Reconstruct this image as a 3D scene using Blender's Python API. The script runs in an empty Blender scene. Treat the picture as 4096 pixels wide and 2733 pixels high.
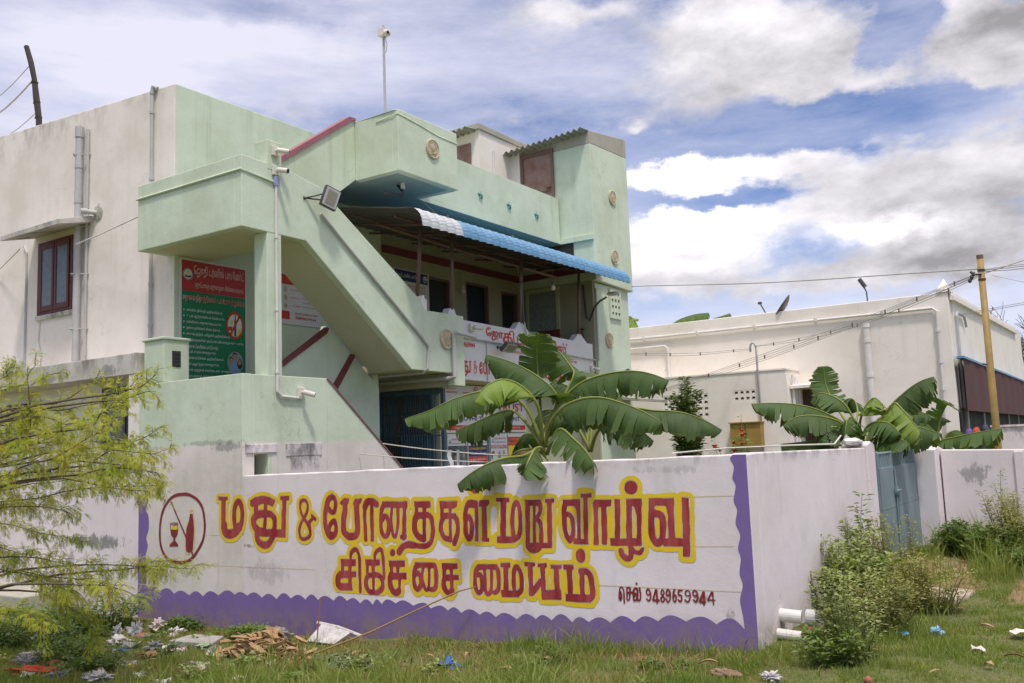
import bpy, bmesh, math, random
import numpy as np
from mathutils import Vector, Matrix
random.seed(7)
SC = bpy.context.scene
COL = SC.collection
PI = math.pi
# ------------------------------------------------------------------ camera
cd = bpy.data.cameras.new('camera'); cam = bpy.data.objects.new('camera', cd); COL.objects.link(cam)
FW = Vector((0.82480, 0.55350, 0.11554)).normalized()
RT = Vector((0.56042, -0.82738, -0.03701)).normalized()
UP = RT.cross(FW).normalized()
mw = Matrix((RT, UP, -FW)).transposed().to_4x4(); mw.translation = Vector((0, 0, 1.7))
cam.matrix_world = mw
cd.sensor_width = 36; cd.sensor_fit = 'HORIZONTAL'; cd.lens = 32.128; cd.clip_start = 0.1; cd.clip_end = 3000
SC.camera = cam
SC.view_settings.view_transform = 'Standard'; SC.view_settings.look = 'None'
SC.view_settings.gamma = 1; SC.view_settings.use_curve_mapping = False
SC.view_settings.exposure = 0.70
SC.cycles.max_bounces = 8; SC.cycles.transparent_max_bounces = 12
try:
    SC.cycles.use_denoising = True
except Exception: pass
# ------------------------------------------------------------------ sun
SUN_EL, SUN_AZ = math.radians(66), math.radians(228)      # azimuth measured from +X towards +Y
sd = Vector((math.cos(SUN_EL)*math.cos(SUN_AZ), math.cos(SUN_EL)*math.sin(SUN_AZ), math.sin(SUN_EL)))
ld = bpy.data.lights.new('sun', 'SUN'); ld.energy = 1.7; ld.angle = math.radians(6); ld.color = (1.0, 0.955, 0.89)
lo = bpy.data.objects.new('sun', ld); COL.objects.link(lo); lo.rotation_euler = sd.to_track_quat('Z', 'Y').to_euler(); lo.location = (0, 0, 30)
# ------------------------------------------------------------------ sky
W = bpy.data.worlds.new('World'); SC.world = W; W.use_nodes = True
nt = W.node_tree; nt.nodes.clear()
def wn(t, **k):
    n = nt.nodes.new(t)
    for a, b in k.items(): setattr(n, a, b)
    return n
def wm(op, a, b=None, c=None, clamp=False):
    n = wn('ShaderNodeMath', operation=op, use_clamp=clamp)
    for i, v in enumerate((a, b, c)):
        if v is None: continue
        if isinstance(v, (int, float)): n.inputs[i].default_value = v
        else: nt.links.new(v, n.inputs[i])
    return n.outputs[0]
def wnoise(vec, scale, detail, rough, ax=1.0, ay=1.0, off=0.0):
    m = wn('ShaderNodeMapping'); m.inputs['Scale'].default_value = (ax, ay, 1); m.inputs['Location'].default_value = (off, off*.7, off*.3)
    nt.links.new(vec, m.inputs[0]); n = wn('ShaderNodeTexNoise'); nt.links.new(m.outputs[0], n.inputs['Vector'])
    n.inputs['Scale'].default_value = scale; n.inputs['Detail'].default_value = detail; n.inputs['Roughness'].default_value = rough
    return n.outputs[0]
tc = wn('ShaderNodeTexCoord'); sx = wn('ShaderNodeSeparateXYZ'); nt.links.new(tc.outputs['Generated'], sx.inputs[0])
az = wm('MULTIPLY', wm('ARCTAN2', sx.outputs[1], sx.outputs[0]), 180/PI)
el = wm('MULTIPLY', wm('ARCSINE', sx.outputs[2]), 180/PI)
cb = wn('ShaderNodeCombineXYZ'); nt.links.new(az, cb.inputs[0]); nt.links.new(el, cb.inputs[1])
AE = cb.outputs[0]
w1 = wm('SUBTRACT', wnoise(AE, .33, 5, .6, 1, 1.6, 3), .5); w2 = wm('SUBTRACT', wnoise(AE, .33, 5, .6, 1, 1.6, 41), .5)
cb2 = wn('ShaderNodeCombineXYZ')
nt.links.new(wm('MULTIPLY_ADD', w1, 5.0, az), cb2.inputs[0]); nt.links.new(wm('MULTIPLY_ADD', w2, 3.0, el), cb2.inputs[1])
AEW = cb2.outputs[0]
def blobs(L):
    acc = 0.0
    for (a, e, sa, se, w) in L:
        s = wn('ShaderNodeVectorMath', operation='SUBTRACT'); nt.links.new(AEW, s.inputs[0]); s.inputs[1].default_value = (a, e, 0)
        m = wn('ShaderNodeVectorMath', operation='MULTIPLY'); nt.links.new(s.outputs[0], m.inputs[0]); m.inputs[1].default_value = (1/sa, 1/se, 0)
        d = wn('ShaderNodeVectorMath', operation='DOT_PRODUCT'); nt.links.new(m.outputs[0], d.inputs[0]); nt.links.new(m.outputs[0], d.inputs[1])
        acc = wm('MULTIPLY_ADD', wm('EXPONENT', wm('MULTIPLY', d.outputs['Value'], -1.0)), w, acc)
    return acc
def smooth(x, lo_, hi_):
    n = wn('ShaderNodeMapRange', interpolation_type='SMOOTHSTEP'); nt.links.new(x, n.inputs[0])
    n.inputs[1].default_value = lo_; n.inputs[2].default_value = hi_; return n.outputs[0]
C_ = [(21.9,13.0,4.4,2.2,1.3),(22.6,10.8,4.2,1.6,0.7),(19.6,16.3,6.6,0.9,1.1),(25.0,16.4,3.3,0.8,0.7),(16.5,22.4,5.6,2.5,1.35),(20.1,24.6,4.0,1.4,0.8),(13.5,21.2,2.9,1.2,0.8),(4.9,21.7,2.3,2.4,1.3),(3.5,20.0,1.9,2.0,0.9),(8.8,13.9,5.5,1.8,1.2),(12.2,13.4,2.8,1.5,0.8),(7.3,10.5,5.5,1.5,1.1),(14.4,9.3,11.3,0.9,0.75),(28.6,26.3,4.8,1.1,0.7),(9.9,19.9,1.9,1.1,0.5),(25.5,19.3,1.0,0.5,0.6),(5.8,14.9,4.2,1.4,0.5)]
H_ = [(9.1,23.5,1.3,1.6,1.2),(11.0,21.8,1.4,1.2,0.7),(12.2,18.4,5.2,1.0,1.1),(7.7,18.4,3.5,0.8,0.7),(20.8,14.6,4.4,0.6,1.2),(24.3,17.9,3.2,0.8,0.8),(25.9,14.9,1.6,0.5,0.6)]
V_ = [(56.8,19.0,18.5,10.3,0.85),(41.0,22.3,14.1,7.2,0.6),(61.6,24.2,12.4,3.3,0.3),(29.7,22.5,7.0,3.0,0.25),(5.6,16.5,4.2,1.4,0.35),(26.7,25.3,5.5,1.4,0.2),(14,6.8,16,2.4,1.0)]
VH_ = [(47.8,26.2,5.5,0.9,0.4),(47.9,20.0,7.1,1.1,0.35),(31.2,20.0,3.9,2.3,0.35),(63.3,20.8,1.3,1.1,0.15),(61.0,20.0,3.5,0.9,0.1)]
B_ = [(22.1,13.7,5.0,2.4,1.15),(20.6,16.5,7.2,0.9,0.5),(13.0,11.8,4.0,0.7,0.9),(10.6,11.9,2.8,0.6,0.3),(21.5,10.9,3.6,0.6,0.3),(18.4,24.9,4.2,1.4,0.25)]
D_ = [(18.1,21.5,4.4,1.0,0.5),(4.4,21.8,3.1,1.5,0.9),(8.4,9.9,5.6,1.1,1.0),(10.5,12.9,4.1,0.9,0.5),(22.0,11.7,2.4,0.4,0.6),(16.2,19.4,3.8,0.7,0.3),(4.3,12.0,3.1,1.6,0.6)]
fb = wnoise(AE, .16, 9, .62, 1, 1.7, 11); fb2 = wnoise(AE, .22, 8, .6, 1, 2.0, 77); stk = wnoise(AE, .10, 8, .62, .55, 2.4, 23)
# clouds away from the picture: broad banks over the rest of the sky, thickest overhead
gen = wm('MULTIPLY', smooth(el, 27, 42), 1.1)
dens = wm('ADD', wm('SUBTRACT', blobs(C_), blobs(H_)), wm('ADD', gen, wm('MULTIPLY_ADD', wm('SUBTRACT', fb, .5), 1.7, .10)))
mask = smooth(dens, .08, .88)
shade = wm('ADD', wm('SUBTRACT', wm('MULTIPLY', blobs(B_), .55), wm('MULTIPLY', blobs(D_), .30)), wm('MULTIPLY_ADD', wm('SUBTRACT', fb2, .5), .85, .64))
shade = wm('MINIMUM', wm('MAXIMUM', shade, .30), 1.3)
veil = wm('ADD', wm('SUBTRACT', wm('MULTIPLY', blobs(V_), .47), blobs(VH_)), wm('MULTIPLY_ADD', wm('SUBTRACT', stk, .5), 1.5, .22))
veil = wm('MINIMUM', wm('MAXIMUM', veil, .02), .88)
sky = wn('ShaderNodeTexSky', sky_type='NISHITA'); sky.sun_disc = False; sky.sun_elevation = SUN_EL; sky.sun_rotation = PI/2 - SUN_AZ
sky.air_density = 1.0; sky.dust_density = .3; sky.ozone_density = 2.0
tint = wn('ShaderNodeMix', data_type='RGBA', blend_type='MULTIPLY'); tint.inputs[0].default_value = 1; nt.links.new(sky.outputs[0], tint.inputs[6]); tint.inputs[7].default_value = (.60, .63, .80, 1)
def wmix(f, a, b):
    n = wn('ShaderNodeMix', data_type='RGBA'); nt.links.new(f, n.inputs[0])
    for v, i in ((a, 6), (b, 7)):
        if isinstance(v, tuple): n.inputs[i].default_value = v
        else: nt.links.new(v, n.inputs[i])
    return n.outputs[2]
CK = 7.7
c1 = wmix(veil, tint.outputs[2], (.745*CK, .73*CK, .84*CK, 1))
cc = wn('ShaderNodeCombineColor')
for i, k in enumerate((1.0, .965, 1.02)): nt.links.new(wm('MULTIPLY', shade, k*CK), cc.inputs[i])
c2 = wmix(mask, c1, cc.outputs[0])
glow = wn('ShaderNodeMix', data_type='RGBA', blend_type='MULTIPLY'); glow.inputs[0].default_value = 1; nt.links.new(c2, glow.inputs[6])   # unseen sky overhead, brightened to add light on the walls
hb = smooth(el, 32, 62); hc = wn('ShaderNodeCombineColor')
for i, k in enumerate((1.25, 1.15, 1.02)): nt.links.new(wm('MULTIPLY_ADD', hb, k, 1.0), hc.inputs[i])
nt.links.new(hc.outputs[0], glow.inputs[7]); c2 = glow.outputs[2]
bg = wn('ShaderNodeBackground'); bg.inputs[1].default_value = .1; nt.links.new(c2, bg.inputs[0])
ow = wn('ShaderNodeOutputWorld'); nt.links.new(bg.outputs[0], ow.inputs[0])

# ------------------------------------------------------------------ helpers
class MB:
    def __init__(s): s.v = []; s.f = []; s.m = []; s.uv = None
    def add(s, vs, fs, mi=0):
        b = len(s.v); s.v += [tuple(p) for p in vs]; s.f += [tuple(i+b for i in f) for f in fs]; s.m += [mi]*len(fs)
    def box(s, x0, x1, y0, y1, z0, z1, mi=0):
        s.add([(x0,y0,z0),(x1,y0,z0),(x1,y1,z0),(x0,y1,z0),(x0,y0,z1),(x1,y0,z1),(x1,y1,z1),(x0,y1,z1)],
              [(0,3,2,1),(4,5,6,7),(0,1,5,4),(1,2,6,5),(2,3,7,6),(3,0,4,7)], mi)
        return s
    def prism(s, poly, ax, a0, a1, mi=0):       # poly in the two other axes, in order
        def p(q, a):
            return (a, q[0], q[1]) if ax == 'x' else (q[0], a, q[1]) if ax == 'y' else (q[0], q[1], a)
        n = len(poly)
        s.add([p(q, a0) for q in poly] + [p(q, a1) for q in poly],
              [tuple(range(n)), tuple(range(2*n-1, n-1, -1))] + [(i, (i+1) % n, n+(i+1) % n, n+i) for i in range(n)], mi)
        return s
    def tube(s, pts, r, n=8, cap=True, mi=0):
        pts = [Vector(p) for p in pts]; N = len(pts)
        rs = r if isinstance(r, (list, tuple)) else [r]*N
        u = None; vs = []
        for i in range(N):
            t = (pts[min(i+1, N-1)] - pts[max(i-1, 0)])
            t = t.normalized() if t.length > 1e-9 else Vector((0, 0, 1))
            if u is None:
                u = t.cross(Vector((0, 0, 1)));
                if u.length < 1e-3: u = t.cross(Vector((1, 0, 0)))
            u = (u - t*u.dot(t))
            if u.length < 1e-6: u = t.orthogonal()
            u.normalize(); w = t.cross(u)
            for k in range(n):
                a = 2*PI*k/n; vs.append(pts[i] + (u*math.cos(a) + w*math.sin(a))*rs[i])
        fs = [(i*n+k, i*n+(k+1) % n, (i+1)*n+(k+1) % n, (i+1)*n+k) for i in range(N-1) for k in range(n)]
        if cap: fs += [tuple(range(n-1, -1, -1)), tuple(range((N-1)*n, N*n))]
        s.add(vs, fs, mi); return s
    def grid(s, P, mi=0):                      # P: rows of points
        nu = len(P); nv = len(P[0]); vs = [p for r in P for p in r]
        s.add(vs, [(i*nv+j, i*nv+j+1, (i+1)*nv+j+1, (i+1)*nv+j) for i in range(nu-1) for j in range(nv-1)], mi); return s
    def poly(s, pts, mi=0): s.add(pts, [tuple(range(len(pts)))], mi); return s
    def ball(s, c, r, nu=12, nv=8, fn=None, mi=0):
        rows = []
        for j in range(nv+1):
            th = PI*j/nv; row = []
            for i in range(nu):
                ph = 2*PI*i/nu; d = Vector((math.sin(th)*math.cos(ph), math.sin(th)*math.sin(ph), math.cos(th)))
                k = fn(d) if fn else 1
                row.append((c[0]+d.x*r[0]*k, c[1]+d.y*r[1]*k, c[2]+d.z*r[2]*k))
            rows.append(row)
        vs = [p for w in rows for p in w]
        s.add(vs, [(j*nu+i, (j+1)*nu+i, (j+1)*nu+(i+1) % nu, j*nu+(i+1) % nu) for j in range(nv) for i in range(nu)], mi); return s
    def wall(s, ax, a0, a1, h0, h1, z0, z1, holes, mi=0):   # slab with rectangular openings; ax = axis of thickness
        hs = sorted({h0, h1} | {v for o in holes for v in o[:2]}); zs = sorted({z0, z1} | {v for o in holes for v in o[2:]})
        def solid(i, j):
            if not (0 <= i < len(hs)-1 and 0 <= j < len(zs)-1): return False
            h = (hs[i]+hs[i+1])/2; z = (zs[j]+zs[j+1])/2
            return not any(o[0] < h < o[1] and o[2] < z < o[3] for o in holes)
        def p(a, h, z): return (a, h, z) if ax == 'x' else (h, a, z)
        for i in range(len(hs)-1):
            for j in range(len(zs)-1):
                if not solid(i, j): continue
                A, B, C, D = hs[i], hs[i+1], zs[j], zs[j+1]
                for a in (a0, a1): s.poly([p(a,A,C), p(a,B,C), p(a,B,D), p(a,A,D)], mi)
                if not solid(i-1, j): s.poly([p(a0,A,C), p(a1,A,C), p(a1,A,D), p(a0,A,D)], mi)
                if not solid(i+1, j): s.poly([p(a0,B,C), p(a1,B,C), p(a1,B,D), p(a0,B,D)], mi)
                if not solid(i, j-1): s.poly([p(a0,A,C), p(a1,A,C), p(a1,B,C), p(a0,B,C)], mi)
                if not solid(i, j+1): s.poly([p(a0,A,D), p(a1,A,D), p(a1,B,D), p(a0,B,D)], mi)
        return s
    def build(s, name, mats, parent=None, bevel=0, smooth=False, clean=True, tag=None, sub=None, sol=0):
        org = Vector((0, 0, 0))
        if parent is not None:
            q = parent
            while q is not None: org += q.location; q = q.parent
        me = bpy.data.meshes.new(name)
        me.from_pydata([(x-org.x, y-org.y, z-org.z) for x, y, z in s.v], [], s.f)
        mats = mats if isinstance(mats, (list, tuple)) else [mats]
        for m in mats: me.materials.append(m)
        me.polygons.foreach_set('material_index', s.m)
        if smooth: me.polygons.foreach_set('use_smooth', [True]*len(s.f))
        if s.uv is not None:
            ul = me.uv_layers.new(name='UVMap'); idx = np.zeros(len(me.loops), dtype=np.int32); me.loops.foreach_get('vertex_index', idx)
            ul.data.foreach_set('uv', np.array(s.uv, dtype=np.float32)[idx].ravel())
        if clean:
            bm = bmesh.new(); bm.from_mesh(me); bmesh.ops.remove_doubles(bm, verts=bm.verts, dist=1e-5)
            bmesh.ops.recalc_face_normals(bm, faces=bm.faces); bm.to_mesh(me); bm.free()
        me.validate()
        o = bpy.data.objects.new(name, me); COL.objects.link(o)
        if parent is not None: o.parent = parent
        if bevel:
            b = o.modifiers.new('bevel', 'BEVEL'); b.width = bevel; b.segments = 2; b.limit_method = 'ANGLE'; b.angle_limit = math.radians(40)
        if sol:
            b = o.modifiers.new('solid', 'SOLIDIFY'); b.thickness = sol; b.offset = 0
        return o
def tag(o, label=None, cat=None, group=None, kind=None):
    if label: o['label'] = label
    if cat: o['category'] = cat
    if group: o['group'] = group
    if kind: o['kind'] = kind
    return o
def thing(name, loc, label, cat, group=None):
    o = bpy.data.objects.new(name, None); COL.objects.link(o); o.location = loc; o.empty_display_size = .2
    return tag(o, label, cat, group)
def copy_tree(o, parent=None):
    c = o.copy(); COL.objects.link(c)
    if parent is not None: c.parent = parent
    for ch in list(o.children): copy_tree(ch, c)
    return c
def crom(pts, n):
    pts = [Vector(p) for p in pts]; N = len(pts); out = []
    g = lambda i: pts[min(max(i, 0), N-1)]
    for k in range(n):
        s = k/(n-1)*(N-1); i = min(int(s), N-2); t = s-i
        a, b, c, d = g(i-1), g(i), g(i+1), g(i+2)
        out.append(.5*((2*b)+(c-a)*t+(2*a-5*b+4*c-d)*t*t+(3*b-a-3*c+d)*t**3))
    return out
# text as 2-D mesh (Blender's built-in font); Tamil vowel signs are put in the order they are written
def vis(s):
    out = []
    for ch in s:
        if ch in '\u0bc6\u0bc7\u0bc8' and out: out.insert(len(out)-1, ch)
        elif ch == '\u0bca' and out: out.insert(len(out)-1, '\u0bc6'); out.append('\u0bbe')
        elif ch == '\u0bcb' and out: out.insert(len(out)-1, '\u0bc7'); out.append('\u0bbe')
        else: out.append(ch)
    return ''.join(out)
_tx = {}
def text2d(s, bold=0.0):
    key = (s, bold)
    if key not in _tx:
        c = bpy.data.curves.new('t', 'FONT'); c.body = vis(s); c.size = 1; c.offset = bold; c.resolution_u = 3
        o = bpy.data.objects.new('t', c); COL.objects.link(o); dg = bpy.context.evaluated_depsgraph_get(); dg.update()
        me = bpy.data.meshes.new_from_object(o.evaluated_get(dg))
        v = np.array([(p.co.x, p.co.y) for p in me.vertices]) if len(me.vertices) else np.zeros((1, 2))
        f = [tuple(p.vertices) for p in me.polygons]
        bpy.data.objects.remove(o); bpy.data.curves.remove(c); bpy.data.meshes.remove(me)
        lo_ = v.min(0); hi_ = v.max(0); _tx[key] = ((v-lo_)/np.maximum(hi_-lo_, 1e-6), f)
    return _tx[key]
def put_text(mb, s, plane, a, h0, h1, z0, z1, bold=0.0, dz=0.0, mi=0):   # plane 'A': y = a, reads along +x; 'B': x = a, reads along -y
    v, f = text2d(s, bold); vs = []
    for x, y in v:
        h = h0+(h1-h0)*x; z = z0+(z1-z0)*y + dz*x
        vs.append((h, a, z) if plane == 'A' else (a, h, z))
    mb.add(vs, f, mi)
# ------------------------------------------------------------------ materials
def newmat(name):
    m = bpy.data.materials.new(name); m.use_nodes = True; t = m.node_tree
    return m, t, t.nodes['Principled BSDF']
def nn(t, ty, **k):
    n = t.nodes.new(ty)
    for a, b in k.items(): setattr(n, a, b)
    return n
def mm(t, op, a, b=None, c=None, clamp=False):
    n = nn(t, 'ShaderNodeMath', operation=op, use_clamp=clamp)
    for i, v in enumerate((a, b, c)):
        if v is None: continue
        if isinstance(v, (int, float)): n.inputs[i].default_value = v
        else: t.links.new(v, n.inputs[i])
    return n.outputs[0]
def noise(t, vec, scale, detail=5, rough=.6, sc=None, off=(0, 0, 0)):
    if sc or off != (0, 0, 0):
        m = nn(t, 'ShaderNodeMapping'); m.inputs['Scale'].default_value = sc or (1, 1, 1); m.inputs['Location'].default_value = off
        t.links.new(vec, m.inputs[0]); vec = m.outputs[0]
    n = nn(t, 'ShaderNodeTexNoise'); n.inputs['Scale'].default_value = scale; n.inputs['Detail'].default_value = detail; n.inputs['Roughness'].default_value = rough
    t.links.new(vec, n.inputs['Vector']); return n.outputs[0]
def ramp(t, x, a, b, sm=True):
    n = nn(t, 'ShaderNodeMapRange', interpolation_type='SMOOTHSTEP' if sm else 'LINEAR'); t.links.new(x, n.inputs[0]); n.inputs[1].default_value = a; n.inputs[2].default_value = b
    return n.outputs[0]
def mixc(t, f, a, b, blend='MIX'):
    n = nn(t, 'ShaderNodeMix', data_type='RGBA', blend_type=blend)
    if isinstance(f, (int, float)): n.inputs[0].default_value = f
    else: t.links.new(f, n.inputs[0])
    for v, i in ((a, 6), (b, 7)):
        if isinstance(v, tuple): n.inputs[i].default_value = v if len(v) == 4 else (*v, 1)
        else: t.links.new(v, n.inputs[i])
    return n.outputs[2]
def bump(t, bs, h, strength, dist=.01):
    b = nn(t, 'ShaderNodeBump'); b.inputs['Strength'].default_value = strength; b.inputs['Distance'].default_value = dist
    t.links.new(h, b.inputs['Height']); t.links.new(b.outputs[0], bs.inputs['Normal'])
def plaster(name, col, grime=.5, streak=.5, top=None, spots=(), below=None, rough=.9, dark=(.16, .15, .13), bmp=.35, tint=(.80, .78, .72), splash=None, crack=0.0):
    m, t, bs = newmat(name); g = nn(t, 'ShaderNodeNewGeometry'); p = g.outputs['Position']
    sp = nn(t, 'ShaderNodeSeparateXYZ'); t.links.new(p, sp.inputs[0])
    c = (*col, 1)
    if below:                                   # another coat of paint below a wavering line
        zl = mm(t, 'MULTIPLY_ADD', mm(t, 'SUBTRACT', noise(t, p, 2.5, 4), .5), .10, below[0])
        f = ramp(t, mm(t, 'SUBTRACT', sp.outputs[2], zl), -.02, .02); c = mixc(t, f, (*below[1], 1), c)
    f1 = ramp(t, noise(t, p, .9, 7, .65), .38, .72)
    c = mixc(t, mm(t, 'MULTIPLY', f1, grime), c, mixc(t, 1.0, c, (*tint, 1), 'MULTIPLY'))
    f3 = ramp(t, noise(t, p, 5.5, 6, .7, off=(3, 1, 7)), .45, .8)
    c = mixc(t, mm(t, 'MULTIPLY', f3, grime*.5), c, mixc(t, 1.0, c, (.80, .80, .78, 1), 'MULTIPLY'))
    f2 = mm(t, 'MULTIPLY', ramp(t, noise(t, p, 1.0, 6, .6, sc=(4.5, 4.5, .30), off=(5, 2, 0)), .50, .80), ramp(t, noise(t, p, .6, 3, .5, off=(9, 9, 9)), .35, .65))
    c = mixc(t, mm(t, 'MULTIPLY', f2, streak*.55), c, (*dark, 1))
    f4 = mm(t, 'MULTIPLY', ramp(t, noise(t, p, 1.0, 5, .65, sc=(13, 13, .28), off=(1, 6, 3)), .56, .74), ramp(t, noise(t, p, .8, 4, .6, off=(2, 7, 5)), .42, .68))   # narrow rain runs
    c = mixc(t, mm(t, 'MULTIPLY', f4, streak*.42), c, (*dark, 1))
    if top:                                     # mould along the top edge (z, depth, strength)
        f = mm(t, 'MULTIPLY', ramp(t, sp.outputs[2], top[0]-top[1], top[0]), ramp(t, noise(t, p, 3.2, 7, .72, sc=(1, 1, .5)), .42, .66))
        c = mixc(t, mm(t, 'MULTIPLY', f, top[2]), c, (.09, .088, .082, 1))
    for (q, s, k) in spots:                     # mould patches with a place and size of their own
        v = nn(t, 'ShaderNodeVectorMath', operation='SUBTRACT'); t.links.new(p, v.inputs[0]); v.inputs[1].default_value = q
        v2 = nn(t, 'ShaderNodeVectorMath', operation='MULTIPLY'); t.links.new(v.outputs[0], v2.inputs[0]); v2.inputs[1].default_value = tuple(1/i for i in s)
        v3 = nn(t, 'ShaderNodeVectorMath', operation='DOT_PRODUCT'); t.links.new(v2.outputs[0], v3.inputs[0]); t.links.new(v2.outputs[0], v3.inputs[1])
        e = mm(t, 'EXPONENT', mm(t, 'MULTIPLY', v3.outputs['Value'], -1.0))
        f = ramp(t, mm(t, 'ADD', e, mm(t, 'MULTIPLY', mm(t, 'SUBTRACT', noise(t, p, 11, 8, .78, sc=(1, 1, .55)), .5), 2.6)), .62, .92)
        c = mixc(t, mm(t, 'MULTIPLY', f, k*.8), c, (.17, .165, .16, 1))
    if splash:                                  # earth splashed up from the ground by rain
        zr = mm(t, 'ADD', sp.outputs[2], mm(t, 'MULTIPLY', mm(t, 'MINIMUM', mm(t, 'MAXIMUM', mm(t, 'SUBTRACT', sp.outputs[1], 3.0), 0), 6), .0467))
        f = mm(t, 'MULTIPLY', ramp(t, zr, splash, 0.0), ramp(t, noise(t, p, 5, 7, .72), .36, .62)); c = mixc(t, mm(t, 'MULTIPLY', f, .75), c, (.27, .20, .155, 1))
    if crack:                                   # hairline cracks and trowel edges
        vo = nn(t, 'ShaderNodeTexVoronoi', feature='DISTANCE_TO_EDGE'); wv = nn(t, 'ShaderNodeVectorMath', operation='ADD'); nz = nn(t, 'ShaderNodeTexNoise'); nz.inputs['Scale'].default_value = 2.5; nz.inputs['Detail'].default_value = 6; t.links.new(p, nz.inputs['Vector'])
        t.links.new(p, wv.inputs[0]); t.links.new(nz.outputs[1], wv.inputs[1]); t.links.new(wv.outputs[0], vo.inputs['Vector']); vo.inputs['Scale'].default_value = .55
        f = mm(t, 'MULTIPLY', ramp(t, vo.outputs['Distance'], .006, .001), ramp(t, noise(t, p, .9, 3, .5, off=(4, 4, 4)), .52, .62)); c = mixc(t, mm(t, 'MULTIPLY', f, crack), c, (.20, .19, .16, 1))
        pt = ramp(t, noise(t, p, .55, 2, .4, off=(8, 3, 2)), .50, .54); c = mixc(t, mm(t, 'MULTIPLY', pt, .35), c, mixc(t, 1.0, c, (.91, .905, .88, 1), 'MULTIPLY'))
    t.links.new(c, bs.inputs['Base Color']); bs.inputs['Roughness'].default_value = rough
    try: bs.inputs['Specular IOR Level'].default_value = .25
    except Exception: pass
    h = mm(t, 'ADD', mm(t, 'MULTIPLY', noise(t, p, 3.0, 5, .6), 1.2), mm(t, 'MULTIPLY', noise(t, p, 45, 4, .6), .25))
    bump(t, bs, h, bmp, .012)
    return m
def paint(name, col, rough=.55, var=.18, scale=6, metallic=0, sc=None, bmp=0.0, spec=.4, c2=None):
    m, t, bs = newmat(name); p = nn(t, 'ShaderNodeNewGeometry').outputs['Position']
    f = ramp(t, noise(t, p, scale, 5, .62, sc=sc), .3, .75)
    c = mixc(t, mm(t, 'MULTIPLY', f, 1.0 if c2 else var*2), (*col, 1), (*(c2 or tuple(i*.62 for i in col)), 1))
    t.links.new(c, bs.inputs['Base Color']); bs.inputs['Roughness'].default_value = rough; bs.inputs['Metallic'].default_value = metallic
    try: bs.inputs['Specular IOR Level'].default_value = spec
    except Exception: pass
    if bmp: bump(t, bs, noise(t, p, scale*5, 4, .6), bmp, .006)
    return m
def leafmat(name, col, col2, trans=.3, rough=.45, scale=3.0, vein=False, edge=None):
    m, t, bs = newmat(name); g = nn(t, 'ShaderNodeNewGeometry'); p = g.outputs['Position']
    f = ramp(t, noise(t, p, scale, 3, .6), .3, .7); c = mixc(t, f, (*col, 1), (*col2, 1))
    if vein:
        oi = nn(t, 'ShaderNodeObjectInfo'); c = mixc(t, mm(t, 'MULTIPLY', oi.outputs['Random'], .65), c, tuple(i*1.75 for i in col2)+(1,))
        uv = nn(t, 'ShaderNodeUVMap'); s2 = nn(t, 'ShaderNodeSeparateXYZ'); t.links.new(uv.outputs[0], s2.inputs[0])
        wv = mm(t, 'SINE', mm(t, 'MULTIPLY', s2.outputs[0], 420.0)); f2 = ramp(t, wv, -.2, 1)
        big = ramp(t, noise(t, uv.outputs[0], 14, 3, .6, sc=(1, .12, 1)), .35, .7)
        c = mixc(t, mm(t, 'MULTIPLY', big, .45), c, tuple(i*1.5 for i in col2)+(1,))
        c = mixc(t, mm(t, 'MULTIPLY', f2, .16), c, tuple(i*.55 for i in col)+(1,))
        ed = mm(t, 'MULTIPLY', ramp(t, mm(t, 'ABSOLUTE', s2.outputs[1]), .88, 1.0), ramp(t, noise(t, uv.outputs[0], 30, 3), .40, .62))
        c = mixc(t, mm(t, 'MULTIPLY', ed, .6), c, (.20, .13, .04, 1))
        bump(t, bs, mm(t, 'ADD', wv, mm(t, 'MULTIPLY', big, 3.0)), .25, .004)
    t.links.new(c, bs.inputs['Base Color']); bs.inputs['Roughness'].default_value = rough
    try: bs.inputs['Specular IOR Level'].default_value = .35
    except Exception: pass
    tr = nn(t, 'ShaderNodeBsdfTranslucent'); t.links.new(mixc(t, 1.0, c, (1.5, 1.5, .55, 1), 'MULTIPLY'), tr.inputs[0])
    mx = nn(t, 'ShaderNodeMixShader'); mx.inputs[0].default_value = trans; t.links.new(bs.outputs[0], mx.inputs[1]); t.links.new(tr.outputs[0], mx.inputs[2])
    out = [n for n in t.nodes if n.type == 'OUTPUT_MATERIAL'][0]; t.links.new(mx.outputs[0], out.inputs[0])
    return m
MINTC = (.635, .71, .565); WHITEC = (.87, .795, .73)
MINT = plaster('mint_plaster', MINTC, .8, .75, crack=.28, dark=(.33, .34, .25), tint=(.80, .80, .74), bmp=.5)
MINT_LOW = plaster('mint_plaster_low', MINTC, .9, .75, crack=.25, bmp=.5, tint=(.80, .81, .76), below=(1.88, (.76, .695, .665)), dark=(.22, .22, .18), spots=[((7.4, 9.25, 1.84), (.3, .40, .09), .7), ((7.4, 9.6, 1.90), (.3, .9, .05), .5), ((7.4, 10.6, 1.86), (.3, .5, .05), .4)])
AQUA = plaster('aqua_soffit_bounce', (.28, .385, .355), .3, .2, dark=(.2, .25, .25))  # blue-green light bounced off the canopy, put into the soffit colour
CREAM = plaster('cream_plaster', (.54, .53, .38), .4, .3)
WHITE = plaster('white_plaster', WHITEC, .6, .5, crack=.22, dark=(.42, .36, .31), top=(7.55, .9, .55))
WHITE2 = plaster('warm_white_plaster', (.86, .795, .735), .4, .4, crack=.2, dark=(.36, .32, .27))
SLABW = plaster('mouldy_white_concrete', (.60, .565, .52), .9, .95, top=(3.24, .42, .75), spots=[((7.4, 13.2, 2.98), (.4, .8, .12), .8), ((7.4, 11.8, 2.98), (.4, .45, .12), .8), ((7.4, 15.4, 2.98), (.4, .8, .12), .7)])
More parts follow.
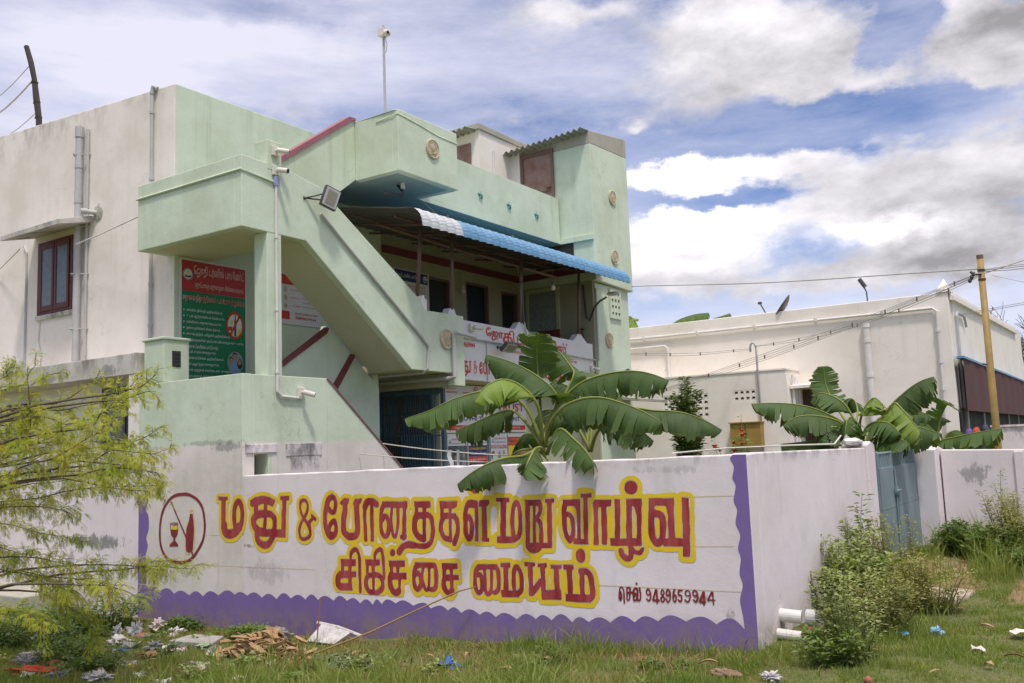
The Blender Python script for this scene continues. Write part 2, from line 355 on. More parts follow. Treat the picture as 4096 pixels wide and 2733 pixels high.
CONC = plaster('weathered_concrete', (.42, .40, .34), .8, .8, bmp=.8)
WALLW = plaster('compound_wall_whitewash', (.785, .71, .725), .5, .5, dark=(.36, .33, .31), tint=(.80, .79, .75), top=(1.60, .15, .8), splash=.30, crack=.25,
    spots=[((7.4, 12.0, .62), (.3, 1.1, .16), 1.0), ((7.4, 12.6, .40), (.3, .14, .22), .7), ((7.4, 11.0, .62), (.3, .12, .05), .7), ((7.4, 9.0, .66), (.3, .40, .035), .85), ((7.4, 8.55, .36), (.3, .55, .2), .35),
           ((7.4, 3.15, .38), (.3, .16, .06), .8), ((7.4, 3.4, 1.46), (.3, .5, .06), .35), ((7.4, 2.9, .26), (.3, .10, .12), .6), ((7.4, 4.35, .46), (.3, .12, .05), .7), ((14.4, 1.9, 1.1), (.4, .3, .2), .75)])
MAROON2 = paint('faded_maroon_paint', (.33, .12, .15), .6, .25, 5)
MAROON3 = paint('dull_maroon_paint', (.24, .115, .105), .7, .3, 5)
MAROON = paint('maroon_paint', (.20, .045, .05), .6, .3, 5)
BROWNP = paint('brown_metal_paint', (.20, .115, .095), .5, .25, 8)
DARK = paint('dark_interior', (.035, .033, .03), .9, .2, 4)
GLASSD = paint('dark_window_glass', (.05, .058, .06), .18, .25, 3, spec=.7)
GLASSP = paint('patterned_pane', (.10, .12, .13), .30, .3, 14, spec=.6, c2=(.16, .18, .18))
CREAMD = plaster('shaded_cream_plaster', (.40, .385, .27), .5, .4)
WOODR = paint('red_brown_window_wood', (.135, .032, .022), .5, .3, 9)
PVC = paint('grey_pvc', (.50, .49, .48), .45, .2, 4)
PVCW = paint('white_pvc', (.72, .69, .665), .5, .2, 4)
STEELB = paint('blue_grey_gate_paint', (.20, .27, .295), .5, .3, 3, sc=(1, 1, .5))
GRILLE = paint('dark_blue_grille_paint', (.075, .135, .17), .5, .3, 5)
DKMETAL = paint('dark_grey_metal', (.06, .062, .065), .45, .3, 6)
BLACKP = paint('black_plastic', (.02, .02, .022), .35, .2, 6)
LENSG = paint('lamp_glass', (.28, .26, .20), .25, .2, 20)
CAMW = paint('white_camera_plastic', (.70, .66, .58), .4, .15, 12)
RUST = paint('rusty_brown_sheet', (.24, .125, .095), .75, .35, 4, c2=(.33, .24, .215), bmp=.3)
ASB = paint('asbestos_cement', (.34, .325, .28), .9, .4, 3, bmp=.5)
REDP = paint('red_brush_paint', (.26, .016, .020), .6, .30, 9, sc=(1, 1, .25), c2=(.44, .075, .075))
MARP = paint('maroon_brush_paint', (.19, .016, .018), .6, .3, 9, c2=(.26, .03, .03))
YELP = paint('yellow_brush_paint', (.80, .54, .008), .6, .15, 6, c2=(.68, .50, .03))
PURP = plaster('purple_wall_paint', (.185, .125, .33), .5, .25, tint=(1.25, 1.28, 1.12), dark=(.25, .2, .28), splash=.32)
TXTR = paint('red_lettering', (.58, .055, .022), .6, .1, 9)
TXTW = paint('white_lettering', (.72, .72, .70), .6, .1, 9)
TXTP = paint('pale_pink_lettering', (.72, .52, .46), .6, .1, 9)
TXTY = paint('yellow_lettering', (.75, .58, .02), .6, .1, 9)
TXTN = paint('navy_lettering', (.04, .03, .16), .6, .1, 9)
SIGNW = paint('white_sign_board', (.70, .68, .67), .45, .12, 2)
POSTG = paint('green_poster', (.012, .19, .075), .45, .12, 2)
POSTR = paint('red_poster', (.46, .035, .035), .45, .12, 2)
POSTB = paint('navy_poster', (.03, .035, .17), .45, .12, 2)
POSTY = paint('yellow_poster', (.74, .60, .01), .45, .1, 2)
SKIN = paint('printed_skin_tone', (.42, .25, .16), .5, .2, 20)
PHOTO = paint('printed_photo', (.12, .14, .17), .4, .3, 9, c2=(.035, .04, .05))
BLUESH = paint('blue_roof_tile_sheet', (.10, .24, .40), .42, .2, 3, c2=(.15, .31, .47))
WHSH = paint('white_roof_tile_sheet', (.50, .515, .53), .45, .15, 3)
UNDER = paint('grey_sheet_underside', (.13, .125, .12), .6, .2, 3)
STARP = paint('green_star_glaze', (.12, .33, .27), .4, .2, 9)
STONE = paint('carved_buff_stone', (.56, .47, .33), .85, .3, 14, c2=(.40, .33, .22), bmp=.4)
OCHRE = paint('ochre_cabinet_paint', (.36, .235, .055), .6, .3, 4, c2=(.30, .19, .05))
POLEY = paint('ochre_pole_paint', (.36, .235, .065), .6, .3, 6, c2=(.25, .165, .06))
CURT = paint('maroon_awning_cloth', (.105, .045, .045), .85, .2, 4)
WIREM = paint('grey_cable', (.40, .38, .35), .6, .2, 6)
ROPE = paint('pale_rope', (.62, .58, .52), .8, .2, 9)
BARK = paint('grey_brown_bark', (.13, .095, .065), .9, .4, 9, bmp=.8)
LACE = paint('grey_lace_curtain', (.30, .33, .30), .8, .3, 18, c2=(.18, .21, .20))
# ------------------------------------------------------------------ terrain
def sst(t): t = min(max(t, 0), 1); return t*t*(3-2*t)
def gz(x, y):
    return (-.02-.052*min(max(y-2.5, 0), 6.4))*(1 if x < 7.4 else max(0, 1-(x-7.4)/1.5)) + .12*sst((x-9)/4)*(1-min(max((y-4)/3, 0), 1))
def bumpz(x, y):
    return .025*math.sin(x*2.1+y*1.3)*math.sin(y*2.7-x*.7) + .012*math.sin(x*6.1+1)*math.sin(y*5.3)
def soil(name='soil_and_turf'):
    m, t, bs = newmat(name); p = nn(t, 'ShaderNodeNewGeometry').outputs['Position']
    gr = mixc(t, ramp(t, noise(t, p, 3.5, 6, .7), .35, .7), (.105, .125, .032), (.16, .145, .052))
    gr = mixc(t, ramp(t, noise(t, p, 22, 5, .7), .45, .75), gr, (.055, .07, .022))
    so = mixc(t, ramp(t, noise(t, p, 9, 6, .7), .3, .7), (.27, .155, .085), (.20, .125, .075))
    f = ramp(t, noise(t, p, 1.1, 6, .65, off=(2, 5, 1)), .60, .74)
    acc = f
    for (x, y, sx_, sy_) in ((10.9, .75, 1.1, .55), (12.1, 2.05, .8, .45), (11.0, 1.7, .9, .25), (7.2, 3.2, .22, .9), (6.3, 6.3, .35, 1.0), (6.6, 2.6, .22, .3)):
        v = nn(t, 'ShaderNodeVectorMath', operation='SUBTRACT'); t.links.new(p, v.inputs[0]); v.inputs[1].default_value = (x, y, 0)
        v2 = nn(t, 'ShaderNodeVectorMath', operation='MULTIPLY'); t.links.new(v.outputs[0], v2.inputs[0]); v2.inputs[1].default_value = (1/sx_, 1/sy_, 0)
        v3 = nn(t, 'ShaderNodeVectorMath', operation='DOT_PRODUCT'); t.links.new(v2.outputs[0], v3.inputs[0]); t.links.new(v2.outputs[0], v3.inputs[1])
        e = mm(t, 'EXPONENT', mm(t, 'MULTIPLY', v3.outputs['Value'], -1.0))
        acc = mm(t, 'MAXIMUM', acc, ramp(t, mm(t, 'ADD', e, mm(t, 'MULTIPLY', mm(t, 'SUBTRACT', noise(t, p, 4, 5, .7), .5), .8)), .35, .6))
    c = mixc(t, acc, gr, so)
    t.links.new(c, bs.inputs['Base Color']); bs.inputs['Roughness'].default_value = .95
    bump(t, bs, mm(t, 'ADD', noise(t, p, 14, 6, .7), mm(t, 'MULTIPLY', noise(t, p, 60, 3, .7), .4)), .8, .04)
    return m
SOIL = soil()
xs = [-400, -150, -60, -20] + [i*.25 for i in range(8, 70)] + [20, 26, 36, 60, 150, 400]
ys = [-400, -150, -60, -20, -8] + [-5+i*.25 for i in range(0, 76)] + [16, 22, 36, 60, 150, 400]
g = MB(); g.grid([[(x, y, gz(x, y)+bumpz(x, y)) for y in ys] for x in xs])
tag(g.build('ground', SOIL, smooth=True, clean=False), kind='structure')

# ------------------------------------------------------------------ the clinic
B = thing('clinic_building', (7.87, 10.96, 0), 'pale green two-storey building with outside stairs and a square tower behind the lettered wall', 'building')
# main block: white on its left face, pale green towards the yard
m = MB()
T0, T1 = 7.10, 7.62                                # its parapet climbs a little towards the back
m.poly([(7.87, 10.96, -.3), (7.87, 19, -.3), (7.87, 19, T1), (7.87, 10.96, T0)], 0)
m.poly([(7.87, 10.96, -.3), (12.2, 10.96, -.3), (12.2, 10.96, T0), (7.87, 10.96, T0)], 1)
m.poly([(12.2, 10.96, -.3), (12.2, 19, -.3), (12.2, 19, T1), (12.2, 10.96, T0)], 1)
m.poly([(7.87, 19, -.3), (12.2, 19, -.3), (12.2, 19, T1), (7.87, 19, T1)], 0)
m.poly([(7.87, 10.96, T0), (12.2, 10.96, T0), (12.2, 19, T1), (7.87, 19, T1)], 0)
m.build('main_wall', [WHITE, MINT], B, bevel=.012)
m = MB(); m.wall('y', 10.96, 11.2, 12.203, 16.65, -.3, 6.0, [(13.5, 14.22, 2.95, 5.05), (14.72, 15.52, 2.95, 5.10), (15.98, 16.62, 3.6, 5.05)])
m.build('upper_storey_wall', CREAMD, B, clean=True)
m = MB(); m.box(12.3, 17.6, 11.5, 19, -.3, 6.05); m.build('rear_wall', MINT, B)
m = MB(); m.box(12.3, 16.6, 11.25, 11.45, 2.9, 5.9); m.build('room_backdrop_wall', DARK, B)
# roof slab, parapet, balcony box
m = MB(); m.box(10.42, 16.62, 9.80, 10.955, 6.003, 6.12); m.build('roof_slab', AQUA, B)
m = MB(); m.box(11.9, 16.6, 9.80, 9.93, 6.12, 7.0); m.box(11.9, 16.6, 9.795, 9.80, 6.0, 6.12); m.build('parapet', MINT, B, bevel=.01)
m = MB(); m.box(10.40, 11.90, 8.95, 9.07, 6.0, 6.98); m.box(10.40, 10.52, 9.07, 9.86, 6.0, 6.98); m.box(11.78, 11.90, 9.07, 9.80, 6.0, 6.98)
m.build('balcony_parapet', MINT, B, bevel=.012)
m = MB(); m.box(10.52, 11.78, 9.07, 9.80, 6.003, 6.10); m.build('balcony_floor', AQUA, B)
m = MB(); m.tube([(10.40-.004, 9.4, 6.86), (10.396, 8.946, 6.90), (10.9, 8.946, 6.86), (11.4, 8.946, 6.80), (11.9, 8.946, 6.80)], .008, 5); m.build('plaster_ridge', MINT, B)
# third flight: up to the terrace
m = MB(); m.prism([(8.55, 4.62), (10.43, 6.04), (10.43, 7.0), (10.34, 6.99), (8.60, 5.78)], 'y', 9.86, 9.98)
m.build('terrace_stair_parapet', MINT, B, bevel=.008)
m = MB(); m.prism([(8.55, 5.72), (8.55, 5.81), (10.26, 7.02), (10.40, 7.03), (10.40, 6.985), (10.34, 6.98)], 'y', 9.83, 10.0); m.build('stair_coping', MAROON2, B)
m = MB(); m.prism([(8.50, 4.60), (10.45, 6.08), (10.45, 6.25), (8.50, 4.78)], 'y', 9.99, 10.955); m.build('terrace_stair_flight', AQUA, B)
# landing with its parapet
m = MB(); m.box(7.40, 8.48, 9.05, 11.0, 4.575, 4.69); m.build('landing_slab', CREAM, B)
m = MB(); m.box(7.39, 7.51, 9.068, 11.11, 4.57, 5.50); m.box(7.51, 7.865, 10.99, 11.11, 4.573, 5.50)
m.build('landing_parapet', MINT, B, bevel=.012)
# second flight: front panel in one piece with column strip
m = MB(); m.prism([(7.39, 4.57), (8.47, 4.56), (10.59, 2.935), (11.62, 2.925), (11.62, 2.73), (11.93, 2.725), (11.93, 3.88), (10.95, 3.88), (10.85, 4.02), (8.74, 5.36), (8.2, 5.46), (7.39, 5.50)], 'y', 8.95, 9.07)
m.build('stair_parapet', MINT, B, bevel=.01)
m = MB(); m.prism([(8.47, 4.575), (10.59, 2.945), (10.62, 3.12), (8.50, 4.75)], 'y', 9.07, 9.80); m.build('stair_flight', CREAM, B)
m = MB(); m.box(10.60, 11.62, 9.07, 10.95, 2.94, 3.06); m.build('veranda_corner_slab', CREAM, B)
m = MB(); m.box(11.65, 11.92, 9.07, 10.95, 2.735, 2.94); m.build('beam', CREAM, B, bevel=.008)
m = MB(); m.box(7.80, 8.04, 8.954, 9.20, -.3, 4.575); m.build('column', MINT, B, bevel=.01)
m = MB(); m.box(7.80, 8.05, 8.945, 9.19, 5.40, 5.80); m.build('camera_pier', MINT, B, bevel=.012)
# lower stair walls
m = MB(); m.prism([(8.05, 1.2), (10.84, 1.2), (10.84, 2.72), (10.26, 3.20), (9.72, 3.62), (9.66, 3.47), (8.86, 2.96), (8.05, 2.4)], 'y', 9.85, 9.97); m.build('inner_stair_wall', MINT, B)
m = MB(); m.prism([(8.05, 2.42), (8.86, 2.97), (9.70, 3.50), (9.74, 3.58), (9.66, 3.585), (8.82, 3.03), (8.05, 2.5)], 'y', 9.82, 9.855)
m.prism([(9.60, 2.45), (10.20, 3.22), (10.28, 3.22), (10.28, 3.18), (9.72, 2.43)], 'y', 9.82, 9.85); m.build('stair_handrail', MAROON, B)
m = MB(); m.box(10.72, 10.84, 9.86, 10.95, -.2, 2.94); m.build('stair_end_wall', MINT, B)
m = MB(); m.box(7.40, 7.55, 8.953, 11.05, -.7, 2.73)
m.wall('y', 8.95, 9.10, 7.55, 8.82, -.3, 2.725, [(7.58, 7.86, 1.46, 1.74)])
m.prism([(8.823, -.3), (10.9, -.3), (10.9, .98), (10.34, 1.46), (8.823, 2.72)], 'y', 8.95, 9.10)
m.build('low_stair_wall', MINT_LOW, B, bevel=.008)
m = MB(); m.box(7.56, 7.90, 9.10, 9.5, 1.44, 1.455); m.box(7.87, 7.9, 9.1, 9.5, 1.455, 1.78); m.box(7.56, 7.9, 9.5, 9.53, 1.44, 1.78); m.build('niche', WALLW, B)
m = MB(); m.box(7.44, 7.93, 8.935, 8.95, 1.755, 1.86); m.box(8.08, 8.70, 8.938, 8.95, 1.70, 1.86); m.box(8.16, 8.66, 8.942, 8.95, 1.40, 1.70); m.build('white_lintel', WALLW, B, bevel=.006)
m = MB(); m.prism([(8.815, 2.713), (8.83, 2.727), (10.90, .990), (10.89, .975)], 'y', 8.935, 9.12); m.build('low_wall_coping', MAROON3, B)
m = MB(); m.box(7.56, 8.8, 9.12, 10.95, 1.72, 1.84); m.build('lower_landing', CREAM, B)
m = MB(); m.box(7.40+.003, 7.80, 10.52, 10.95, 2.73, 3.30); m.box(7.38, 7.82, 10.50, 10.98, 3.30, 3.34); m.build('pier', MINT, B, bevel=.012)
m = MB(); m.box(7.53, 7.66, 10.512, 10.52, 2.94, 3.155); v = m.build('meter_opening', DARK, B)
m = MB()
for i in range(3):
    for j in range(4): m.box(7.555+i*.036, 7.57+i*.036, 10.508, 10.512, 2.97+j*.05, 2.985+j*.05)
m.build('bolt', DKMETAL, v)
# left face: slab, openings, window
m = MB(); m.box(7.40, 7.866, 11.12, 19, 2.89, 3.18); m.build('sunshade_slab', SLABW, B, bevel=.008)
m = MB(); m.box(7.41, 7.60, 11.06, 11.30, -.4, 2.885); m.build('ground_floor_pier', WHITE2, B)
def window(parent, ax_x, y0, y1, z0, z1, leaves, frame, pane, name='window', fw=.07):
    w = MB()
    w.box(ax_x-.03, ax_x+.03, y0, y0+fw, z0, z1); w.box(ax_x-.03, ax_x+.03, y1-fw, y1, z0, z1)
    w.box(ax_x-.028, ax_x+.028, y0+fw, y1-fw, z0, z0+fw); w.box(ax_x-.028, ax_x+.028, y0+fw, y1-fw, z1-fw, z1)
    n = leaves; ww = (y1-y0-2*fw)/n
    for i in range(n):
        a = y0+fw+i*ww; b = a+ww
        w.box(ax_x-.045, ax_x-.028, a+.01, a+.07, z0+fw*.6, z1-fw*.6); w.box(ax_x-.045, ax_x-.028, b-.07, b-.01, z0+fw*.6, z1-fw*.6)
        w.box(ax_x-.044, ax_x-.028, a+.07, b-.07, z0+fw*.6, z0+fw*.6+.09); w.box(ax_x-.044, ax_x-.028, a+.07, b-.07, z1-fw*.6-.09, z1-fw*.6)
    f = w.build(name, frame, parent, bevel=.005)
    for i in range(n):
        a = y0+fw+i*ww; q = MB(); q.box(ax_x-.034, ax_x-.026, a+.06, a+ww-.06, z0+.08, z1-.08); q.build('pane', pane, f)
    return f
window(B, 7.86, 13.46, 14.47, 4.10, 5.28, 2, WOODR, GLASSP)
m = MB(); m.box(7.83, 7.87, 13.42, 14.52, 4.02, 4.09); m.build('window_sill', SLABW, B)
m = MB(); m.prism([(7.30, 5.26), (7.87, 5.40), (7.87, 5.50), (7.30, 5.34)], 'y', 12.95, 14.62); m.build('window_sunshade', SLABW, B, bevel=.006)
for (a, b, c, d) in ((11.92, 12.62, 1.90, 2.80), (14.75, 15.35, 1.95, 2.70)):
    window(B, 7.86, a, b, c, d, 1, DKMETAL, GLASSD)
# pipes on the left face
m = MB(); m.tube([(7.78, 13.24, 3.18), (7.78, 13.24, 6.95)], .057, 14); m.tube([(7.78, 13.24, 5.72), (7.78, 13.24, 5.92)], .064, 14); m.tube([(7.78, 13.24, 6.28), (7.78, 13.24, 6.36)], .064, 14); m.tube([(7.78, 13.24, 6.78), (7.78, 13.24, 6.95)], .068, 14)
m.build('drain_pipe', PVC, B, smooth=False)
m = MB(); m.tube([(7.84, 13.10, 3.2), (7.84, 13.10, 6.9)], .022, 8); [m.tube([(7.86, 13.06, z), (7.78, 13.2, z), (7.68, 13.24, z), (7.76, 13.34, z), (7.86, 13.38, z)], .012, 5) for z in (3.75, 4.6, 5.35, 6.5)]; m.build('conduit', PVC, B)
m = MB(); m.tube([(7.83, 11.45, 3.2), (7.83, 11.45, 7.05)], .026, 10); [m.tube([(7.83, 11.45, z), (7.83, 11.45, z+.04)], .034, 10) for z in (3.6, 4.2, 4.85, 5.75, 6.75)]; m.tube([(7.83, 11.45, 7.05), (7.83, 11.42, 7.16), (7.86, 11.36, 7.12)], .034, 10); m.build('rain_pipe', PVC, B)
m = MB(); m.tube([(7.87, 12.86, 5.52), (7.70, 12.95, 5.53)], .038, 12); m.tube([(7.74, 12.93, 5.53), (7.66, 12.97, 5.53)], .048, 12); st_ = m.build('pipe_stub', PVC, B); m = MB(); m.ball((7.87, 12.84, 5.52), (.03, .12, .14), 16, 8, lambda d: 1+.12*math.sin(7*d.y)*math.sin(5*d.z)); m.build('mortar', CONC, st_)
m = MB(); m.tube([(7.86, 14.85, 3.25), (7.86, 14.86, 5.2), (7.86, 14.95, 5.32)], .022, 8); m.build('wall_conduit', PVC, B)
m = MB(); m.tube([(7.86, 14.42, 4.0), (7.86, 14.45, 3.7), (7.86, 14.36, 3.4), (7.86, 14.4, 3.2)], .012, 6); m.build('wall_cable', PVCW, B)
m = MB()
for k in range(5): m.tube([(7.83-.012*k, 15.0+(.14-.008*k)*math.cos(a), 3.33+(.13-.008*k)*math.sin(a)) for a in np.linspace(0, 2*PI, 17)], .012, 5, cap=False)
m.build('cable_coil', PVC, B)
m = MB(); m.tube([(7.50, 11.1, 5.13), (7.62, 12.4, 5.06), (7.65, 13.1, 5.02)], .010, 6); m.tube([(7.55, 14.5, 5.15), (7.8, 15.6, 5.02), (7.84, 17, 5.15)], .010, 6); m.build('strung_wire', PVCW, B)
m = MB(); m.tube([(7.378, 11.12, 5.30), (7.378, 8.94, 5.30), (7.96, 8.937, 5.24)], .016, 6); m.build('cable_duct', MINT, B)
m = MB(); m.tube([(7.93, 8.925, 5.28), (7.93, 8.925, 4.6), (7.93, 8.925, 2.72), (7.93, 8.925, 2.52), (8.0, 8.925, 2.46), (8.33, 8.925, 2.44)], .018, 8); [m.tube([(7.93, 8.925, z), (7.93, 8.925, z+.03)], .026, 8) for z in (2.75, 3.55, 4.5)]; m.build('camera_conduit', PVCW, B)
m = MB(); m.box(7.90, 7.97, 8.90, 8.95, 5.20, 5.32); m.build('junction_box', paint('violet_box', (.36, .36, .62)), B)
m = MB(); m.tube([(8.72, 8.925, 4.98), (10.82, 8.925, 3.44), (10.98, 8.925, 3.30), (10.93, 8.925, 2.96), (10.90, 8.99, 2.90), (10.85, 10.7, 2.90)], .020, 8); m.build('stair_conduit', PVC, B)
m = MB(); m.tube([(11.72, 8.84, 3.56), (11.60, 8.84, 3.58), (11.58, 8.90, 3.55), (11.58, 8.90, 2.86), (11.5, 9.0, 2.84), (11.4, 10.8, 2.86)], .034, 10); m.tube([(11.58, 8.86, 3.58), (12.12, 8.86, 3.54)], .030, 10); m.build('water_pipe', PVC, B)
# veranda: lettered parapet, posts, floor
m = MB(); m.prism([(11.935, 2.855), (16.55, 2.80), (16.55, 3.77), (11.935, 3.86)], 'y', 9.10, 9.25)
for (c, w) in ((11.83, .17), (13.89, .27), (16.03, .31)):
    z0 = 3.86-(c-11.93)*.0195-.02
    m.prism([(c-w, z0), (c-w*.75, z0+.05), (c-.05, z0+.18), (c+.05, z0+.18), (c+w*.75, z0+.05), (c+w, z0)], 'y', 9.103, 9.247)
SG = m.build('lettered_parapet', SIGNW, B, bevel=.006)
m = MB(); m.tube([(12.1, 9.07, 3.555), (13.5, 9.07, 3.525), (15.2, 9.07, 3.48), (16.62, 9.07, 3.44)], .016, 6); m.tube([(13.95, 9.07, 3.98), (14.02, 9.07, 3.7), (14.02, 9.07, 3.4), (14.06, 9.07, 3.2)], .014, 6); m.tube([(12.75, 9.085, 3.56), (12.75, 9.085, 2.86)], .010, 6); m.tube([(16.68, 9.04, 4.95), (16.68, 9.04, 3.42)], .02, 6); m.build('electric_conduit', PVC, B)
m = MB(); m.box(11.95, 16.6, 9.25, 10.955, 2.82, 2.96); m.build('veranda_slab', CREAM, B)
m = MB(); m.box(10.9, 11.03, 8.98, 9.12, 3.885, 4.06); m.prism([(10.92, 4.06), (11.01, 4.06), (10.985, 4.12), (10.945, 4.12)], 'y', 8.99, 9.11); m.build('post_block', WHITE2, B, bevel=.008)
m = MB(); m.box(12.21, 16.65, 10.90, 10.957, 5.31, 5.44); m.box(16.59, 16.648, 9.2, 10.90, 5.31, 5.44); m.build('maroon_band', MAROON, B)
def adoor(nm, x0, x1, z0, z1, mat, fr):
    d = MB(); d.box(x0+.05, x1-.05, 11.05, 11.09, z0, z1-.05); o = d.build(nm, mat, B)
    f = MB(); f.box(x0, x0+.05, 10.97, 11.10, z0, z1); f.box(x1-.05, x1, 10.97, 11.10, z0, z1); f.box(x0+.05, x1-.05, 10.97, 11.10, z1-.05, z1); f.build('frame', fr, o); return o
LACED = paint('dark_curtain', (.04, .045, .045), .8, .3, 14, c2=(.022, .024, .028), sc=(6, 1, .3))
NAVYD = paint('navy_door', (.012, .018, .035), .5, .3, 5)
adoor('door', 13.5, 14.22, 2.955, 5.05, LACED, BROWNP); adoor('door', 14.72, 15.52, 2.955, 5.10, NAVYD, BROWNP); adoor('window', 15.98, 16.62, 3.6, 5.05, LACED, BROWNP)
m = MB(); m.box(16.60, 16.64, 9.97, 10.66, 2.965, 5.02); o = m.build('side_door', LACE, B)
m = MB(); m.box(16.585, 16.645, 9.90, 9.97, 2.965, 5.10); m.box(16.585, 16.645, 10.66, 10.73, 2.965, 5.10); m.box(16.585, 16.645, 9.97, 10.66, 5.02, 5.10); m.build('frame', CREAM, o)
m = MB(); m.box(16.56, 16.60, 10.02, 10.05, 3.9, 4.05); m.box(16.57, 16.60, 10.00, 10.12, 3.68, 3.74); m.build('handle', DKMETAL, o)
# canopy of tiled sheet on posts
CN = thing('veranda_canopy', (11.0, 9.1, 3.9), 'curved tiled sheet canopy, white then blue, on brown posts over the veranda', 'canopy')
prof = [(10.93, 5.64), (10.4, 5.58), (9.88, 5.50), (9.3, 5.39), (8.85, 5.30)] + [(8.62-.26*math.sin(a), 5.03+.23*math.cos(a)) for a in np.linspace(.05, 1.5, 10)] + [(8.35, 4.98)]
pl = [Vector((0, a, b)) for a, b in prof]
pp = crom(pl, 46)
def sheet(x0, x1, off, rib):
    rows = []; n = max(2, int((x1-x0)/.032))
    for i in range(n+1):
        x = x0+(x1-x0)*i/n; row = []
        for j, p in enumerate(pp):
            t = (pp[min(j+1, 45)]-pp[max(j-1, 0)]).normalized(); nrm = Vector((0, t.z, -t.y)); nrm = nrm if nrm.z > 0 or nrm.y < 0 else -nrm
            k = rib*1.5*(abs(math.sin(PI*x/.20))**.6) + rib*.35*((j % 4)/4.0)
            q = p+nrm*(off+k); row.append((x, q.y, q.z))
        rows.append(row)
    return MB().grid(rows)
sheet(10.15, 11.15, .006, .028).build('white_sheet', WHSH, CN, clean=False, smooth=True)
sheet(11.15, 16.86, .006, .028).build('blue_sheet', BLUESH, CN, clean=False, smooth=True)
sheet(10.15, 16.86, -.004, .02).build('underside', UNDER, CN, clean=False)
for x, z0 in ((10.965, 4.10), (11.83, 4.0), (13.89, 3.96), (16.03, 3.93)):
    m = MB(); m.tube([(x, 9.12, z0), (x+(.05 if x < 11 else 0), 9.05, 5.29)], .032, 10); m.build('post', BROWNP, CN, smooth=True)
m = MB(); m.tube([(13.95, 9.09, 5.2), (13.97, 9.08, 4.9), (13.88, 9.06, 4.7), (13.94, 9.09, 4.6), (13.95, 9.09, 3.95)], .02, 6); m.build('cable', DKMETAL, CN)
m = MB()
for y, z in ((9.05, 5.285), (9.9, 5.45), (8.50, 5.17)): m.tube([(10.4, y, z), (16.8, y, z)], .022, 6)
for x in (10.9, 11.83, 13.0, 13.89, 15.0, 16.03): m.tube([(x, 8.5, 5.13), (x, 9.05, 5.25), (x, 10.9, 5.58)], .02, 6)
m.tube([(10.6, 9.6, 5.3), (13.0, 9.4, 5.12)], .03, 6); m.tube([(12.6, 9.5, 5.2), (15.6, 9.3, 5.06)], .03, 6)
m.build('frame', BROWNP, CN)
# tower
m = MB(); m.prism([(16.65, 5.13), (18.36, 5.07), (18.36, 8.16), (16.65, 8.08)], 'y', 9.0, 11.1); m.build('tower_wall', MINT, B, bevel=.015)
m = MB(); m.prism([(16.65, 8.083), (18.36, 8.163), (18.36, 8.60), (16.65, 8.36)], 'y', 9.0, 11.1)
TC = m.build('tower_cap', CONC, B, bevel=.012)
m = MB(); m.box(16.72, 18.25, 9.08, 12.0, -.3, 5.09); m.build('lower_tower_wall', MINT, B, bevel=.012)

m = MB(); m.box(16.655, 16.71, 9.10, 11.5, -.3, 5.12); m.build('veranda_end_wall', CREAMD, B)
m = MB(); m.box(16.62, 16.72, 9.02, 9.80, 6.0, 6.09); m.box(16.60, 16.65, 9.0, 9.80, 5.99, 6.11); m.build('string_course', MINT, B, bevel=.006)
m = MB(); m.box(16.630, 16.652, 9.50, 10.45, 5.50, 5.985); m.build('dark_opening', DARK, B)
m = MB(); m.box(16.63, 16.648, 9.92, 10.72, 6.13, 8.12); d = m.build('roof_door', RUST, B)
m = MB(); m.box(16.60, 16.632, 9.90, 9.96, 6.13, 8.16); m.box(16.60, 16.632, 10.68, 10.74, 6.13, 8.16); m.box(16.60, 16.632, 9.96, 10.68, 8.06, 8.16); m.box(16.605, 16.632, 9.96, 10.68, 7.22, 7.25); m.box(16.58, 16.62, 9.98, 10.08, 7.30, 7.32); m.build('frame', BROWNP, d)
m = MB(); m.box(16.60, 16.655, 10.76, 11.08, 6.13, 8.25); m.build('door_jamb', WHITE2, B)
def corrug(x0, x1, y0, y1, za, zb, amp=.03, pitch=.145):
    n = int((y1-y0)/.018); rows = []
    for i in range(n+1):
        y = y0+(y1-y0)*i/n; z = za+(zb-za)*i/n; k = amp*math.sin(2*PI*y/pitch); rows.append([(x0, y, z+k-.02), (x1, y, z+k+.05)])
    return MB().grid(rows)
corrug(16.30, 17.3, 9.02, 11.12, 8.33, 8.20).build('corrugated_roof', ASB, B, clean=False, sol=.008, smooth=True)
# penthouse behind
m = MB(); m.box(15.42, 18.6, 11.0, 14.0, 6.05, 8.50); m.build('penthouse_wall', WHITE2, B)
m = MB(); m.box(15.36, 18.7, 10.96, 14.1, 8.503, 8.63); m.build('penthouse_roof', CONC, B, bevel=.01)
m = MB(); m.box(15.40, 15.425, 11.22, 11.62, 6.1, 8.25); m.build('penthouse_door', RUST, B)
corrug(14.98, 15.5, 11.02, 13.2, 8.46, 8.33).build('corrugated_awning', ASB, B, clean=False, sol=.008, smooth=True)
m = MB(); m.tube([(15.9, 10.98, 6.2), (15.9, 10.98, 8.15)], .03, 8); m.build('vent_pipe', PVCW, B)
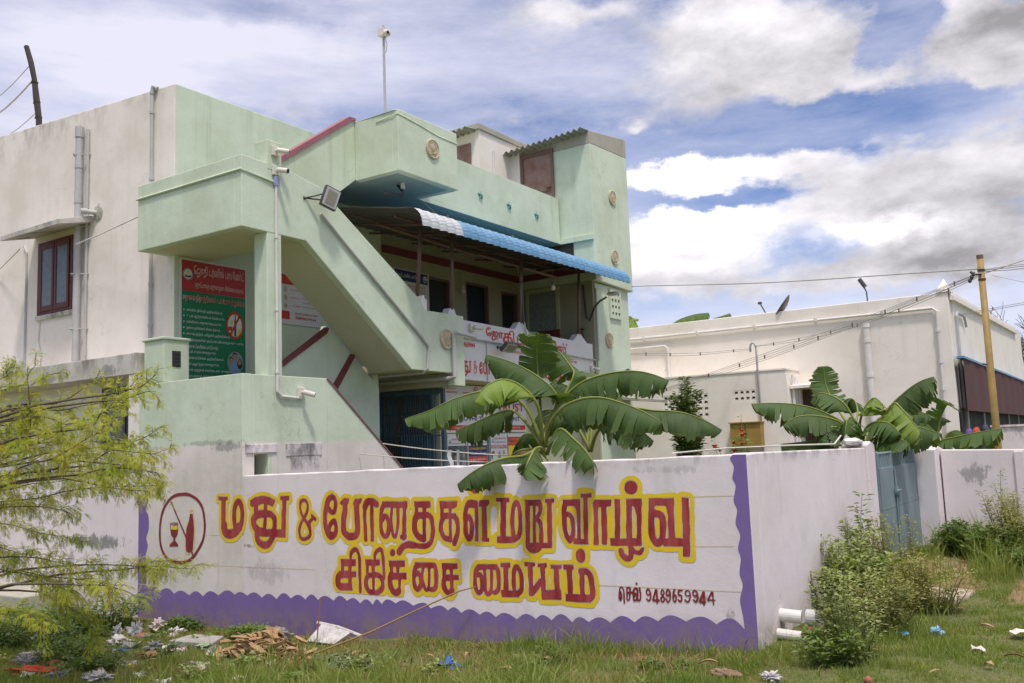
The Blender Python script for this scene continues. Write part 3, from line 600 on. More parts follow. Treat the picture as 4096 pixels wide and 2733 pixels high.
# breeze-block grille in the lower tower
def breeze(parent, x0, z0, nx, nz, cw, ch, y=None, mat=None, ax='y', a=9.07):
    m = MB(); holes = [(x0+i*cw+cw*.22, x0+i*cw+cw*.78, z0+j*ch+ch*.22, z0+j*ch+ch*.78) for i in range(nx) for j in range(nz)]
    m.wall(ax, a-.025, a+.01, x0-.03, x0+nx*cw+.03, z0-.03, z0+nz*ch+.03, holes)
    o = m.build('breeze_block_grille', mat, parent)
    d = MB()
    if ax == 'y': d.box(x0-.01, x0+nx*cw+.01, a+.001, a+.006, z0-.01, z0+nz*ch+.01)
    else: d.box(a+.001, a+.006, x0-.01, x0+nx*cw+.01, z0-.01, z0+nz*ch+.01)
    d.build('dark_gap', DARK, o)
    k = MB()                                    # each hole is half filled by a rounded lip
    for (p, q, r, s) in holes:
        c = (p+q)/2; w = (q-p)/2; pts = [(p, r), (q, r), (c+w*.55, r+(s-r)*.42), (c-w*.55, r+(s-r)*.42)]
        if ax == 'y': k.add([(h, a-.005, z) for h, z in pts], [(0, 1, 2, 3)])
        else: k.add([(a-.005, h, z) for h, z in pts], [(0, 1, 2, 3)])
    k.build('lip', mat, o)
    return o
breeze(B, 17.36, 4.42, 3, 4, .145, .145, mat=MINT, a=9.065)
m = MB(); m.prism([(9.07, 2.72), (8.2, 2.60), (8.2, 2.54), (9.07, 2.64)], 'x', 16.75, 18.1); m.build('door_sunshade', CONC, B, bevel=.006)
# ground floor front
m = MB(); m.box(11.95, 16.7, 9.52, 9.62, -.2, 2.815); m.build('ground_floor_wall', CREAM, B)
m = MB(); m.box(11.84, 11.90, 9.35, 10.79, 2.64, 2.72); m.box(11.84, 11.90, 9.35, 9.41, .0, 2.64); m.box(11.84, 11.90, 10.73, 10.79, 0, 2.64); m.box(11.845, 11.895, 9.58, 9.63, 0, 2.64)
for i in range(21): y = 9.67+i*.051; m.tube([(11.87, y, .05), (11.87, y, 2.64)], .008, 6, cap=False)
for z in (2.33, 1.95, 1.55): m.tube([(11.86, 9.41, z), (11.86, 10.73, z)], .010, 6)
GT = m.build('entrance_grille', GRILLE, B)
m = MB(); m.box(11.80, 11.835, 9.63, 10.25, .1, 1.95)
for i in range(11): y = 9.66+i*.055; m.tube([(11.78, y, .1), (11.78, y, 1.97)], .012, 6)
m.build('grille_door', GRILLE, GT)
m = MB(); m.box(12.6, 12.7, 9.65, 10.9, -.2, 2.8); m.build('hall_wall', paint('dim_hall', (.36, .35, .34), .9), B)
m = MB(); m.box(11.80, 11.83, 10.81, 10.94, 0, 2.7, 0); m.build('yellow_and_navy_banner', [paint('banner', (.45, .33, .02), .6)], B)
# ------------------------------------------------------------------ compound wall with the painted notice
CWL = thing('compound_wall', (7.4, 2.67, 0), 'whitewashed wall painted with big red and yellow Tamil letters above a scalloped purple border', 'wall')
def ztop(y): return 1.49+(8.95-y)/(8.95-2.67)*.09
m = MB(); n = 40
rows = [(8.95-(8.95-2.67)*i/n) for i in range(n+1)]
jit = [random.uniform(-.006, .006) for _ in rows]
m.prism([(8.95, -.7)] + [(y, ztop(y)+j) for y, j in zip(rows, jit)] + [(2.67, -.7)], 'x', 7.40, 7.60)
m.build('wall', WALLW, CWL, bevel=.012)
m = MB(); m.prism([(7.603, -.3), (11.42, -.3), (11.42, 1.545), (7.603, 1.585)], 'y', 2.67, 2.87); m.build('side_wall', WALLW, CWL, bevel=.012)
m = MB(); m.prism([(11.42, -.3), (11.80, -.3), (11.80, 1.58), (11.61, 1.62), (11.42, 1.58)], 'y', 2.64, 2.94); m.build('gate_pillar', WALLW, CWL, bevel=.015)
m = MB(); m.box(7.40, 7.6, 11.055, 19, -.7, 1.86); m.build('left_wall', WALLW, CWL, bevel=.01)
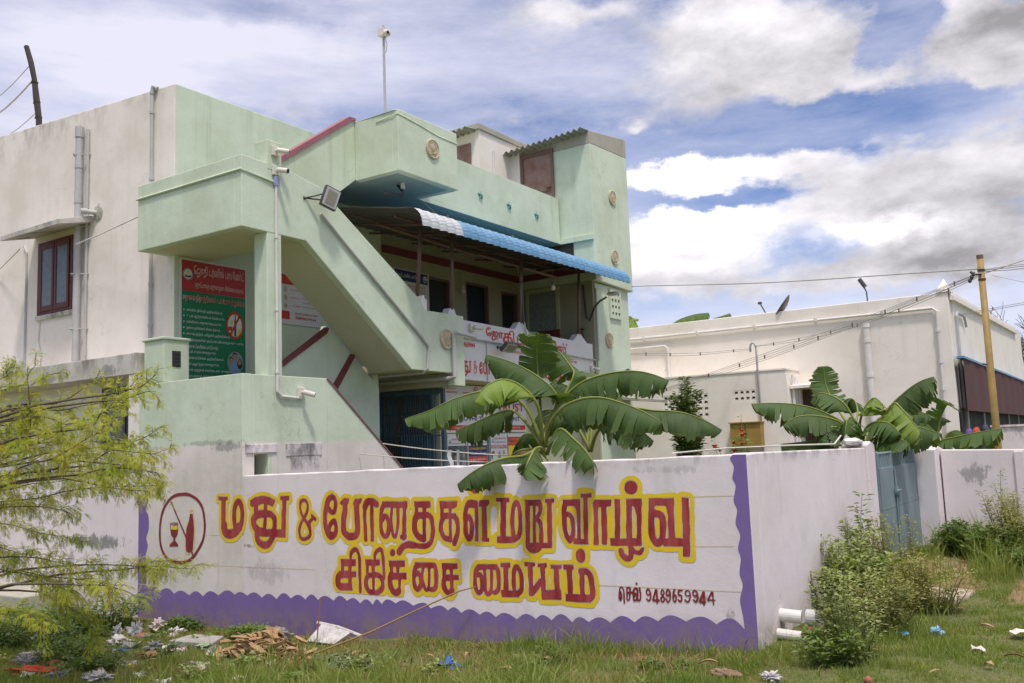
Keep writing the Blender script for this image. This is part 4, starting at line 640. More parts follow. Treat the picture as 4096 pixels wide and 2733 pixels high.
LET = """0l77:1751,1233 1741,841;0l37:1651,1216 1825,1216;0c107:1759,887 1760,876 1761,861 1763,844 1767,827 1774,814 1786,805 1800,798 1817,793 1835,789 1854,788 1873,788 1893,791 1914,796 1934,802 1953,810 1972,822 1991,837 2009,853 2024,867 2035,876;0c70:1971,845 1968,855 1964,868 1959,885 1955,903 1951,920 1949,939 1946,958 1945,978 1944,999 1945,1019 1947,1041 1950,1064 1954,1087 1959,1108 1966,1126 1975,1142 1985,1157 1996,1169 2008,1177 2019,1181 2030,1179 2041,1173 2052,1163 2062,1149 2071,1134 2078,1115 2084,1093 2089,1068 2092,1043 2094,1021 2093,1000 2091,979 2087,959 2082,940 2076,922 2067,904 2055,886 2042,870 2031,856 2023,846;0f0:2232,1187 2323,1229 2447,1246 2580,1229 2673,1195 2628,1121 2557,1143 2469,1158 2266,1116 2232,1142;0l75:2340,1158 2339,1038;0l59:2508,1173 2488,825;0l71:2311,1034 2545,1038;0c89:2490,1039 2472,1038 2447,1037 2418,1036 2390,1032 2367,1027 2348,1019 2331,1009 2316,997 2304,984 2297,970 2294,955 2295,938 2299,920 2306,904 2315,888 2328,875 2344,861 2362,849 2381,839 2399,832 2418,828 2439,827 2459,827 2476,828 2488,828;0c74:2523,1036 2535,1036 2552,1036 2571,1036 2590,1034 2606,1029 2619,1022 2632,1012 2643,1000 2653,988 2660,975 2664,961 2665,947 2665,932 2664,917 2662,901 2660,884 2657,866 2653,847 2650,832 2647,821;0c79:2648,843 2645,834 2642,821 2638,807 2633,791 2625,776 2615,760 2602,743 2588,726 2574,710 2559,698 2543,688 2527,681 2510,677 2493,674 2476,673 2459,675 2441,680 2423,687 2407,695 2393,704 2381,715 2371,729 2363,743 2356,757 2352,770 2350,782 2350,794 2351,806 2353,815 2354,822;0l88:2332,820 2782,815;0l70:2830,1232 2805,773;0l43:2755,1220 2910,1220;0c36:3302,997 3294,992 3282,985 3269,977 3256,968 3245,960 3235,953 3226,944 3218,936 3211,929 3206,924;0l36:3263,1032 3342,975;0c36:3234,939 3237,929 3240,916 3244,900 3247,883 3248,868 3249,853 3249,838 3247,823 3244,809 3237,797 3226,787 3212,777 3196,770 3180,764 3165,760 3150,758 3135,758 3121,760 3108,765 3098,773 3089,784 3082,799 3077,816 3074,833 3073,851 3075,868 3079,886 3085,904 3092,921 3100,937 3109,950 3118,962 3129,972 3139,983 3150,995 3160,1008 3172,1023 3183,1038 3193,1052 3200,1067 3206,1082 3210,1097 3212,1111 3213,1126 3212,1139 3209,1151 3204,1162 3197,1173 3190,1182 3182,1189 3172,1193 3162,1196 3151,1197 3140,1196 3130,1194 3121,1191 3112,1185 3104,1178 3098,1170 3093,1160 3090,1148 3088,1133 3088,1118 3090,1102 3092,1088 3096,1074 3101,1061 3107,1048 3114,1036 3122,1023 3131,1011 3141,1000 3152,989 3163,978 3173,967 3183,955 3192,944 3202,933 3211,922 3218,910 3226,898 3232,885 3238,872 3243,862 3246,854;0c65:3597,1231 3589,1228 3576,1223 3562,1217 3549,1209 3537,1196 3527,1178 3517,1157 3508,1132 3501,1107 3495,1083 3490,1061 3487,1038 3485,1016 3484,993 3485,971 3487,948 3491,924 3496,900 3503,878 3510,859 3520,842 3531,825 3544,811 3556,800 3569,794 3581,794 3595,799 3609,807 3620,815 3628,820;0c55:3526,1133 3528,1142 3531,1155 3535,1170 3540,1184 3547,1196 3555,1206 3565,1216 3576,1224 3587,1230 3597,1233 3607,1232 3617,1227 3626,1221 3634,1213 3641,1203 3646,1192 3649,1178 3651,1163 3652,1147 3651,1133 3649,1119 3645,1105 3641,1091 3635,1079 3628,1070 3621,1065 3612,1063 3602,1063 3592,1064 3584,1066 3576,1071 3568,1078 3560,1086 3554,1093 3550,1098;0c53:3545,846 3546,855 3546,869 3547,886 3550,902 3556,916 3566,929 3580,943 3595,955 3610,964 3621,969 3630,968 3637,962 3642,953 3647,942 3650,931 3653,919 3654,905 3655,890 3654,875 3652,862 3649,849 3644,837 3638,826 3631,818 3623,813 3613,812 3601,816 3588,822 3577,828 3569,832;0c76:3796,1182 3797,1169 3797,1151 3797,1130 3796,1107 3794,1085 3790,1064 3785,1042 3779,1019 3773,997 3770,974 3767,951 3766,927 3765,904 3766,882 3770,864 3777,849 3787,837 3798,828 3811,820 3822,813 3833,809 3844,806 3855,805 3867,805 3879,806 3893,806 3907,807 3922,810 3935,813 3946,820 3955,828 3962,837 3968,849 3973,864 3976,882 3977,904 3977,930 3975,958 3973,988 3972,1018 3971,1051 3970,1087 3970,1123 3969,1154 3969,1176;0f0:3718,1168 3773,1214 3860,1214 3849,1162 3742,1146;0f0:3916,1162 3955,1207 4055,1220 4040,1183 4006,1147 3925,1147;0c50:4087,1135 4087,1120 4086,1098 4085,1073 4084,1046 4085,1019 4086,993 4088,965 4090,936 4092,909 4093,884 4094,860 4094,836 4094,814 4094,795 4094,782;0c50:4197,1183 4196,1160 4194,1128 4192,1091 4191,1054 4190,1020 4189,991 4190,963 4190,936 4190,910 4191,885 4191,861 4190,837 4190,814 4190,795 4190,781;0c72:4090,1121 4094,1129 4099,1140 4106,1153 4114,1164 4124,1173 4136,1178 4152,1182 4168,1184 4184,1185 4198,1184 4212,1181 4226,1175 4239,1167 4250,1161 4258,1156;0c52:4462,1157 4450,1157 4434,1158 4415,1159 4396,1158 4381,1153 4368,1145 4357,1135 4347,1123 4339,1107 4332,1089 4326,1066 4322,1038 4320,1009 4319,980 4318,955 4318,933 4319,912 4321,893 4324,876 4329,861 4336,848 4344,836 4353,827 4362,820 4371,817 4380,817 4390,821 4400,828 4409,838 4415,850 4421,865 4424,884 4427,905 4429,925 4429,943 4428,959 4426,974 4423,988 4418,1000 4413,1009 4405,1017 4396,1023 4386,1027 4376,1029 4368,1029 4361,1025 4354,1018 4348,1009 4344,1001 4340,995;0c39:4479,1143 4477,1121 4473,1089 4469,1052 4465,1015 4464,983 4465,956 4468,929 4472,905 4476,883 4480,864 4485,849 4490,836 4496,827 4502,821 4507,819 4514,821 4520,827 4526,837 4533,850 4538,865 4543,884 4548,906 4553,931 4557,957 4559,985 4561,1016 4561,1053 4561,1090 4560,1121 4560,1144;0c54:4657,1164 4656,1145 4654,1118 4652,1087 4650,1055 4649,1025 4647,998 4646,970 4645,943 4644,917 4642,894 4640,872 4637,852 4634,834 4631,819 4629,808;0f0:4581,837 4674,839 4670,795 4580,797;0l62:4344,1151 4692,1152;0f0:4784,1185 5006,1186 5004,1123 4953,1121 4787,1124;0l47:4818,1158 4815,1060;0l49:4921,1158 4911,782;0l49:4789,1050 4981,1052;0c68:4904,1041 4892,1041 4874,1041 4853,1041 4834,1038 4818,1032 4807,1022 4799,1009 4792,993 4787,977 4783,962 4781,946 4780,930 4781,913 4784,898 4788,883 4793,870 4800,858 4808,847 4818,838 4829,829 4842,822 4859,816 4875,811 4890,808 4900,805;0c53:4947,1051 4955,1049 4968,1045 4982,1041 4995,1035 5005,1026 5012,1015 5016,1001 5019,985 5022,969 5023,952 5025,935 5026,917 5026,899 5025,880 5023,862 5020,844 5016,826 5011,808 5004,792 4997,778 4987,767 4976,757 4964,750 4950,743 4936,738 4921,734 4904,731 4886,730 4869,729 4851,729 4833,730 4813,733 4794,735 4777,738 4766,740;0c68:4774,737 4761,738 4742,739 4720,741 4698,742 4679,741 4664,738 4650,734 4637,729 4624,723 4613,716 4602,706 4591,694 4581,681 4573,670 4567,662;0f0:5126,1187 5352,1188 5343,1138 5305,1118 5124,1117;0l42:5154,1157 5151,1061;0l38:5259,1163 5250,795;0l51:5129,1041 5334,1043;0c57:5253,1042 5242,1042 5227,1043 5210,1042 5193,1040 5179,1034 5167,1024 5157,1011 5148,996 5140,980 5135,964 5132,949 5131,934 5132,918 5134,902 5138,888 5143,874 5149,860 5156,846 5165,835 5175,825 5188,818 5204,814 5220,810 5234,808 5244,806;0c55:5269,1043 5276,1042 5286,1041 5297,1039 5308,1035 5317,1029 5325,1020 5332,1009 5338,996 5342,982 5346,968 5348,951 5348,933 5347,914 5346,895 5344,879 5342,866 5339,854 5335,843 5330,833 5326,822 5320,811 5313,799 5306,788 5300,778 5296,771;0c55:5586,1168 5573,1169 5554,1171 5532,1173 5512,1172 5495,1167 5483,1158 5474,1146 5466,1131 5459,1114 5454,1095 5451,1073 5449,1047 5448,1020 5448,993 5448,969 5447,947 5446,925 5446,904 5447,885 5449,869 5454,855 5460,843 5467,833 5475,826 5482,823 5489,824 5496,828 5503,836 5509,846 5515,858 5519,872 5522,890 5524,910 5526,929 5526,945 5525,960 5523,974 5520,986 5517,998 5513,1008 5508,1016 5503,1024 5497,1030 5492,1034 5486,1035 5481,1034 5475,1029 5469,1023 5465,1017 5461,1013;0l69:5475,1159 5594,1159;0l39:5589,1146 5579,796;0l59:5680,1165 5680,797;0f0:5618,1183 5638,1201 5747,1199 5742,1165 5718,1140 5616,1132;0f0:5643,830 5732,832 5734,798 5641,796;0f0:5637,1311 5634,1297 5626,1285 5614,1275 5599,1268 5582,1265 5566,1266 5550,1271 5537,1280 5528,1291 5524,1305 5524,1319 5530,1332 5540,1344 5553,1353 5569,1358 5586,1358 5603,1355 5617,1348 5628,1338 5635,1325;0l69:5915,1208 5899,830;0l40:5828,1201 5990,1201;0l60:5823,820 6021,822;0c47:6022,832 6021,845 6018,862 6016,881 6014,903 6013,923 6012,943 6011,963 6011,984 6012,1005 6014,1026 6016,1048 6020,1072 6025,1096 6030,1118 6036,1135 6041,1149 6048,1161 6054,1169 6061,1175 6067,1177 6073,1175 6079,1169 6085,1160 6090,1149 6095,1136 6098,1120 6101,1101 6103,1081 6104,1060 6105,1039 6105,1017 6105,995 6104,972 6102,950 6100,930 6098,914 6095,898 6092,885 6087,872 6081,861 6071,850 6057,841 6043,832 6030,825 6021,820;0l49:6197,1196 6180,788;0l60:6169,1174 6344,1175;0l31:6271,1154 6257,788;0c43:6326,1178 6328,1171 6332,1161 6336,1148 6339,1136 6340,1125 6339,1115 6337,1105 6333,1095 6329,1086 6325,1077 6318,1068 6311,1059 6303,1050 6295,1043 6290,1038;0c48:6290,1023 6295,1020 6303,1016 6312,1010 6320,1003 6326,994 6331,983 6334,971 6336,958 6338,942 6339,923 6339,898 6338,868 6336,836 6335,809 6334,790;0l49:6159,773 6448,783;0c49:6184,771 6186,766 6188,758 6191,750 6195,743 6201,737 6207,733 6215,729 6224,727 6234,726 6243,726 6253,728 6264,731 6276,735 6286,739 6294,744 6301,750 6307,757 6311,764 6315,770 6317,774;0l54:6444,1196 6425,772;0l36:6394,1195 6497,1195;0c50:6688,1178 6677,1177 6662,1176 6644,1174 6627,1169 6615,1161 6608,1150 6604,1135 6601,1118 6600,1099 6598,1079 6597,1058 6596,1033 6595,1008 6595,984 6596,963 6598,944 6600,926 6603,910 6607,895 6611,881 6617,868 6625,856 6634,845 6641,836 6646,830;0c44:6650,830 6655,838 6662,848 6670,860 6678,874 6683,889 6687,905 6689,922 6690,941 6690,959 6689,976 6688,991 6687,1007 6684,1021 6681,1034 6676,1045 6669,1054 6661,1061 6652,1067 6643,1071 6635,1073 6628,1072 6621,1068 6615,1064 6610,1059 6606,1056;0l58:6588,1176 6773,1178;0l38:6753,1179 6746,827;0c35:6695,1173 6700,1169 6709,1163 6718,1156 6727,1148 6734,1139 6738,1128 6742,1114 6744,1101 6746,1089 6748,1081;0l50:6684,826 6842,826;0l45:6833,1237 6816,817;0l38:6783,1242 6894,1242;0l49:6937,1185 6923,800;0l55:7021,1168 7008,802;0f0:6904,1174 6925,1203 7099,1203 7096,1146 6908,1138;0l54:7160,1206 7143,848;0l56:7278,1208 7257,834;0l56:7243,1183 7400,1183;0l47:7374,1186 7355,831;0l62:7069,829 7382,834;0c28:7308,1169 7312,1166 7320,1162 7327,1156 7335,1149 7340,1142 7344,1131 7346,1119 7348,1105 7349,1094 7350,1086;0l48:7268,818 7266,723;0c51:7268,751 7267,744 7267,734 7266,723 7265,712 7262,704 7257,698 7250,694 7242,691 7234,690 7226,690 7218,692 7209,697 7201,702 7193,709 7187,715 7182,722 7179,730 7177,739 7175,746 7174,751;0c33:7285,779 7288,775 7293,768 7298,760 7304,753 7311,748 7319,745 7328,743 7337,742 7347,742 7355,744 7362,749 7369,756 7375,764 7381,772 7384,777;0f0:7366,1311 7362,1293 7353,1278 7339,1265 7321,1256 7302,1252 7282,1254 7264,1260 7249,1271 7239,1286 7234,1303 7235,1320 7242,1337 7254,1352 7270,1363 7289,1369 7308,1370 7327,1366 7344,1357 7357,1344 7364,1328;0l61:7470,1184 7707,1187;0c60:7494,1175 7492,1147 7490,1105 7487,1058 7484,1013 7482,977 7482,951 7482,930 7482,913 7484,898 7487,884 7492,870 7499,858 7506,848 7514,841 7521,835 7528,833 7535,833 7543,835 7550,839 7557,844 7563,851 7569,860 7574,870 7579,882 7583,897 7586,916 7589,939 7591,963 7592,986 7592,1006 7591,1022 7590,1035 7588,1047 7585,1057 7579,1066 7570,1073 7558,1077 7545,1080 7534,1083 7526,1085;0l59:7676,1181 7668,850;0c33:7601,1176 7608,1173 7618,1171 7630,1167 7640,1161 7648,1154 7652,1143 7654,1128 7655,1112 7655,1098 7656,1089;0l66:7586,838 7800,845;0l65:7815,1219 7798,725;0l72:3717,521 3942,529;0l45:3744,526 3742,416;0l49:3856,516 3850,238;0l60:3685,396 3948,407;0c76:3849,399 3828,398 3798,397 3765,395 3733,392 3709,386 3694,377 3682,365 3675,351 3671,337 3669,324 3669,311 3672,297 3677,284 3687,273 3702,265 3726,262 3758,262 3793,264 3824,267 3846,268;0l75:3750,261 3884,270;0c42:3866,537 3866,549 3866,566 3867,585 3869,604 3873,619 3880,632 3889,643 3900,652 3911,660 3921,665 3931,668 3942,668 3952,667 3962,662 3970,655 3978,645 3985,633 3991,617 3996,599 3999,576 4001,548 4001,516 3999,480 3998,443 3998,407 3999,369 4000,327 4001,286 4002,251 4003,226;0l62:4079,536 4294,544;0l42:4110,533 4110,412;0l42:4195,523 4194,217;0c55:4194,408 4184,407 4169,407 4152,406 4135,403 4122,398 4112,390 4104,380 4097,369 4092,357 4089,344 4087,331 4087,317 4089,303 4092,290 4096,278 4102,267 4109,257 4117,248 4127,240 4137,235 4149,232 4163,231 4177,232 4190,233 4199,233;0c52:4222,416 4231,415 4244,414 4259,412 4273,409 4285,404 4295,397 4305,388 4313,378 4320,367 4325,356 4327,343 4328,329 4328,315 4326,301 4323,290 4318,280 4313,272 4306,265 4298,258 4288,252 4277,244 4262,236 4248,229 4235,223 4226,218;0c40:4223,550 4223,562 4222,579 4222,597 4224,616 4228,631 4234,643 4243,653 4254,662 4265,669 4274,674 4284,678 4294,681 4304,681 4312,678 4320,670 4326,658 4330,641 4334,620 4337,595 4340,568 4342,533 4344,491 4346,448 4347,410 4348,383;0f0:4509,653 4507,642 4502,632 4494,624 4485,618 4474,615 4463,616 4452,619 4444,626 4438,635 4435,645 4435,656 4439,667 4445,676 4454,683 4465,688 4476,689 4487,687 4496,682 4503,674 4508,664;0l61:4420,537 4640,545;0l44:4455,539 4457,434;0l47:4539,530 4540,418;0l63:4420,412 4658,419;0c65:4536,410 4521,410 4500,410 4477,409 4455,406 4440,399 4431,389 4427,375 4426,359 4427,343 4429,328 4432,313 4438,299 4446,284 4454,271 4462,261 4472,253 4482,247 4493,243 4503,241 4513,241 4522,244 4532,250 4541,258 4548,265 4553,269;0l40:4564,406 4559,247;0c51:4902,542 4888,542 4867,541 4844,540 4822,537 4804,532 4792,524 4783,514 4776,502 4770,489 4765,474 4761,456 4759,436 4757,415 4757,395 4758,377 4760,361 4763,346 4767,332 4772,320 4777,310 4783,302 4789,296 4795,292 4802,291 4809,293 4818,298 4828,307 4837,318 4846,330 4852,343 4854,357 4855,374 4853,390 4851,406 4847,420 4843,430 4836,439 4829,446 4822,452 4814,455 4807,456 4799,453 4791,449 4785,445 4780,442;0c37:4889,537 4886,519 4880,493 4874,463 4869,434 4868,408 4871,384 4878,361 4886,339 4895,321 4903,307 4910,298 4917,293 4924,292 4930,293 4936,297 4942,304 4947,313 4952,325 4956,341 4959,361 4961,390 4962,428 4962,467 4962,503 4962,527;0c51:4969,539 4980,539 4997,541 5014,542 5031,541 5043,535 5049,524 5052,509 5054,491 5054,472 5054,454 5055,437 5055,418 5054,399 5053,381 5051,366 5048,352 5044,339 5039,328 5033,318 5027,311 5018,306 5007,303 4995,302 4985,302 4978,302;0l49:4774,539 5049,543;0l58:5127,539 5331,546;0l48:5160,541 5157,440;0l39:5253,526 5250,288;0l48:5132,431 5343,438;0c60:5246,430 5234,430 5217,429 5197,428 5179,425 5166,420 5157,413 5152,404 5149,393 5148,382 5147,370 5149,358 5152,344 5156,330 5162,316 5168,306 5176,296 5186,288 5196,282 5206,278 5216,277 5225,280 5233,287 5242,296 5248,305 5253,310;0c49:5673,551 5661,551 5643,551 5624,551 5604,549 5589,545 5578,537 5569,528 5562,517 5556,504 5551,489 5547,471 5545,451 5543,430 5543,409 5543,390 5545,374 5548,358 5551,343 5556,331 5561,321 5566,313 5573,307 5580,304 5587,303 5593,304 5600,308 5607,315 5614,324 5620,334 5625,345 5627,358 5629,374 5630,390 5630,405 5629,419 5628,431 5626,442 5623,451 5620,460 5616,466 5609,470 5602,473 5593,474 5586,474 5581,475;0c39:5667,561 5667,542 5666,513 5665,481 5664,448 5664,421 5664,397 5664,375 5664,355 5665,338 5667,323 5671,312 5676,304 5681,299 5687,296 5693,296 5700,297 5709,301 5717,307 5725,315 5731,327 5736,342 5739,360 5741,380 5743,402 5744,425 5745,450 5745,480 5744,509 5743,534 5742,552;0c46:5754,553 5762,553 5774,554 5788,554 5801,552 5810,548 5817,540 5821,530 5823,517 5825,504 5827,489 5828,472 5829,454 5829,434 5828,415 5827,398 5824,383 5822,369 5818,355 5814,344 5809,334 5802,327 5794,322 5786,318 5779,316 5774,314;0l47:5576,550 5819,560;0l58:5917,583 5913,313;0l42:5853,578 5969,582;0l64:5853,309 6057,319;0c47:6010,324 6008,338 6006,358 6004,381 6002,404 6001,425 6001,444 6002,464 6003,482 6005,500 6009,515 6013,530 6019,543 6025,555 6032,564 6039,569 6047,569 6055,564 6063,556 6071,546 6078,536 6083,525 6088,512 6092,497 6095,482 6097,465 6097,447 6097,427 6096,406 6094,386 6091,370 6085,357 6078,347 6070,338 6062,332 6057,327;0l53:6197,606 6198,305;0l36:6135,597 6258,600;0l53:6206,329 6323,464;0l53:6336,582 6340,302;0l35:6279,593 6382,596;0l88:6316,325 6530,335;0l58:6487,582 6490,299;0l35:6427,585 6548,588;0l55:6628,588 6628,324;0l41:6563,588 6676,591;0l68:6573,314 6845,317;0l53:6756,570 6757,337;0c54:6745,556 6754,557 6768,558 6784,559 6799,559 6812,557 6821,552 6830,546 6837,539 6843,529 6848,518 6852,504 6855,487 6857,469 6858,451 6860,433 6861,417 6862,399 6863,383 6862,368 6861,354 6856,344 6850,334 6843,327 6836,321 6832,316;0f0:6805,698 6802,680 6795,664 6784,650 6770,641 6755,636 6740,637 6726,643 6715,654 6707,668 6703,686 6704,704 6709,721 6719,736 6731,748 6746,755 6761,757 6776,753 6789,744 6798,732 6804,716;1c39:943,1270 972,1271 1000,1271 1028,1270 1056,1267 1085,1262 1116,1254 1148,1243 1180,1231 1210,1217 1238,1202 1262,1186 1284,1169 1304,1150 1322,1130 1338,1108 1351,1084 1361,1058 1370,1030 1376,1002 1382,975 1386,947 1389,919 1391,890 1391,862 1389,834 1385,807 1379,779 1372,752 1363,726 1352,701 1338,677 1323,655 1305,633 1286,611 1265,589 1243,566 1218,541 1192,516 1166,494 1140,476 1115,461 1091,450 1066,441 1041,434 1014,428 985,422 955,418 924,415 892,414 859,414 826,416 790,419 755,424 720,431 689,440 661,450 635,463 611,477 589,494 569,512 552,532 536,555 522,580 511,605 501,631 494,657 488,684 485,711 483,739 482,769 482,800 483,832 486,866 491,899 497,932 506,964 517,997 530,1029 546,1059 563,1087 583,1114 607,1139 632,1163 657,1184 682,1202 705,1217 728,1229 751,1239 775,1247 800,1254 827,1260 856,1265 885,1267 914,1269 943,1270;1l24:715,1173 1011,748 1165,508;1f0:701,822 856,824 851,776 831,744 801,719 805,687 864,633 858,615 681,610 687,628 759,678 765,722 719,749;1l10:695,898 707,806;1l10:855,900 851,808;1c8:777,907 795,906 815,905 833,904 847,902 853,900 847,896 833,891 815,886 795,882 777,881 759,882 739,885 720,890 706,894 701,897 706,900 720,902 739,904 759,906 777,907;1f0:1099,1023 1153,1023 1167,941 1179,846 1172,712 1155,586 1089,538 1031,555 1012,629 1030,828 1072,923;1l6:788,391 789,336;1l5:1303,396 1310,350;2f0:711,866 850,868 848,832 791,811 721,830;2c11:1102,1023 1101,1028 1100,1036 1099,1044 1100,1052 1101,1059 1105,1064 1111,1069 1118,1073 1124,1075 1131,1076 1137,1075 1144,1073 1150,1069 1156,1064 1160,1059 1162,1053 1162,1045 1161,1036 1161,1029 1160,1024;2c10:1175,1012 1176,1003 1177,990 1178,974 1179,958 1181,941 1183,924 1185,907 1188,888 1190,868 1191,846 1191,822 1191,795 1190,767 1188,739 1186,712 1184,686 1183,658 1180,632 1176,607 1169,586 1157,569 1141,553 1124,541 1106,531 1089,525 1073,522 1056,523 1039,527 1024,533 1013,542 1006,555 1001,573 999,592 998,609 997,621;2c7:1061,939 1055,925 1046,905 1036,881 1026,855 1019,827 1013,796 1009,759 1006,723 1004,691 1002,668;1c16:7179,301 7179,309 7179,320 7179,333 7179,347 7179,359 7179,370 7179,381 7179,392 7179,403 7177,412 7175,419 7172,426 7169,432 7165,436 7161,439 7157,439 7153,438 7148,436 7144,432 7141,426 7139,418 7137,408 7135,396 7134,384 7133,374 7132,365 7132,356 7132,348 7133,341 7133,336 7135,332 7137,329 7140,327 7142,327 7145,328 7147,331 7150,336 7152,343 7154,350 7155,357 7154,366 7153,376 7151,386 7149,395 7147,401;1l16:7204,435 7247,437;1l16:7211,435 7207,329;1l16:7209,393 7269,397;1l16:7243,433 7231,333;1l16:7205,329 7231,331;1c16:7273,329 7273,336 7272,347 7272,359 7272,371 7272,382 7273,391 7274,400 7275,408 7277,415 7279,421 7283,426 7287,430 7291,433 7295,434 7299,435 7303,434 7306,434 7310,431 7312,427 7314,419 7314,406 7314,387 7313,368 7311,350 7311,338;1c16:7274,355 7277,361 7280,369 7284,378 7288,386 7291,389 7294,388 7298,384 7300,378 7303,372 7304,366 7304,360 7303,353 7302,346 7300,339 7297,335 7294,332 7289,331 7285,331 7281,331 7278,331;1c16:7308,333 7312,333 7317,333 7323,333 7329,334 7333,337 7336,342 7338,349 7340,357 7341,367 7342,377 7341,389 7340,403 7338,418 7336,431 7335,440;1f0:7320,477 7319,473 7317,470 7315,467 7312,465 7308,464 7305,464 7301,465 7299,468 7297,471 7296,474 7296,478 7297,481 7300,484 7303,487 7306,488 7310,489 7313,488 7316,486 7318,484 7320,481;1c16:7435,402 7432,398 7428,394 7423,388 7418,384 7414,383 7410,385 7406,389 7402,395 7400,400 7399,406 7399,412 7402,419 7406,426 7410,431 7413,434 7417,434 7422,432 7426,428 7430,423 7433,417 7436,409 7437,399 7438,389 7439,378 7438,369 7436,361 7433,353 7429,345 7424,339 7420,336 7416,336 7411,338 7406,343 7402,347 7399,350;1l16:7491,437 7457,340 7520,344;1l16:7499,438 7497,319;1c14:7553,389 7550,391 7546,395 7542,400 7539,405 7538,409 7539,415 7542,423 7546,430 7550,435 7553,437 7557,435 7560,431 7564,424 7567,417 7567,411 7566,406 7563,400 7559,395 7555,390 7551,384 7547,379 7543,374 7539,368 7536,363 7535,358 7536,352 7538,345 7542,339 7546,335 7549,334 7554,336 7559,340 7564,347 7567,353 7569,360 7568,366 7564,372 7560,379 7556,385 7553,389;1c16:7618,401 7614,399 7609,395 7604,391 7598,388 7594,388 7592,391 7590,396 7589,403 7588,410 7589,417 7590,422 7593,428 7596,434 7599,438 7602,440 7606,440 7610,438 7614,434 7618,429 7621,423 7622,414 7623,402 7623,390 7622,377 7621,367 7618,358 7613,349 7608,341 7604,335 7599,332 7596,334 7593,340 7590,348 7587,356 7585,361;1c15:7665,442 7662,435 7659,426 7656,415 7653,404 7651,394 7650,386 7649,377 7649,369 7650,362 7651,356 7653,351 7655,347 7658,343 7661,341 7664,341 7667,344 7670,348 7673,354 7676,360 7677,366 7678,372 7677,379 7676,386 7674,392 7672,396 7669,396 7665,394 7660,390 7656,387 7653,385;1l15:7741,441 7703,439;1c15:7704,436 7704,431 7702,423 7701,415 7701,407 7702,402 7705,399 7711,399 7716,400 7722,400 7725,399 7727,394 7729,388 7729,382 7729,375 7728,369 7727,364 7724,358 7721,354 7718,350 7715,348 7711,348 7707,350 7703,354 7699,357 7697,359;1c15:7801,402 7797,401 7791,399 7785,398 7779,397 7774,398 7770,401 7767,406 7765,411 7764,417 7764,422 7765,427 7768,432 7772,436 7777,439 7781,441 7786,441 7791,440 7796,437 7801,433 7804,428 7806,422 7808,414 7808,404 7808,395 7806,386 7803,378 7799,368 7794,359 7789,352 7784,348 7778,348 7772,350 7767,355 7762,360 7758,362;1c15:7870,406 7867,405 7861,403 7855,402 7848,401 7843,402 7840,405 7836,410 7833,415 7832,421 7831,426 7833,430 7836,435 7840,440 7844,443 7849,445 7853,445 7857,444 7862,441 7866,437 7869,432 7871,425 7873,415 7873,405 7874,395 7873,386 7871,378 7868,369 7864,362 7861,356 7857,352 7853,352 7848,355 7843,360 7839,364 7837,367;1l15:7929,444 7891,353 7945,357;1l15:7935,444 7927,326;1l15:8004,444 7963,372 8031,377;1l15:8009,444 8012,336;3l6:7887,1230 8249,1238;3l6:7873,813 8221,823;3l6:6932,442 8285,457;3l5:1341,767 1685,774;3l5:1126,399 3305,428"""
def parse():
    out = []
    for it in LET.split(';'):
        h, p = it.split(':'); pts = np.array([[float(q)/1000 for q in s.split(',')] for s in p.split()])
        out.append((int(h[0]), h[1], float(h[2:])/1000, pts))
    return out
STR = parse()
def sdf_field(layers, t0, t1, z0, z1, h):
    T = np.arange(t0, t1+h, h); Z = np.arange(z0, z1+h, h); F = np.full((len(Z), len(T)), 9.0)
    for lay, kind, w, P in STR:
        if lay not in layers: continue
        pad = w/2+.09
        i0 = max(0, int((P[:, 0].min()-pad-t0)/h)); i1 = min(len(T), int((P[:, 0].max()+pad-t0)/h)+2)
        j0 = max(0, int((P[:, 1].min()-pad-z0)/h)); j1 = min(len(Z), int((P[:, 1].max()+pad-z0)/h)+2)
        if i1 <= i0 or j1 <= j0: continue
        X, Y = np.meshgrid(T[i0:i1], Z[j0:j1]); D = np.full(X.shape, 9.0)
        seg = list(zip(P[:-1], P[1:])) if kind != 'f' else list(zip(P, np.roll(P, -1, 0)))
        ins = np.zeros(X.shape, bool)
        for a, b in seg:
            d = b-a; L = max(np.hypot(*d), 1e-6); u = d/L; rx = X-a[0]; ry = Y-a[1]; s = rx*u[0]+ry*u[1]
            if kind == 'l':
                q = np.abs(-rx*u[1]+ry*u[0])-w/2; r = np.abs(s-L/2)-L/2
                dd = np.hypot(np.maximum(q, 0), np.maximum(r, 0))+np.minimum(np.maximum(q, r), 0)
            else:
                s = np.clip(s, 0, L); dd = np.hypot(rx-s*u[0], ry-s*u[1])-(w/2 if kind == 'c' else 0)
                if kind == 'f':
                    with np.errstate(divide='ignore', invalid='ignore'):
                        c = ((a[1] > Y) != (b[1] > Y)) & (X < (b[0]-a[0])*(Y-a[1])/(b[1]-a[1]+1e-12)+a[0])
                    ins ^= c
            D = np.minimum(D, dd)
        if kind == 'f': D = np.where(ins, -D, D)
        F[j0:j1, i0:i1] = np.minimum(F[j0:j1, i0:i1], D)
    TT, ZZ = np.meshgrid(T, Z)
    wob = .0016*np.sin(TT*31+ZZ*13)+.0014*np.sin(ZZ*43-TT*19)+.0004*np.sin(TT*190+ZZ*170)
    return T, Z, F, wob, TT, ZZ
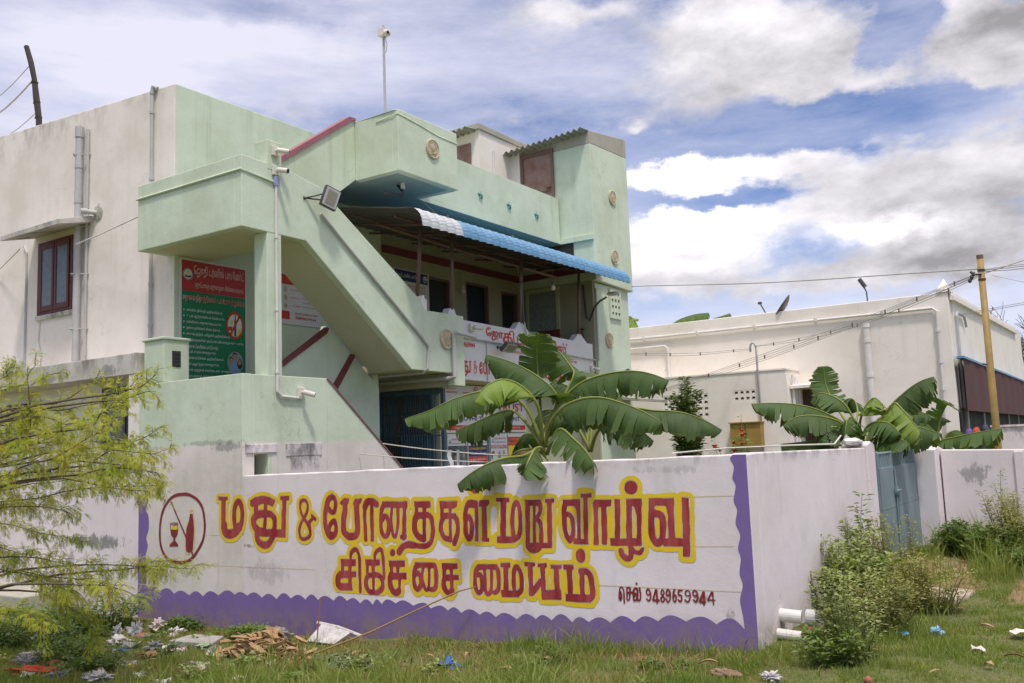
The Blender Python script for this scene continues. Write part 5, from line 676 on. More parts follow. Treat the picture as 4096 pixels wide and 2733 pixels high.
def march(T, Z, F, x):
    ins = F < 0; vid = {}; V = []; FA = []
    def vert(k, t, z):
        if k not in vid: vid[k] = len(V); V.append((x, 11.05-t, z))
        return vid[k]
    nz, ntt = F.shape
    full = ins[:-1, :-1] & ins[:-1, 1:] & ins[1:, :-1] & ins[1:, 1:]; anyv = ins[:-1, :-1] | ins[:-1, 1:] | ins[1:, :-1] | ins[1:, 1:]
    for j in range(nz-1):
        i = 0
        while i < ntt-1:
            if full[j, i]:
                k = i
                while k < ntt-1 and full[j, k]: k += 1
                FA.append((vert(('n', j, i), T[i], Z[j]), vert(('n', j, k), T[k], Z[j]), vert(('n', j+1, k), T[k], Z[j+1]), vert(('n', j+1, i), T[i], Z[j+1]))); i = k; continue
            if anyv[j, i]:
                cs = [(j, i), (j, i+1), (j+1, i+1), (j+1, i)]; poly = []
                for q in range(4):
                    a, b = cs[q], cs[(q+1) % 4]; fa, fb = F[a], F[b]
                    if fa < 0: poly.append(vert(('n',)+a, T[a[1]], Z[a[0]]))
                    if (fa < 0) != (fb < 0):
                        s = fa/(fa-fb); e = ('e',)+min(a, b)+max(a, b)
                        poly.append(vert(e, T[a[1]]+(T[b[1]]-T[a[1]])*s, Z[a[0]]+(Z[b[0]]-Z[a[0]])*s))
                if len(poly) >= 3: FA.append(tuple(poly))
            i += 1
    mb = MB(); mb.v = V; mb.f = FA; mb.m = [0]*len(FA); return mb
T, Z, F, wob, TT, ZZ = sdf_field({0}, .95, 8.1, .2, 1.5, .006)
march(T, Z, F+wob, 7.3958).build('lettering', REDP, CWL, clean=False)
gap = .0035+.0045*np.maximum(0, np.sin(TT*9+ZZ*5))*np.maximum(0, np.sin(ZZ*17-TT*4))+.002
out = F-(.046+.005*np.sin(TT*13+1)*np.sin(ZZ*11)+wob*1.2)
march(T, Z, np.maximum(out, gap-F), 7.3972).build('lettering_outline', YELP, CWL, clean=False)
T, Z, F, wob, TT, ZZ = sdf_field({1}, .40, 1.50, .30, 1.5, .005)
march(T, Z, F+wob*.7, 7.3958).build('no_alcohol_symbol', MARP, CWL, clean=False)
T, Z, F, wob, TT, ZZ = sdf_field({1}, 6.7, 8.1, .2, .75, .004)
march(T, Z, F+wob*.7, 7.3958).build('telephone_number', MARP, CWL, clean=False)
T, Z, F, wob, TT, ZZ = sdf_field({2}, .40, 1.50, .30, 1.5, .005)
march(T, Z, F, 7.3965).build('symbol_highlight', YELP, CWL, clean=False)
T, Z, F, wob, TT, ZZ = sdf_field({3}, .9, 8.32, .2, 1.3, .004)
march(T, Z, F, 7.3978).build('guide_line', paint('faint_yellow_paint', (.74, .60, .33)), CWL, clean=False)
PEAK = [(0.32,.11),(.639,.083),(.921,.069),(1.223,.077),(1.503,.095),(1.826,.121),(2.052,.114),(2.298,.123),(2.55,.121),(2.807,.143),(3.045,.138),(3.256,.153),(3.462,.15),(3.696,.163),(3.892,.152),(4.084,.149),(4.233,.158),(4.39,.167),(4.6,.17),(4.878,.162),(5.094,.148),(5.269,.143),(5.466,.136),(5.676,.128),(5.881,.129),(6.135,.137),(6.313,.139),(6.518,.161),(6.716,.148),(6.924,.16),(7.155,.188),(7.384,.202),(7.62,.226),(7.898,.234),(8.15,.237)]
LF = [(0.139,1.248),(.236,1.208),(.172,1.073),(.233,.993),(.241,.823),(.192,.706),(.224,.609),(.181,.466),(.213,.325),(.201,.112)]
RTT = [(8.262,1.576),(8.236,1.542),(8.264,1.473),(8.245,1.382),(8.269,1.314),(8.243,1.198),(8.268,1.119),(8.248,1.009),(8.281,.913),(8.255,.81),(8.273,.726),(8.254,.605),(8.275,.511),(8.244,.39),(8.262,.25)]
bd = []
pk = [(.19, .10)]+PEAK+[(8.375, .20)]
for (a, za), (b, zb) in zip(pk[:-1], pk[1:]):
    vx = (a+b)/2+random.uniform(-.02, .02); vz = min(za, zb)-random.uniform(.035, .055)
    for k in range(6):
        s = k/6; bd.append((a+(vx-a)*s, za-(za-vz)*(1-math.cos(s*PI/2))))
    for k in range(6):
        s = k/6; bd.append((vx+(b-vx)*s, vz+(zb-vz)*math.sin(s*PI/2)))
bd.append((8.375, .20)); bd = [(.02, .10)]+bd
mb = MB(); X_ = 7.3984
for (a, za), (b, zb) in zip(bd[:-1], bd[1:]): mb.poly([(X_, 11.05-a, -.65), (X_, 11.05-b, -.65), (X_, 11.05-b, zb), (X_, 11.05-a, za)])
lp = [(v.x, v.y) for v in crom([(a, b, 0) for a, b in [(.03, 1.252), (.09, 1.262)]+LF], 60)]
for (a, za), (b, zb) in zip(lp[:-1], lp[1:]):
    if za > zb: mb.poly([(X_-.0008, 11.05-.02, za), (X_-.0008, 11.05-a, za), (X_-.0008, 11.05-b, zb), (X_-.0008, 11.05-.02, zb)])
rp = [(v.x, v.y) for v in crom([(a, b, 0) for a, b in RTT+[(8.27, .10)]], 70)]
for (a, za), (b, zb) in zip(rp[:-1], rp[1:]):
    if za > zb: mb.poly([(X_-.0008, 11.05-8.375, za), (X_-.0008, 11.05-a, za), (X_-.0008, 11.05-b, zb), (X_-.0008, 11.05-8.375, zb)])
mb.build('painted_border', PURP, CWL, clean=False)

# the same hand-painted words on the veranda parapet
def put_glyph(mb, t0, t1, zc0, zc1, y, h0, h1, z0, z1, tm=0):
    global STR
    keep = STR; STR = [q for q in keep if q[3][:, 0].mean() >= tm and q[0] == 0 and q[3][:, 0].min() >= t0 and q[3][:, 0].max() <= t1 and zc0 <= q[3][:, 1].mean() <= zc1]
    lo_ = np.min([q[3].min(0)-q[2]/2 for q in STR], 0); hi_ = np.max([q[3].max(0)+q[2]/2 for q in STR], 0)
    T, Z, F, wob, TT, ZZ = sdf_field({0}, lo_[0]-.02, hi_[0]+.02, lo_[1]-.02, hi_[1]+.02, .010); STR = keep
    g_ = march(T, Z, F+.004, 0.0)
    mb.add([(h0+(h1-h0)*((11.05-v[1])-lo_[0])/(hi_[0]-lo_[0]), y, z0+(z1-z0)*(v[2]-lo_[1])/(hi_[1]-lo_[1])) for v in g_.v], g_.f)
L = MB(); Yt = 9.093
put_text(L, 'ஜோ', 'A', Yt, 12.76, 13.28, 3.58, 3.80, .030, -.012); put_glyph(L, 4.57, 5.06, .62, 1.3, Yt, 13.26, 13.58, 3.49, 3.74, 4.645); put_glyph(L, 3.86, 4.01, .5, .6, Yt, 13.47, 13.64, 3.56, 3.80); put_text(L, 'டர்னிங்', 'A', Yt, 13.72, 14.52, 3.50, 3.78, .030, -.03); put_text(L, 'பாயிண்ட்', 'A', Yt, 14.62, 15.54, 3.47, 3.74, .030, -.03)
L.build('title_lettering', TXTR, SG, clean=False); L = MB()
put_text(L, '9489659944', 'A', Yt, 11.98, 12.42, 3.40, 3.49, .02); put_text(L, 'ஸ்ரீமாயவரிவலமுறி', 'A', Yt, 13.33, 14.09, 3.375, 3.455, .014, -.01); put_text(L, 'ர்.எண் 986', 'A', Yt, 15.5, 15.86, 3.32, 3.385, .014)
L.build('small_lettering', TXTR, SG, clean=False); L = MB()
for t0, t1, za, zb, a, b, q in ((2.22, 2.92, .62, 1.3, 12.02, 12.32, -.03), (3.06, 3.35, .62, 1.3, 12.37, 12.49, .02), (3.47, 4.27, .76, 1.3, 12.53, 12.86, .02), (4.30, 5.06, .68, 1.3, 12.88, 13.36, -.04), (5.45, 6.52, .62, 1.4, 13.42, 14.0, .0), (6.58, 7.84, .62, 1.4, 14.02, 14.78, -.02), (3.64, 5.36, .2, .66, 14.86, 15.56, .0), (5.52, 6.88, .2, .72, 15.62, 16.22, .0)):
    put_glyph(L, t0, t1, za, zb, Yt, a, b, 2.945+q, 3.19-(a-12)*.012)
L.build('lettering', TXTR, SG, clean=False)

# gate and the wall to its right
GA = thing('yard_gate', (12.9, 2.5, 0), 'blue-grey sheet metal double gate with short bars along the top, between white pillars', 'gate')
def gl(nm, x0, x1):
    m = MB(); m.box(x0+.004, x1-.004, 2.612, 2.62, .08, 1.28); m.box(x0+.004, x1-.004, 2.609, 2.613, .775, .79); m.tube([(x0+.02, 2.64, .05), (x0+.02, 2.64, 1.46)], .022, 8); m.tube([(x1-.02, 2.64, .05), (x1-.02, 2.64, 1.46)], .022, 8)
    for z in (1.46, 1.27, .80, .10): m.tube([(x0, 2.64, z), (x1, 2.64, z)], .018, 8)
    n = int((x1-x0)/.085)
    for i in range(1, n): m.box(x0+(x1-x0)*i/n-.018, x0+(x1-x0)*i/n+.012, 2.63, 2.65, 1.27, 1.46)
    return m.build(nm, STEELB, GA)
gl('gate_leaf', 11.83, 12.60); gl('gate_leaf', 12.62, 14.1)
m = MB(); m.box(12.56, 12.68, 2.58, 2.61, .92, 1.02); m.tube([(12.50, 2.58, .97), (12.80, 2.58, .97)], .016, 8); m.box(12.66, 12.75, 2.565, 2.6, .83, .94); m.tube([(12.61, 2.60, 1.25), (12.61, 2.60, .10)], .010, 6); m.tube([(12.66, 2.59, .74), (12.66, 2.59, .55)], .014, 6); m.build('bolt', STEELB, GA)
RW = thing('right_boundary_wall', (14.4, 2.2, 0), 'stained white boundary wall running out of the picture on the right of the gate', 'wall')
m = MB(); m.prism([(2.33, -.3), (2.33, 1.445), (-4.0, 1.30), (-4.0, -.3)], 'x', 14.4, 14.6); m.build('wall', WALLW, RW, bevel=.012)
m = MB(); m.prism([(13.98+.12, -.3), (14.75, -.3), (14.75, 1.46), (14.42, 1.50), (14.10, 1.46)], 'y', 2.35, 2.70); m.build('gate_pillar', WALLW, RW, bevel=.015)
m = MB(); m.box(14.37, 14.4, 1.28, 1.40, -.3, 1.40); m.build('wall_pier', WALLW, RW, bevel=.01)

# ------------------------------------------------------------------ posters and boards
def poster(name, label, cat, plane, a, h0, h1, z0, z1, mat, group=None):
    c = ((h0+h1)/2, a, z0) if plane == 'A' else (a, (h0+h1)/2, z0)
    o = thing(name, c, label, cat, group); m = MB()
    if plane == 'A': m.box(h0, h1, a, a+.012, z0, z1)
    m.build('board', mat, o); return o
def rect(o, nm, a, h0, h1, z0, z1, mat, off=.003):
    m = MB(); m.poly([(h0, a-off, z0), (h1, a-off, z0), (h1, a-off, z1), (h0, a-off, z1)]); return m.build(nm, mat, o, clean=False)
def disc(mb, a, cx_, cz_, rx, rz, off, n=28, mi=0): mb.poly([(cx_+rx*math.cos(t), a-off, cz_+rz*math.sin(t)) for t in np.linspace(0, 2*PI, n+1)[:-1]], mi)
def ring(mb, a, cx_, cz_, rx, rz, w, off, n=32):
    for k in range(n):
        t0, t1 = 2*PI*k/n, 2*PI*(k+1)/n; q = lambda t, s: (cx_+(rx*s)*math.cos(t), a-off, cz_+(rz*s)*math.sin(t)); i = 1-w/rx
        mb.poly([q(t0, i), q(t1, i), q(t1, 1), q(t0, 1)])
def emblem(o, a, cx_, cz_, r, off=.006):
    m = MB(); disc(m, a, cx_, cz_, r, r, off); m.build('emblem', TXTW, o, clean=False)
    m = MB(); ring(m, a, cx_, cz_, r*.95, r*.95, r*.10, off+.002)
    m.poly([(cx_-r*.5, a-off-.002, cz_-r*.55), (cx_+r*.5, a-off-.002, cz_-r*.55), (cx_+r*.62, a-off-.002, cz_-r*.1), (cx_, a-off-.002, cz_-r*.32), (cx_-r*.62, a-off-.002, cz_-r*.1)]); m.build('emblem_mark', TXTN, o, clean=False)
    m = MB(); m.poly([(cx_, a-off-.002, cz_-r*.15), (cx_+r*.22, a-off-.002, cz_+r*.25), (cx_, a-off-.002, cz_+r*.75), (cx_-r*.22, a-off-.002, cz_+r*.25)]); m.build('emblem_flame', TXTY, o, clean=False)
a = 10.94
P1 = poster('benefits_poster', 'tall green poster with a red heading and white bulleted Tamil lines under the stair landing', 'poster', 'A', a, 7.94, 9.13, 2.6, 4.56, SIGNW)
rect(P1, 'heading_band', a, 7.98, 9.10, 4.09, 4.53, POSTR); rect(P1, 'list_panel', a, 7.98, 9.10, 2.62, 4.088, POSTG)
emblem(P1, a, 8.08, 4.33, .085)
m = MB(); put_text(m, 'ஜோதி டர்னிங் பாயிண்ட்', 'A', a-.006, 8.18, 9.07, 4.30, 4.48, .016); put_text(m, 'மதுபோதை மறுவாழ்வு சிகிச்சை மையம்', 'A', a-.006, 8.2, 9.06, 4.13, 4.24, .014); m.build('heading', TXTP, P1, clean=False)
m = MB(); put_text(m, 'மதுவை நிறுத்தினால் உண்டாகும் நன்மை', 'A', a-.005, 8.0, 9.08, 3.932, 4.052, .028); m.build('subheading_edge', TXTW, P1, clean=False)
m = MB(); put_text(m, 'மதுவை நிறுத்தினால் உண்டாகும் நன்மை', 'A', a-.008, 8.006, 9.074, 3.938, 4.046, .010); m.build('subheading', TXTR, P1, clean=False)
LN = [('மனதில் நிம்மதி அதிகரிக்கும்.', .62), ('உடல் ஆரோக்கியம் மேம்படும்.', .66), ('கல்லீரல் பாதுகாக்கப்படும்.', .60), ('நல்ல தூக்கம் கிடைக்கும்.', .58), ('குடும்பத்தில் மகிழ்ச்சி அதிகரிக்கும்.', .76), ('குழந்தைகளின் அன்பும் மரியாதையும் உயரும்.', 1.0), ('பணம் சேமிக்க முடியும்.', .54), ('கடன் சுமை குறையும்.', .50), ('தன்னம்பிக்கை அதிகரிக்கும்.', .64), ('மன அழுத்தம் குறையும்.', .56), ('பயம் மற்றும் சண்டைகள் குறையும்.', .85), ('ஞாபகமும் மற்றும் கவனம் மேம்படும்.', .92), ('வேலையில் முன்னேற்றம் கிடைக்கும்.', .86), ('சமூகத்தில் நல்ல மதிப்பு கிடைக்கும்.', .82), ('வாழ்வில் நிம்மதி பிறக்கும்.', .74)]
m = MB()
for i, (s, w) in enumerate(LN):
    z = 3.80-i*.0855; put_text(m, s, 'A', a-.006, 8.06, 8.06+w*1.0, z-.012, z+.042, .012); disc(m, a, 8.015, z+.015, .011, .013, .006, 8)
m.build('list_line', TXTW, P1, clean=False)
m = MB(); disc(m, a, 8.90, 3.66, .155, .20, .005); m.build('symbol_disc', TXTW, P1, clean=False)
m = MB(); m.box(8.89, 8.925, a-.009, a-.007, 3.50, 3.74); m.box(8.90, 8.915, a-.009, a-.007, 3.74, 3.82); m.build('bottle_picture', paint('bottle_green', (.02, .12, .05)), P1, clean=False)
m = MB(); m.box(8.96, 9.0, a-.009, a-.007, 3.50, 3.62); m.box(8.83, 8.86, a-.009, a-.007, 3.50, 3.58); m.box(8.82, 8.86, a-.009, a-.007, 3.68, 3.73); m.build('glass_picture', TXTY, P1, clean=False)
m = MB(); ring(m, a, 8.90, 3.66, .16, .205, .028, .011); m.poly([(8.80, a-.011, 3.52), (8.825, a-.011, 3.50), (9.0, a-.011, 3.80), (8.975, a-.011, 3.82)]); m.box(8.78, 8.85, a-.010, a-.008, 3.58, 3.64); m.build('symbol_ring', TXTR, P1, clean=False)
m = MB(); disc(m, a, 8.91, 3.10, .145, .17, .005); m.build('family_picture', paint('picture_sky', (.28, .34, .36)), P1, clean=False)
m = MB(); [disc(m, a, x, z, r, r*1.2, .008, 12) for x, z, r in ((8.90, 3.19, .04), (8.83, 3.13, .035), (8.985, 3.11, .035))]; m.build('face_picture', SKIN, P1, clean=False)
m = MB(); [disc(m, a, x, z, r, q, .007, 12) for x, z, r, q in ((8.90, 3.215, .045, .045), (8.83, 3.15, .04, .04), (8.99, 3.09, .05, .075))]; m.build('hair_picture', DARK, P1, clean=False)
m = MB(); m.poly([(x, a-.0075, z) for x, z in ((8.80, 3.01), (8.86, 2.95), (8.98, 2.95), (8.95, 3.06), (8.90, 3.14), (8.82, 3.09))]); m.build('shirt_picture', paint('shirt_blue', (.22, .36, .55)), P1, clean=False)
P2 = poster('programme_poster', 'white poster with red bands partly hidden behind the sloping stair', 'poster', 'A', a, 9.55, 10.66, 3.78, 4.62, SIGNW)
rect(P2, 'band', a, 9.6, 10.62, 4.42, 4.58, TXTR); rect(P2, 'lower_band', a, 9.6, 9.98, 3.86, 3.99, TXTR)
m = MB(); [disc(m, a, 9.90, 4.34-.13*i, .035, .045, .004, 12) for i in range(3)]; m.build('picture', STONE, P2, clean=False)
m = MB(); [put_text(m, s, 'A', a-.004, 10.0, 10.2, 4.33-.13*i, 4.355-.13*i, .01) for i, s in enumerate(('யோகா', 'தியானம்', 'உடற்பயிற்சி'))]; [put_text(m, 'குடும்ப நல ஆலோசனை வழங்கப்படும்', 'A', a-.004, 10.24, 10.6, 4.35-.07*i, 4.38-.07*i, .01) for i in range(5)]; put_text(m, '9489659944', 'A', a-.004, 10.1, 10.55, 3.87, 3.92, .01); put_text(m, 'ஜோதி டர்னிங் பாயிண்ட்', 'A', a-.004, 10.1, 10.6, 3.94, 3.99, .01); m.build('text', TXTR, P2, clean=False)
a = 10.90
P3 = poster('notice_board', 'white notice with a dark blue heading band beside the first veranda door', 'poster', 'A', a, 12.45, 13.46, 4.0, 5.06, SIGNW)
rect(P3, 'heading_band', a, 12.48, 13.42, 4.84, 5.04, POSTB); m = MB(); put_text(m, 'ஜோதி டர்னிங் பாயிண்ட்', 'A', a-.006, 12.5, 13.2, 4.88, 4.99, .015); m.build('heading', TXTW, P3, clean=False)
emblem(P3, a, 13.34, 4.94, .07)
m = MB(); [put_text(m, s, 'A', a-.004, 12.75, 13.35, 4.76-.055*i, 4.79-.055*i, .012) for i, s in enumerate(('சேவைகள்', 'மருத்துவ ஆலோசனை', 'மனநல சிகிச்சை', 'குடும்ப ஆலோசனை'))]; m.build('text', TXTR, P3, clean=False)
a = 9.49
P4 = poster('trust_sign_board', 'large white sign board with red lines and a no-drinking symbol above the lower posters', 'sign', 'A', a, 12.0, 14.52, 1.99, 2.80, SIGNW)
rect(P4, 'red_band', a, 12.10, 14.48, 2.03, 2.115, TXTR)
m = MB(); put_text(m, 'A.S.JOTHI TRUST', 'A', a-.005, 12.22, 14.46, 2.33, 2.52, .02); put_text(m, 'REGD No 214', 'A', a-.005, 12.1, 12.35, 2.72, 2.75, .01); put_text(m, '9489659944', 'A', a-.005, 12.1, 12.4, 2.66, 2.69, .01); put_text(m, '9443659944', 'A', a-.005, 12.55, 12.85, 2.66, 2.69, .01); put_text(m, '9488659944', 'A', a-.005, 12.55, 12.85, 2.60, 2.63, .01); ring(m, a, 12.94, 2.70, .075, .08, .012, .006); m.poly([(12.895, a-.007, 2.75), (12.885, a-.007, 2.74), (12.985, a-.007, 2.65), (12.995, a-.007, 2.66)]); m.build('lettering', TXTR, P4, clean=False)
m = MB(); m.box(12.925, 12.95, a-.009, a-.007, 2.65, 2.72); m.box(12.932, 12.943, a-.009, a-.007, 2.72, 2.75); m.build('bottle_picture', DARK, P4, clean=False)
m = MB(); put_text(m, 'தி.மலை மாவட்டம்', 'A', a-.005, 13.06, 13.6, 2.68, 2.72, .01); put_text(m, 'JOTHI TURNING POINT', 'A', a-.005, 12.5, 14.3, 2.17, 2.27, .012); m.build('blue_lettering', TXTN, P4, clean=False)
m = MB(); put_text(m, 'மது போதை மறுவாழ்வு சிகிச்சை மையம்', 'A', a-.007, 12.3, 14.3, 2.045, 2.10, .012); m.build('white_lettering', TXTW, P4, clean=False)
def small(name, label, h0, h1, zt=1.965):
    o = poster(name, label, 'poster', 'A', a, h0, h1, .75, zt, SIGNW, 'posters along the entrance wall')
    emblem(o, a, h0+.07, 1.84, .035); return o
def heads(o, h0, h1, c1=None, c2=None):
    m = MB(); put_text(m, 'ஜோதி டர்னிங் பாயிண்ட்', 'A', a-.004, h0+.12, h1-.03, 1.855, 1.90, .012); m.build('heading', c1 or TXTR, o, clean=False)
    m = MB(); put_text(m, 'மதுபோதை மறுவாழ்வு சிகிச்சை மையம்', 'A', a-.004, h0+.12, h1-.03, 1.795, 1.825, .012); m.build('subheading', c2 or TXTN, o, clean=False)
o = small('photo_poster', 'poster with a dark photograph of people, next to the entrance grille', 12.10, 12.64); heads(o, 12.1, 12.64)
rect(o, 'photograph', a, 12.11, 12.63, .8, 1.77, PHOTO)
m = MB(); [disc(m, a, x, z, .035, .05, .006, 12) for x, z in ((12.17, 1.66), (12.31, 1.56), (12.53, 1.60), (12.38, 1.50))]; m.poly([(12.15, a-.006, 1.60), (12.19, a-.006, 1.60), (12.24, a-.006, 1.40), (12.2, a-.006, 1.38)]); m.build('figure_picture', SKIN, o, clean=False)
m = MB(); m.poly([(12.46, a-.007, 1.2), (12.60, a-.007, 1.2), (12.59, a-.007, 1.52), (12.48, a-.007, 1.52)]); m.poly([(12.27, a-.007, 1.2), (12.36, a-.007, 1.2), (12.35, a-.007, 1.5), (12.28, a-.007, 1.5)]); m.build('clothes_picture', paint('printed_clothes', (.25, .29, .38)), o, clean=False)
o = small('slogan_poster', 'poster of navy and red bands with yellow and white Tamil words', 12.67, 13.23); heads(o, 12.67, 13.23)
rect(o, 'navy_band', a, 12.68, 13.22, 1.575, 1.765, POSTB); rect(o, 'red_band', a, 12.68, 13.22, 1.47, 1.572, TXTR); rect(o, 'lower_navy_band', a, 12.68, 13.22, .8, 1.467, POSTB)
m = MB(); put_text(m, 'மதுவை நிறுத்தினால்', 'A', a-.006, 12.70, 13.19, 1.68, 1.74, .014); put_text(m, 'மனதில் நிம்மதி கிடைக்கும்', 'A', a-.006, 12.74, 13.15, 1.415, 1.445, .012); m.build('yellow_text', TXTY, o, clean=False)
m = MB(); put_text(m, 'உண்டாகும் நன்மைகள்', 'A', a-.006, 12.70, 13.19, 1.595, 1.65, .014); put_text(m, 'நடந்தது நன்மையே', 'A', a-.006, 12.72, 13.18, 1.495, 1.55, .014); m.build('white_text', TXTW, o, clean=False)
m = MB(); m.box(13.25, 13.315, 9.47, 9.50, 0, 1.99); m.build('blue_post', STEELB, B)
o = small('anti_alcohol_poster', 'white poster reading SAY NO TO ALCOHOL over small pictures', 13.33, 13.86); heads(o, 13.33, 13.86)
m = MB(); put_text(m, 'SAY NO TO ALCOHOL', 'A', a-.005, 13.34, 13.85, 1.70, 1.765, .012); m.build('slogan', TXTR, o, clean=False)
m = MB(); disc(m, a, 13.60, 1.55, .04, .10, .004, 14); disc(m, a, 13.74, 1.63, .03, .035, .004, 12); disc(m, a, 13.78, 1.5, .03, .03, .004, 12); m.build('person_picture', SKIN, o, clean=False)
m = MB(); disc(m, a, 13.42, 1.63, .035, .03, .004, 12); m.build('fruit_picture', TXTR, o, clean=False)
m = MB(); disc(m, a, 13.37, 1.58, .025, .07, .004, 12); disc(m, a, 13.41, 1.45, .03, .05, .004, 12); m.build('leaf_picture', POSTG, o, clean=False)
o = small('warning_poster', 'yellow poster with a red heading and a red ring, partly behind the banana leaves', 13.89, 14.45)
rect(o, 'heading_band', a, 13.89, 14.45, 1.745, 1.90, TXTR); rect(o, 'yellow_panel', a, 13.89, 14.45, .8, 1.742, POSTY); emblem(o, a, 13.95, 1.83, .04)
m = MB(); put_text(m, 'ஜோதி டர்னிங் பாயிண்ட்', 'A', a-.006, 14.0, 14.43, 1.84, 1.88, .012); put_text(m, 'மது மறுவாழ்வு மையம்', 'A', a-.006, 14.02, 14.42, 1.77, 1.80, .01); m.build('heading', TXTY, o, clean=False)
m = MB(); ring(m, a, 14.17, 1.50, .16, .18, .03, .006); m.poly([(14.06, a-.007, 1.62), (14.04, a-.007, 1.60), (14.27, a-.007, 1.38), (14.29, a-.007, 1.40)]); m.build('ring', TXTR, o, clean=False)

# ------------------------------------------------------------------ things fixed to the building
def medallion(loc, label):
    o = thing('medallion', loc, label, 'ornament', 'round carved medallions on the green walls'); x, y, z = loc; m = MB()
    m.tube([(x, y, z), (x, y-.022, z)], .165, 28); m.build('disc', STONE, o)
    m = MB()
    for k in range(28):
        t0, t1 = 2*PI*k/28, 2*PI*(k+1)/28
        q = lambda t, r, d: (x+r*math.cos(t), y-.022-d*.6, z+r*math.sin(t)); m.poly([q(t0, .135, .0), q(t1, .135, .0), q(t1, .15, .018), q(t0, .15, .018)]); m.poly([q(t0, .15, .018), q(t1, .15, .018), q(t1, .165, 0), q(t0, .165, 0)])
    m.build('rim', STONE, o)
    m = MB(); m.ball((x-.01, y-.022, z+.025), (.062, .012, .068), 12, 8)
    for k in range(7): t = PI*(.05+k*.15); m.ball((x-.01+.085*math.cos(t), y-.022, z+.03+.085*math.sin(t)), (.016, .008, .026), 8, 6)
    m.tube([(x-.09, y-.022, z-.10), (x+.08, y-.022, z-.06)], .010, 6); m.tube([(x-.05, y-.022, z-.05), (x+.06, y-.022, z-.11)], .010, 6); m.build('relief', STONE, o)
    return o
for loc, lb in (((11.23, 8.95, 6.54), 'round carved medallion on the jutting balcony box by the mast'), ((11.45, 8.95, 3.46), 'round carved medallion on the green panel left of the lettered parapet'), ((17.56, 9.0, 7.07), 'topmost of the three carved medallions down the tower'), ((17.53, 9.0, 5.73), 'middle of the three carved medallions down the tower'), ((17.24, 9.08, 3.90), 'lowest of the three carved medallions, under the pierced grille of the tower')):
    medallion(loc, lb)
for (x, z), lb in zip(((13.71, 6.46), (14.67, 6.45), (15.68, 6.45)), ('leftmost of three green stars on the roof parapet', 'middle one of three green stars on the roof parapet', 'green star on the roof parapet nearest the tower')):
    m = MB(); p5 = [(x+(.085 if k % 2 == 0 else .036)*math.sin(k*PI/5), z+(.085 if k % 2 == 0 else .036)*math.cos(k*PI/5)) for k in range(10)]
    for k in range(10):
        a_, b_ = p5[k], p5[(k+1) % 10]; m.poly([(a_[0], 9.80, a_[1]), (b_[0], 9.80, b_[1]), (b_[0], 9.785, b_[1]), (a_[0], 9.785, a_[1])]); m.poly([(a_[0], 9.785, a_[1]), (b_[0], 9.785, b_[1]), (x, 9.745, z)])
    o = m.build('star_ornament', STARP); tag(o, lb, 'ornament', 'green stars on the parapet')
def frame_of(d, roll=0):
    d = Vector(d).normalized(); r = d.cross(Vector((0, 0, 1))).normalized(); u = r.cross(d); 
    return r*math.cos(roll)+u*math.sin(roll), u*math.cos(roll)-r*math.sin(roll), d
def obox(mb, c, fr, sx_, sy_, sz_, mi=0):
    r, u, d = fr; c = Vector(c); vs = [c+r*(sx_*i)+u*(sy_*j)+d*(sz_*k) for k in (-1, 1) for (i, j) in ((-1, -1), (1, -1), (1, 1), (-1, 1))]
    mb.add(vs, [(0, 3, 2, 1), (4, 5, 6, 7), (0, 1, 5, 4), (1, 2, 6, 5), (2, 3, 7, 6), (3, 0, 4, 7)], mi)
def floodlight(loc, anchor, d, label, w=.12, h=.14, roll=0):
    o = thing('floodlight', loc, label, 'floodlight'); fr = frame_of(d, roll); c = Vector(loc); m = MB(); obox(m, c, fr, w, h, .03)
    for k in range(5): obox(m, c-fr[2]*.04+fr[0]*(w*.7*(k-2)/2), fr, .004, h*.8, .015)
    m.build('housing', DKMETAL, o, bevel=.006)
    m = MB(); obox(m, c+fr[2]*.031, fr, w*.9, h*.9, .003); m.build('bezel', PVC, o); m = MB(); obox(m, c+fr[2]*.036, fr, w*.62, h*.68, .003); m.build('glass', LENSG, o)
    m = MB(); A_ = Vector(anchor); [m.tube([A_, A_*.4+(c+fr[0]*s*w)*.6, c+fr[0]*s*(w+.012)], .011, 6) for s in (-1, 1)]; m.tube([A_, A_+(A_-c).normalized()*.02], .03, 8); m.build('bracket', DKMETAL, o); return o
floodlight((8.74, 8.76, 5.17), (8.45, 8.95, 5.15), (-.25, -.95, -.10), 'black square floodlight on a bracket beside the upper end of the stair panel', .12, .145, .30)
floodlight((13.1, 8.84, 3.44), (13.1, 9.09, 3.46), (.05, -.75, -.8), 'grey floodlight tilted downwards over the red letters of the parapet', .22, .10)
floodlight((17.3, 8.78, 3.12), (17.05, 9.08, 3.0), (.75, -.65, -.5), 'black floodlight low on the green tower above the banana leaves', .12, .13, .25)
def cctv(loc, out, d, label, L=.13):
    o = thing('security_camera', loc, label, 'camera', 'white security cameras'); c = Vector(loc); n = Vector(out); m = MB(); fr = frame_of(n); obox(m, c+n*.02, fr, .055, .065, .02); m.build('base', CAMW, o, bevel=.006)
    e = c+n*.09+Vector((0, 0, -.005)); m = MB(); m.tube([c+n*.03, c+n*.07, e], .016, 8); m.build('arm', CAMW, o)
    d = Vector(d).normalized(); m = MB(); m.tube([e-d*.02, e+d*L], .034, 14); m.build('body', CAMW, o); m = MB(); m.tube([e+d*(L-.004), e+d*(L+.006)], .027, 14); m.build('lens', BLACKP, o); return o
cctv((7.92, 8.945, 5.66), (0, -1, 0), (.72, -.68, -.12), 'white security camera on the pier top, aimed to the right')
cctv((7.93, 8.945, 5.40), (0, -1, 0), (.25, -.95, -.25), 'white security camera under the pier, facing the street, its dark lens showing')
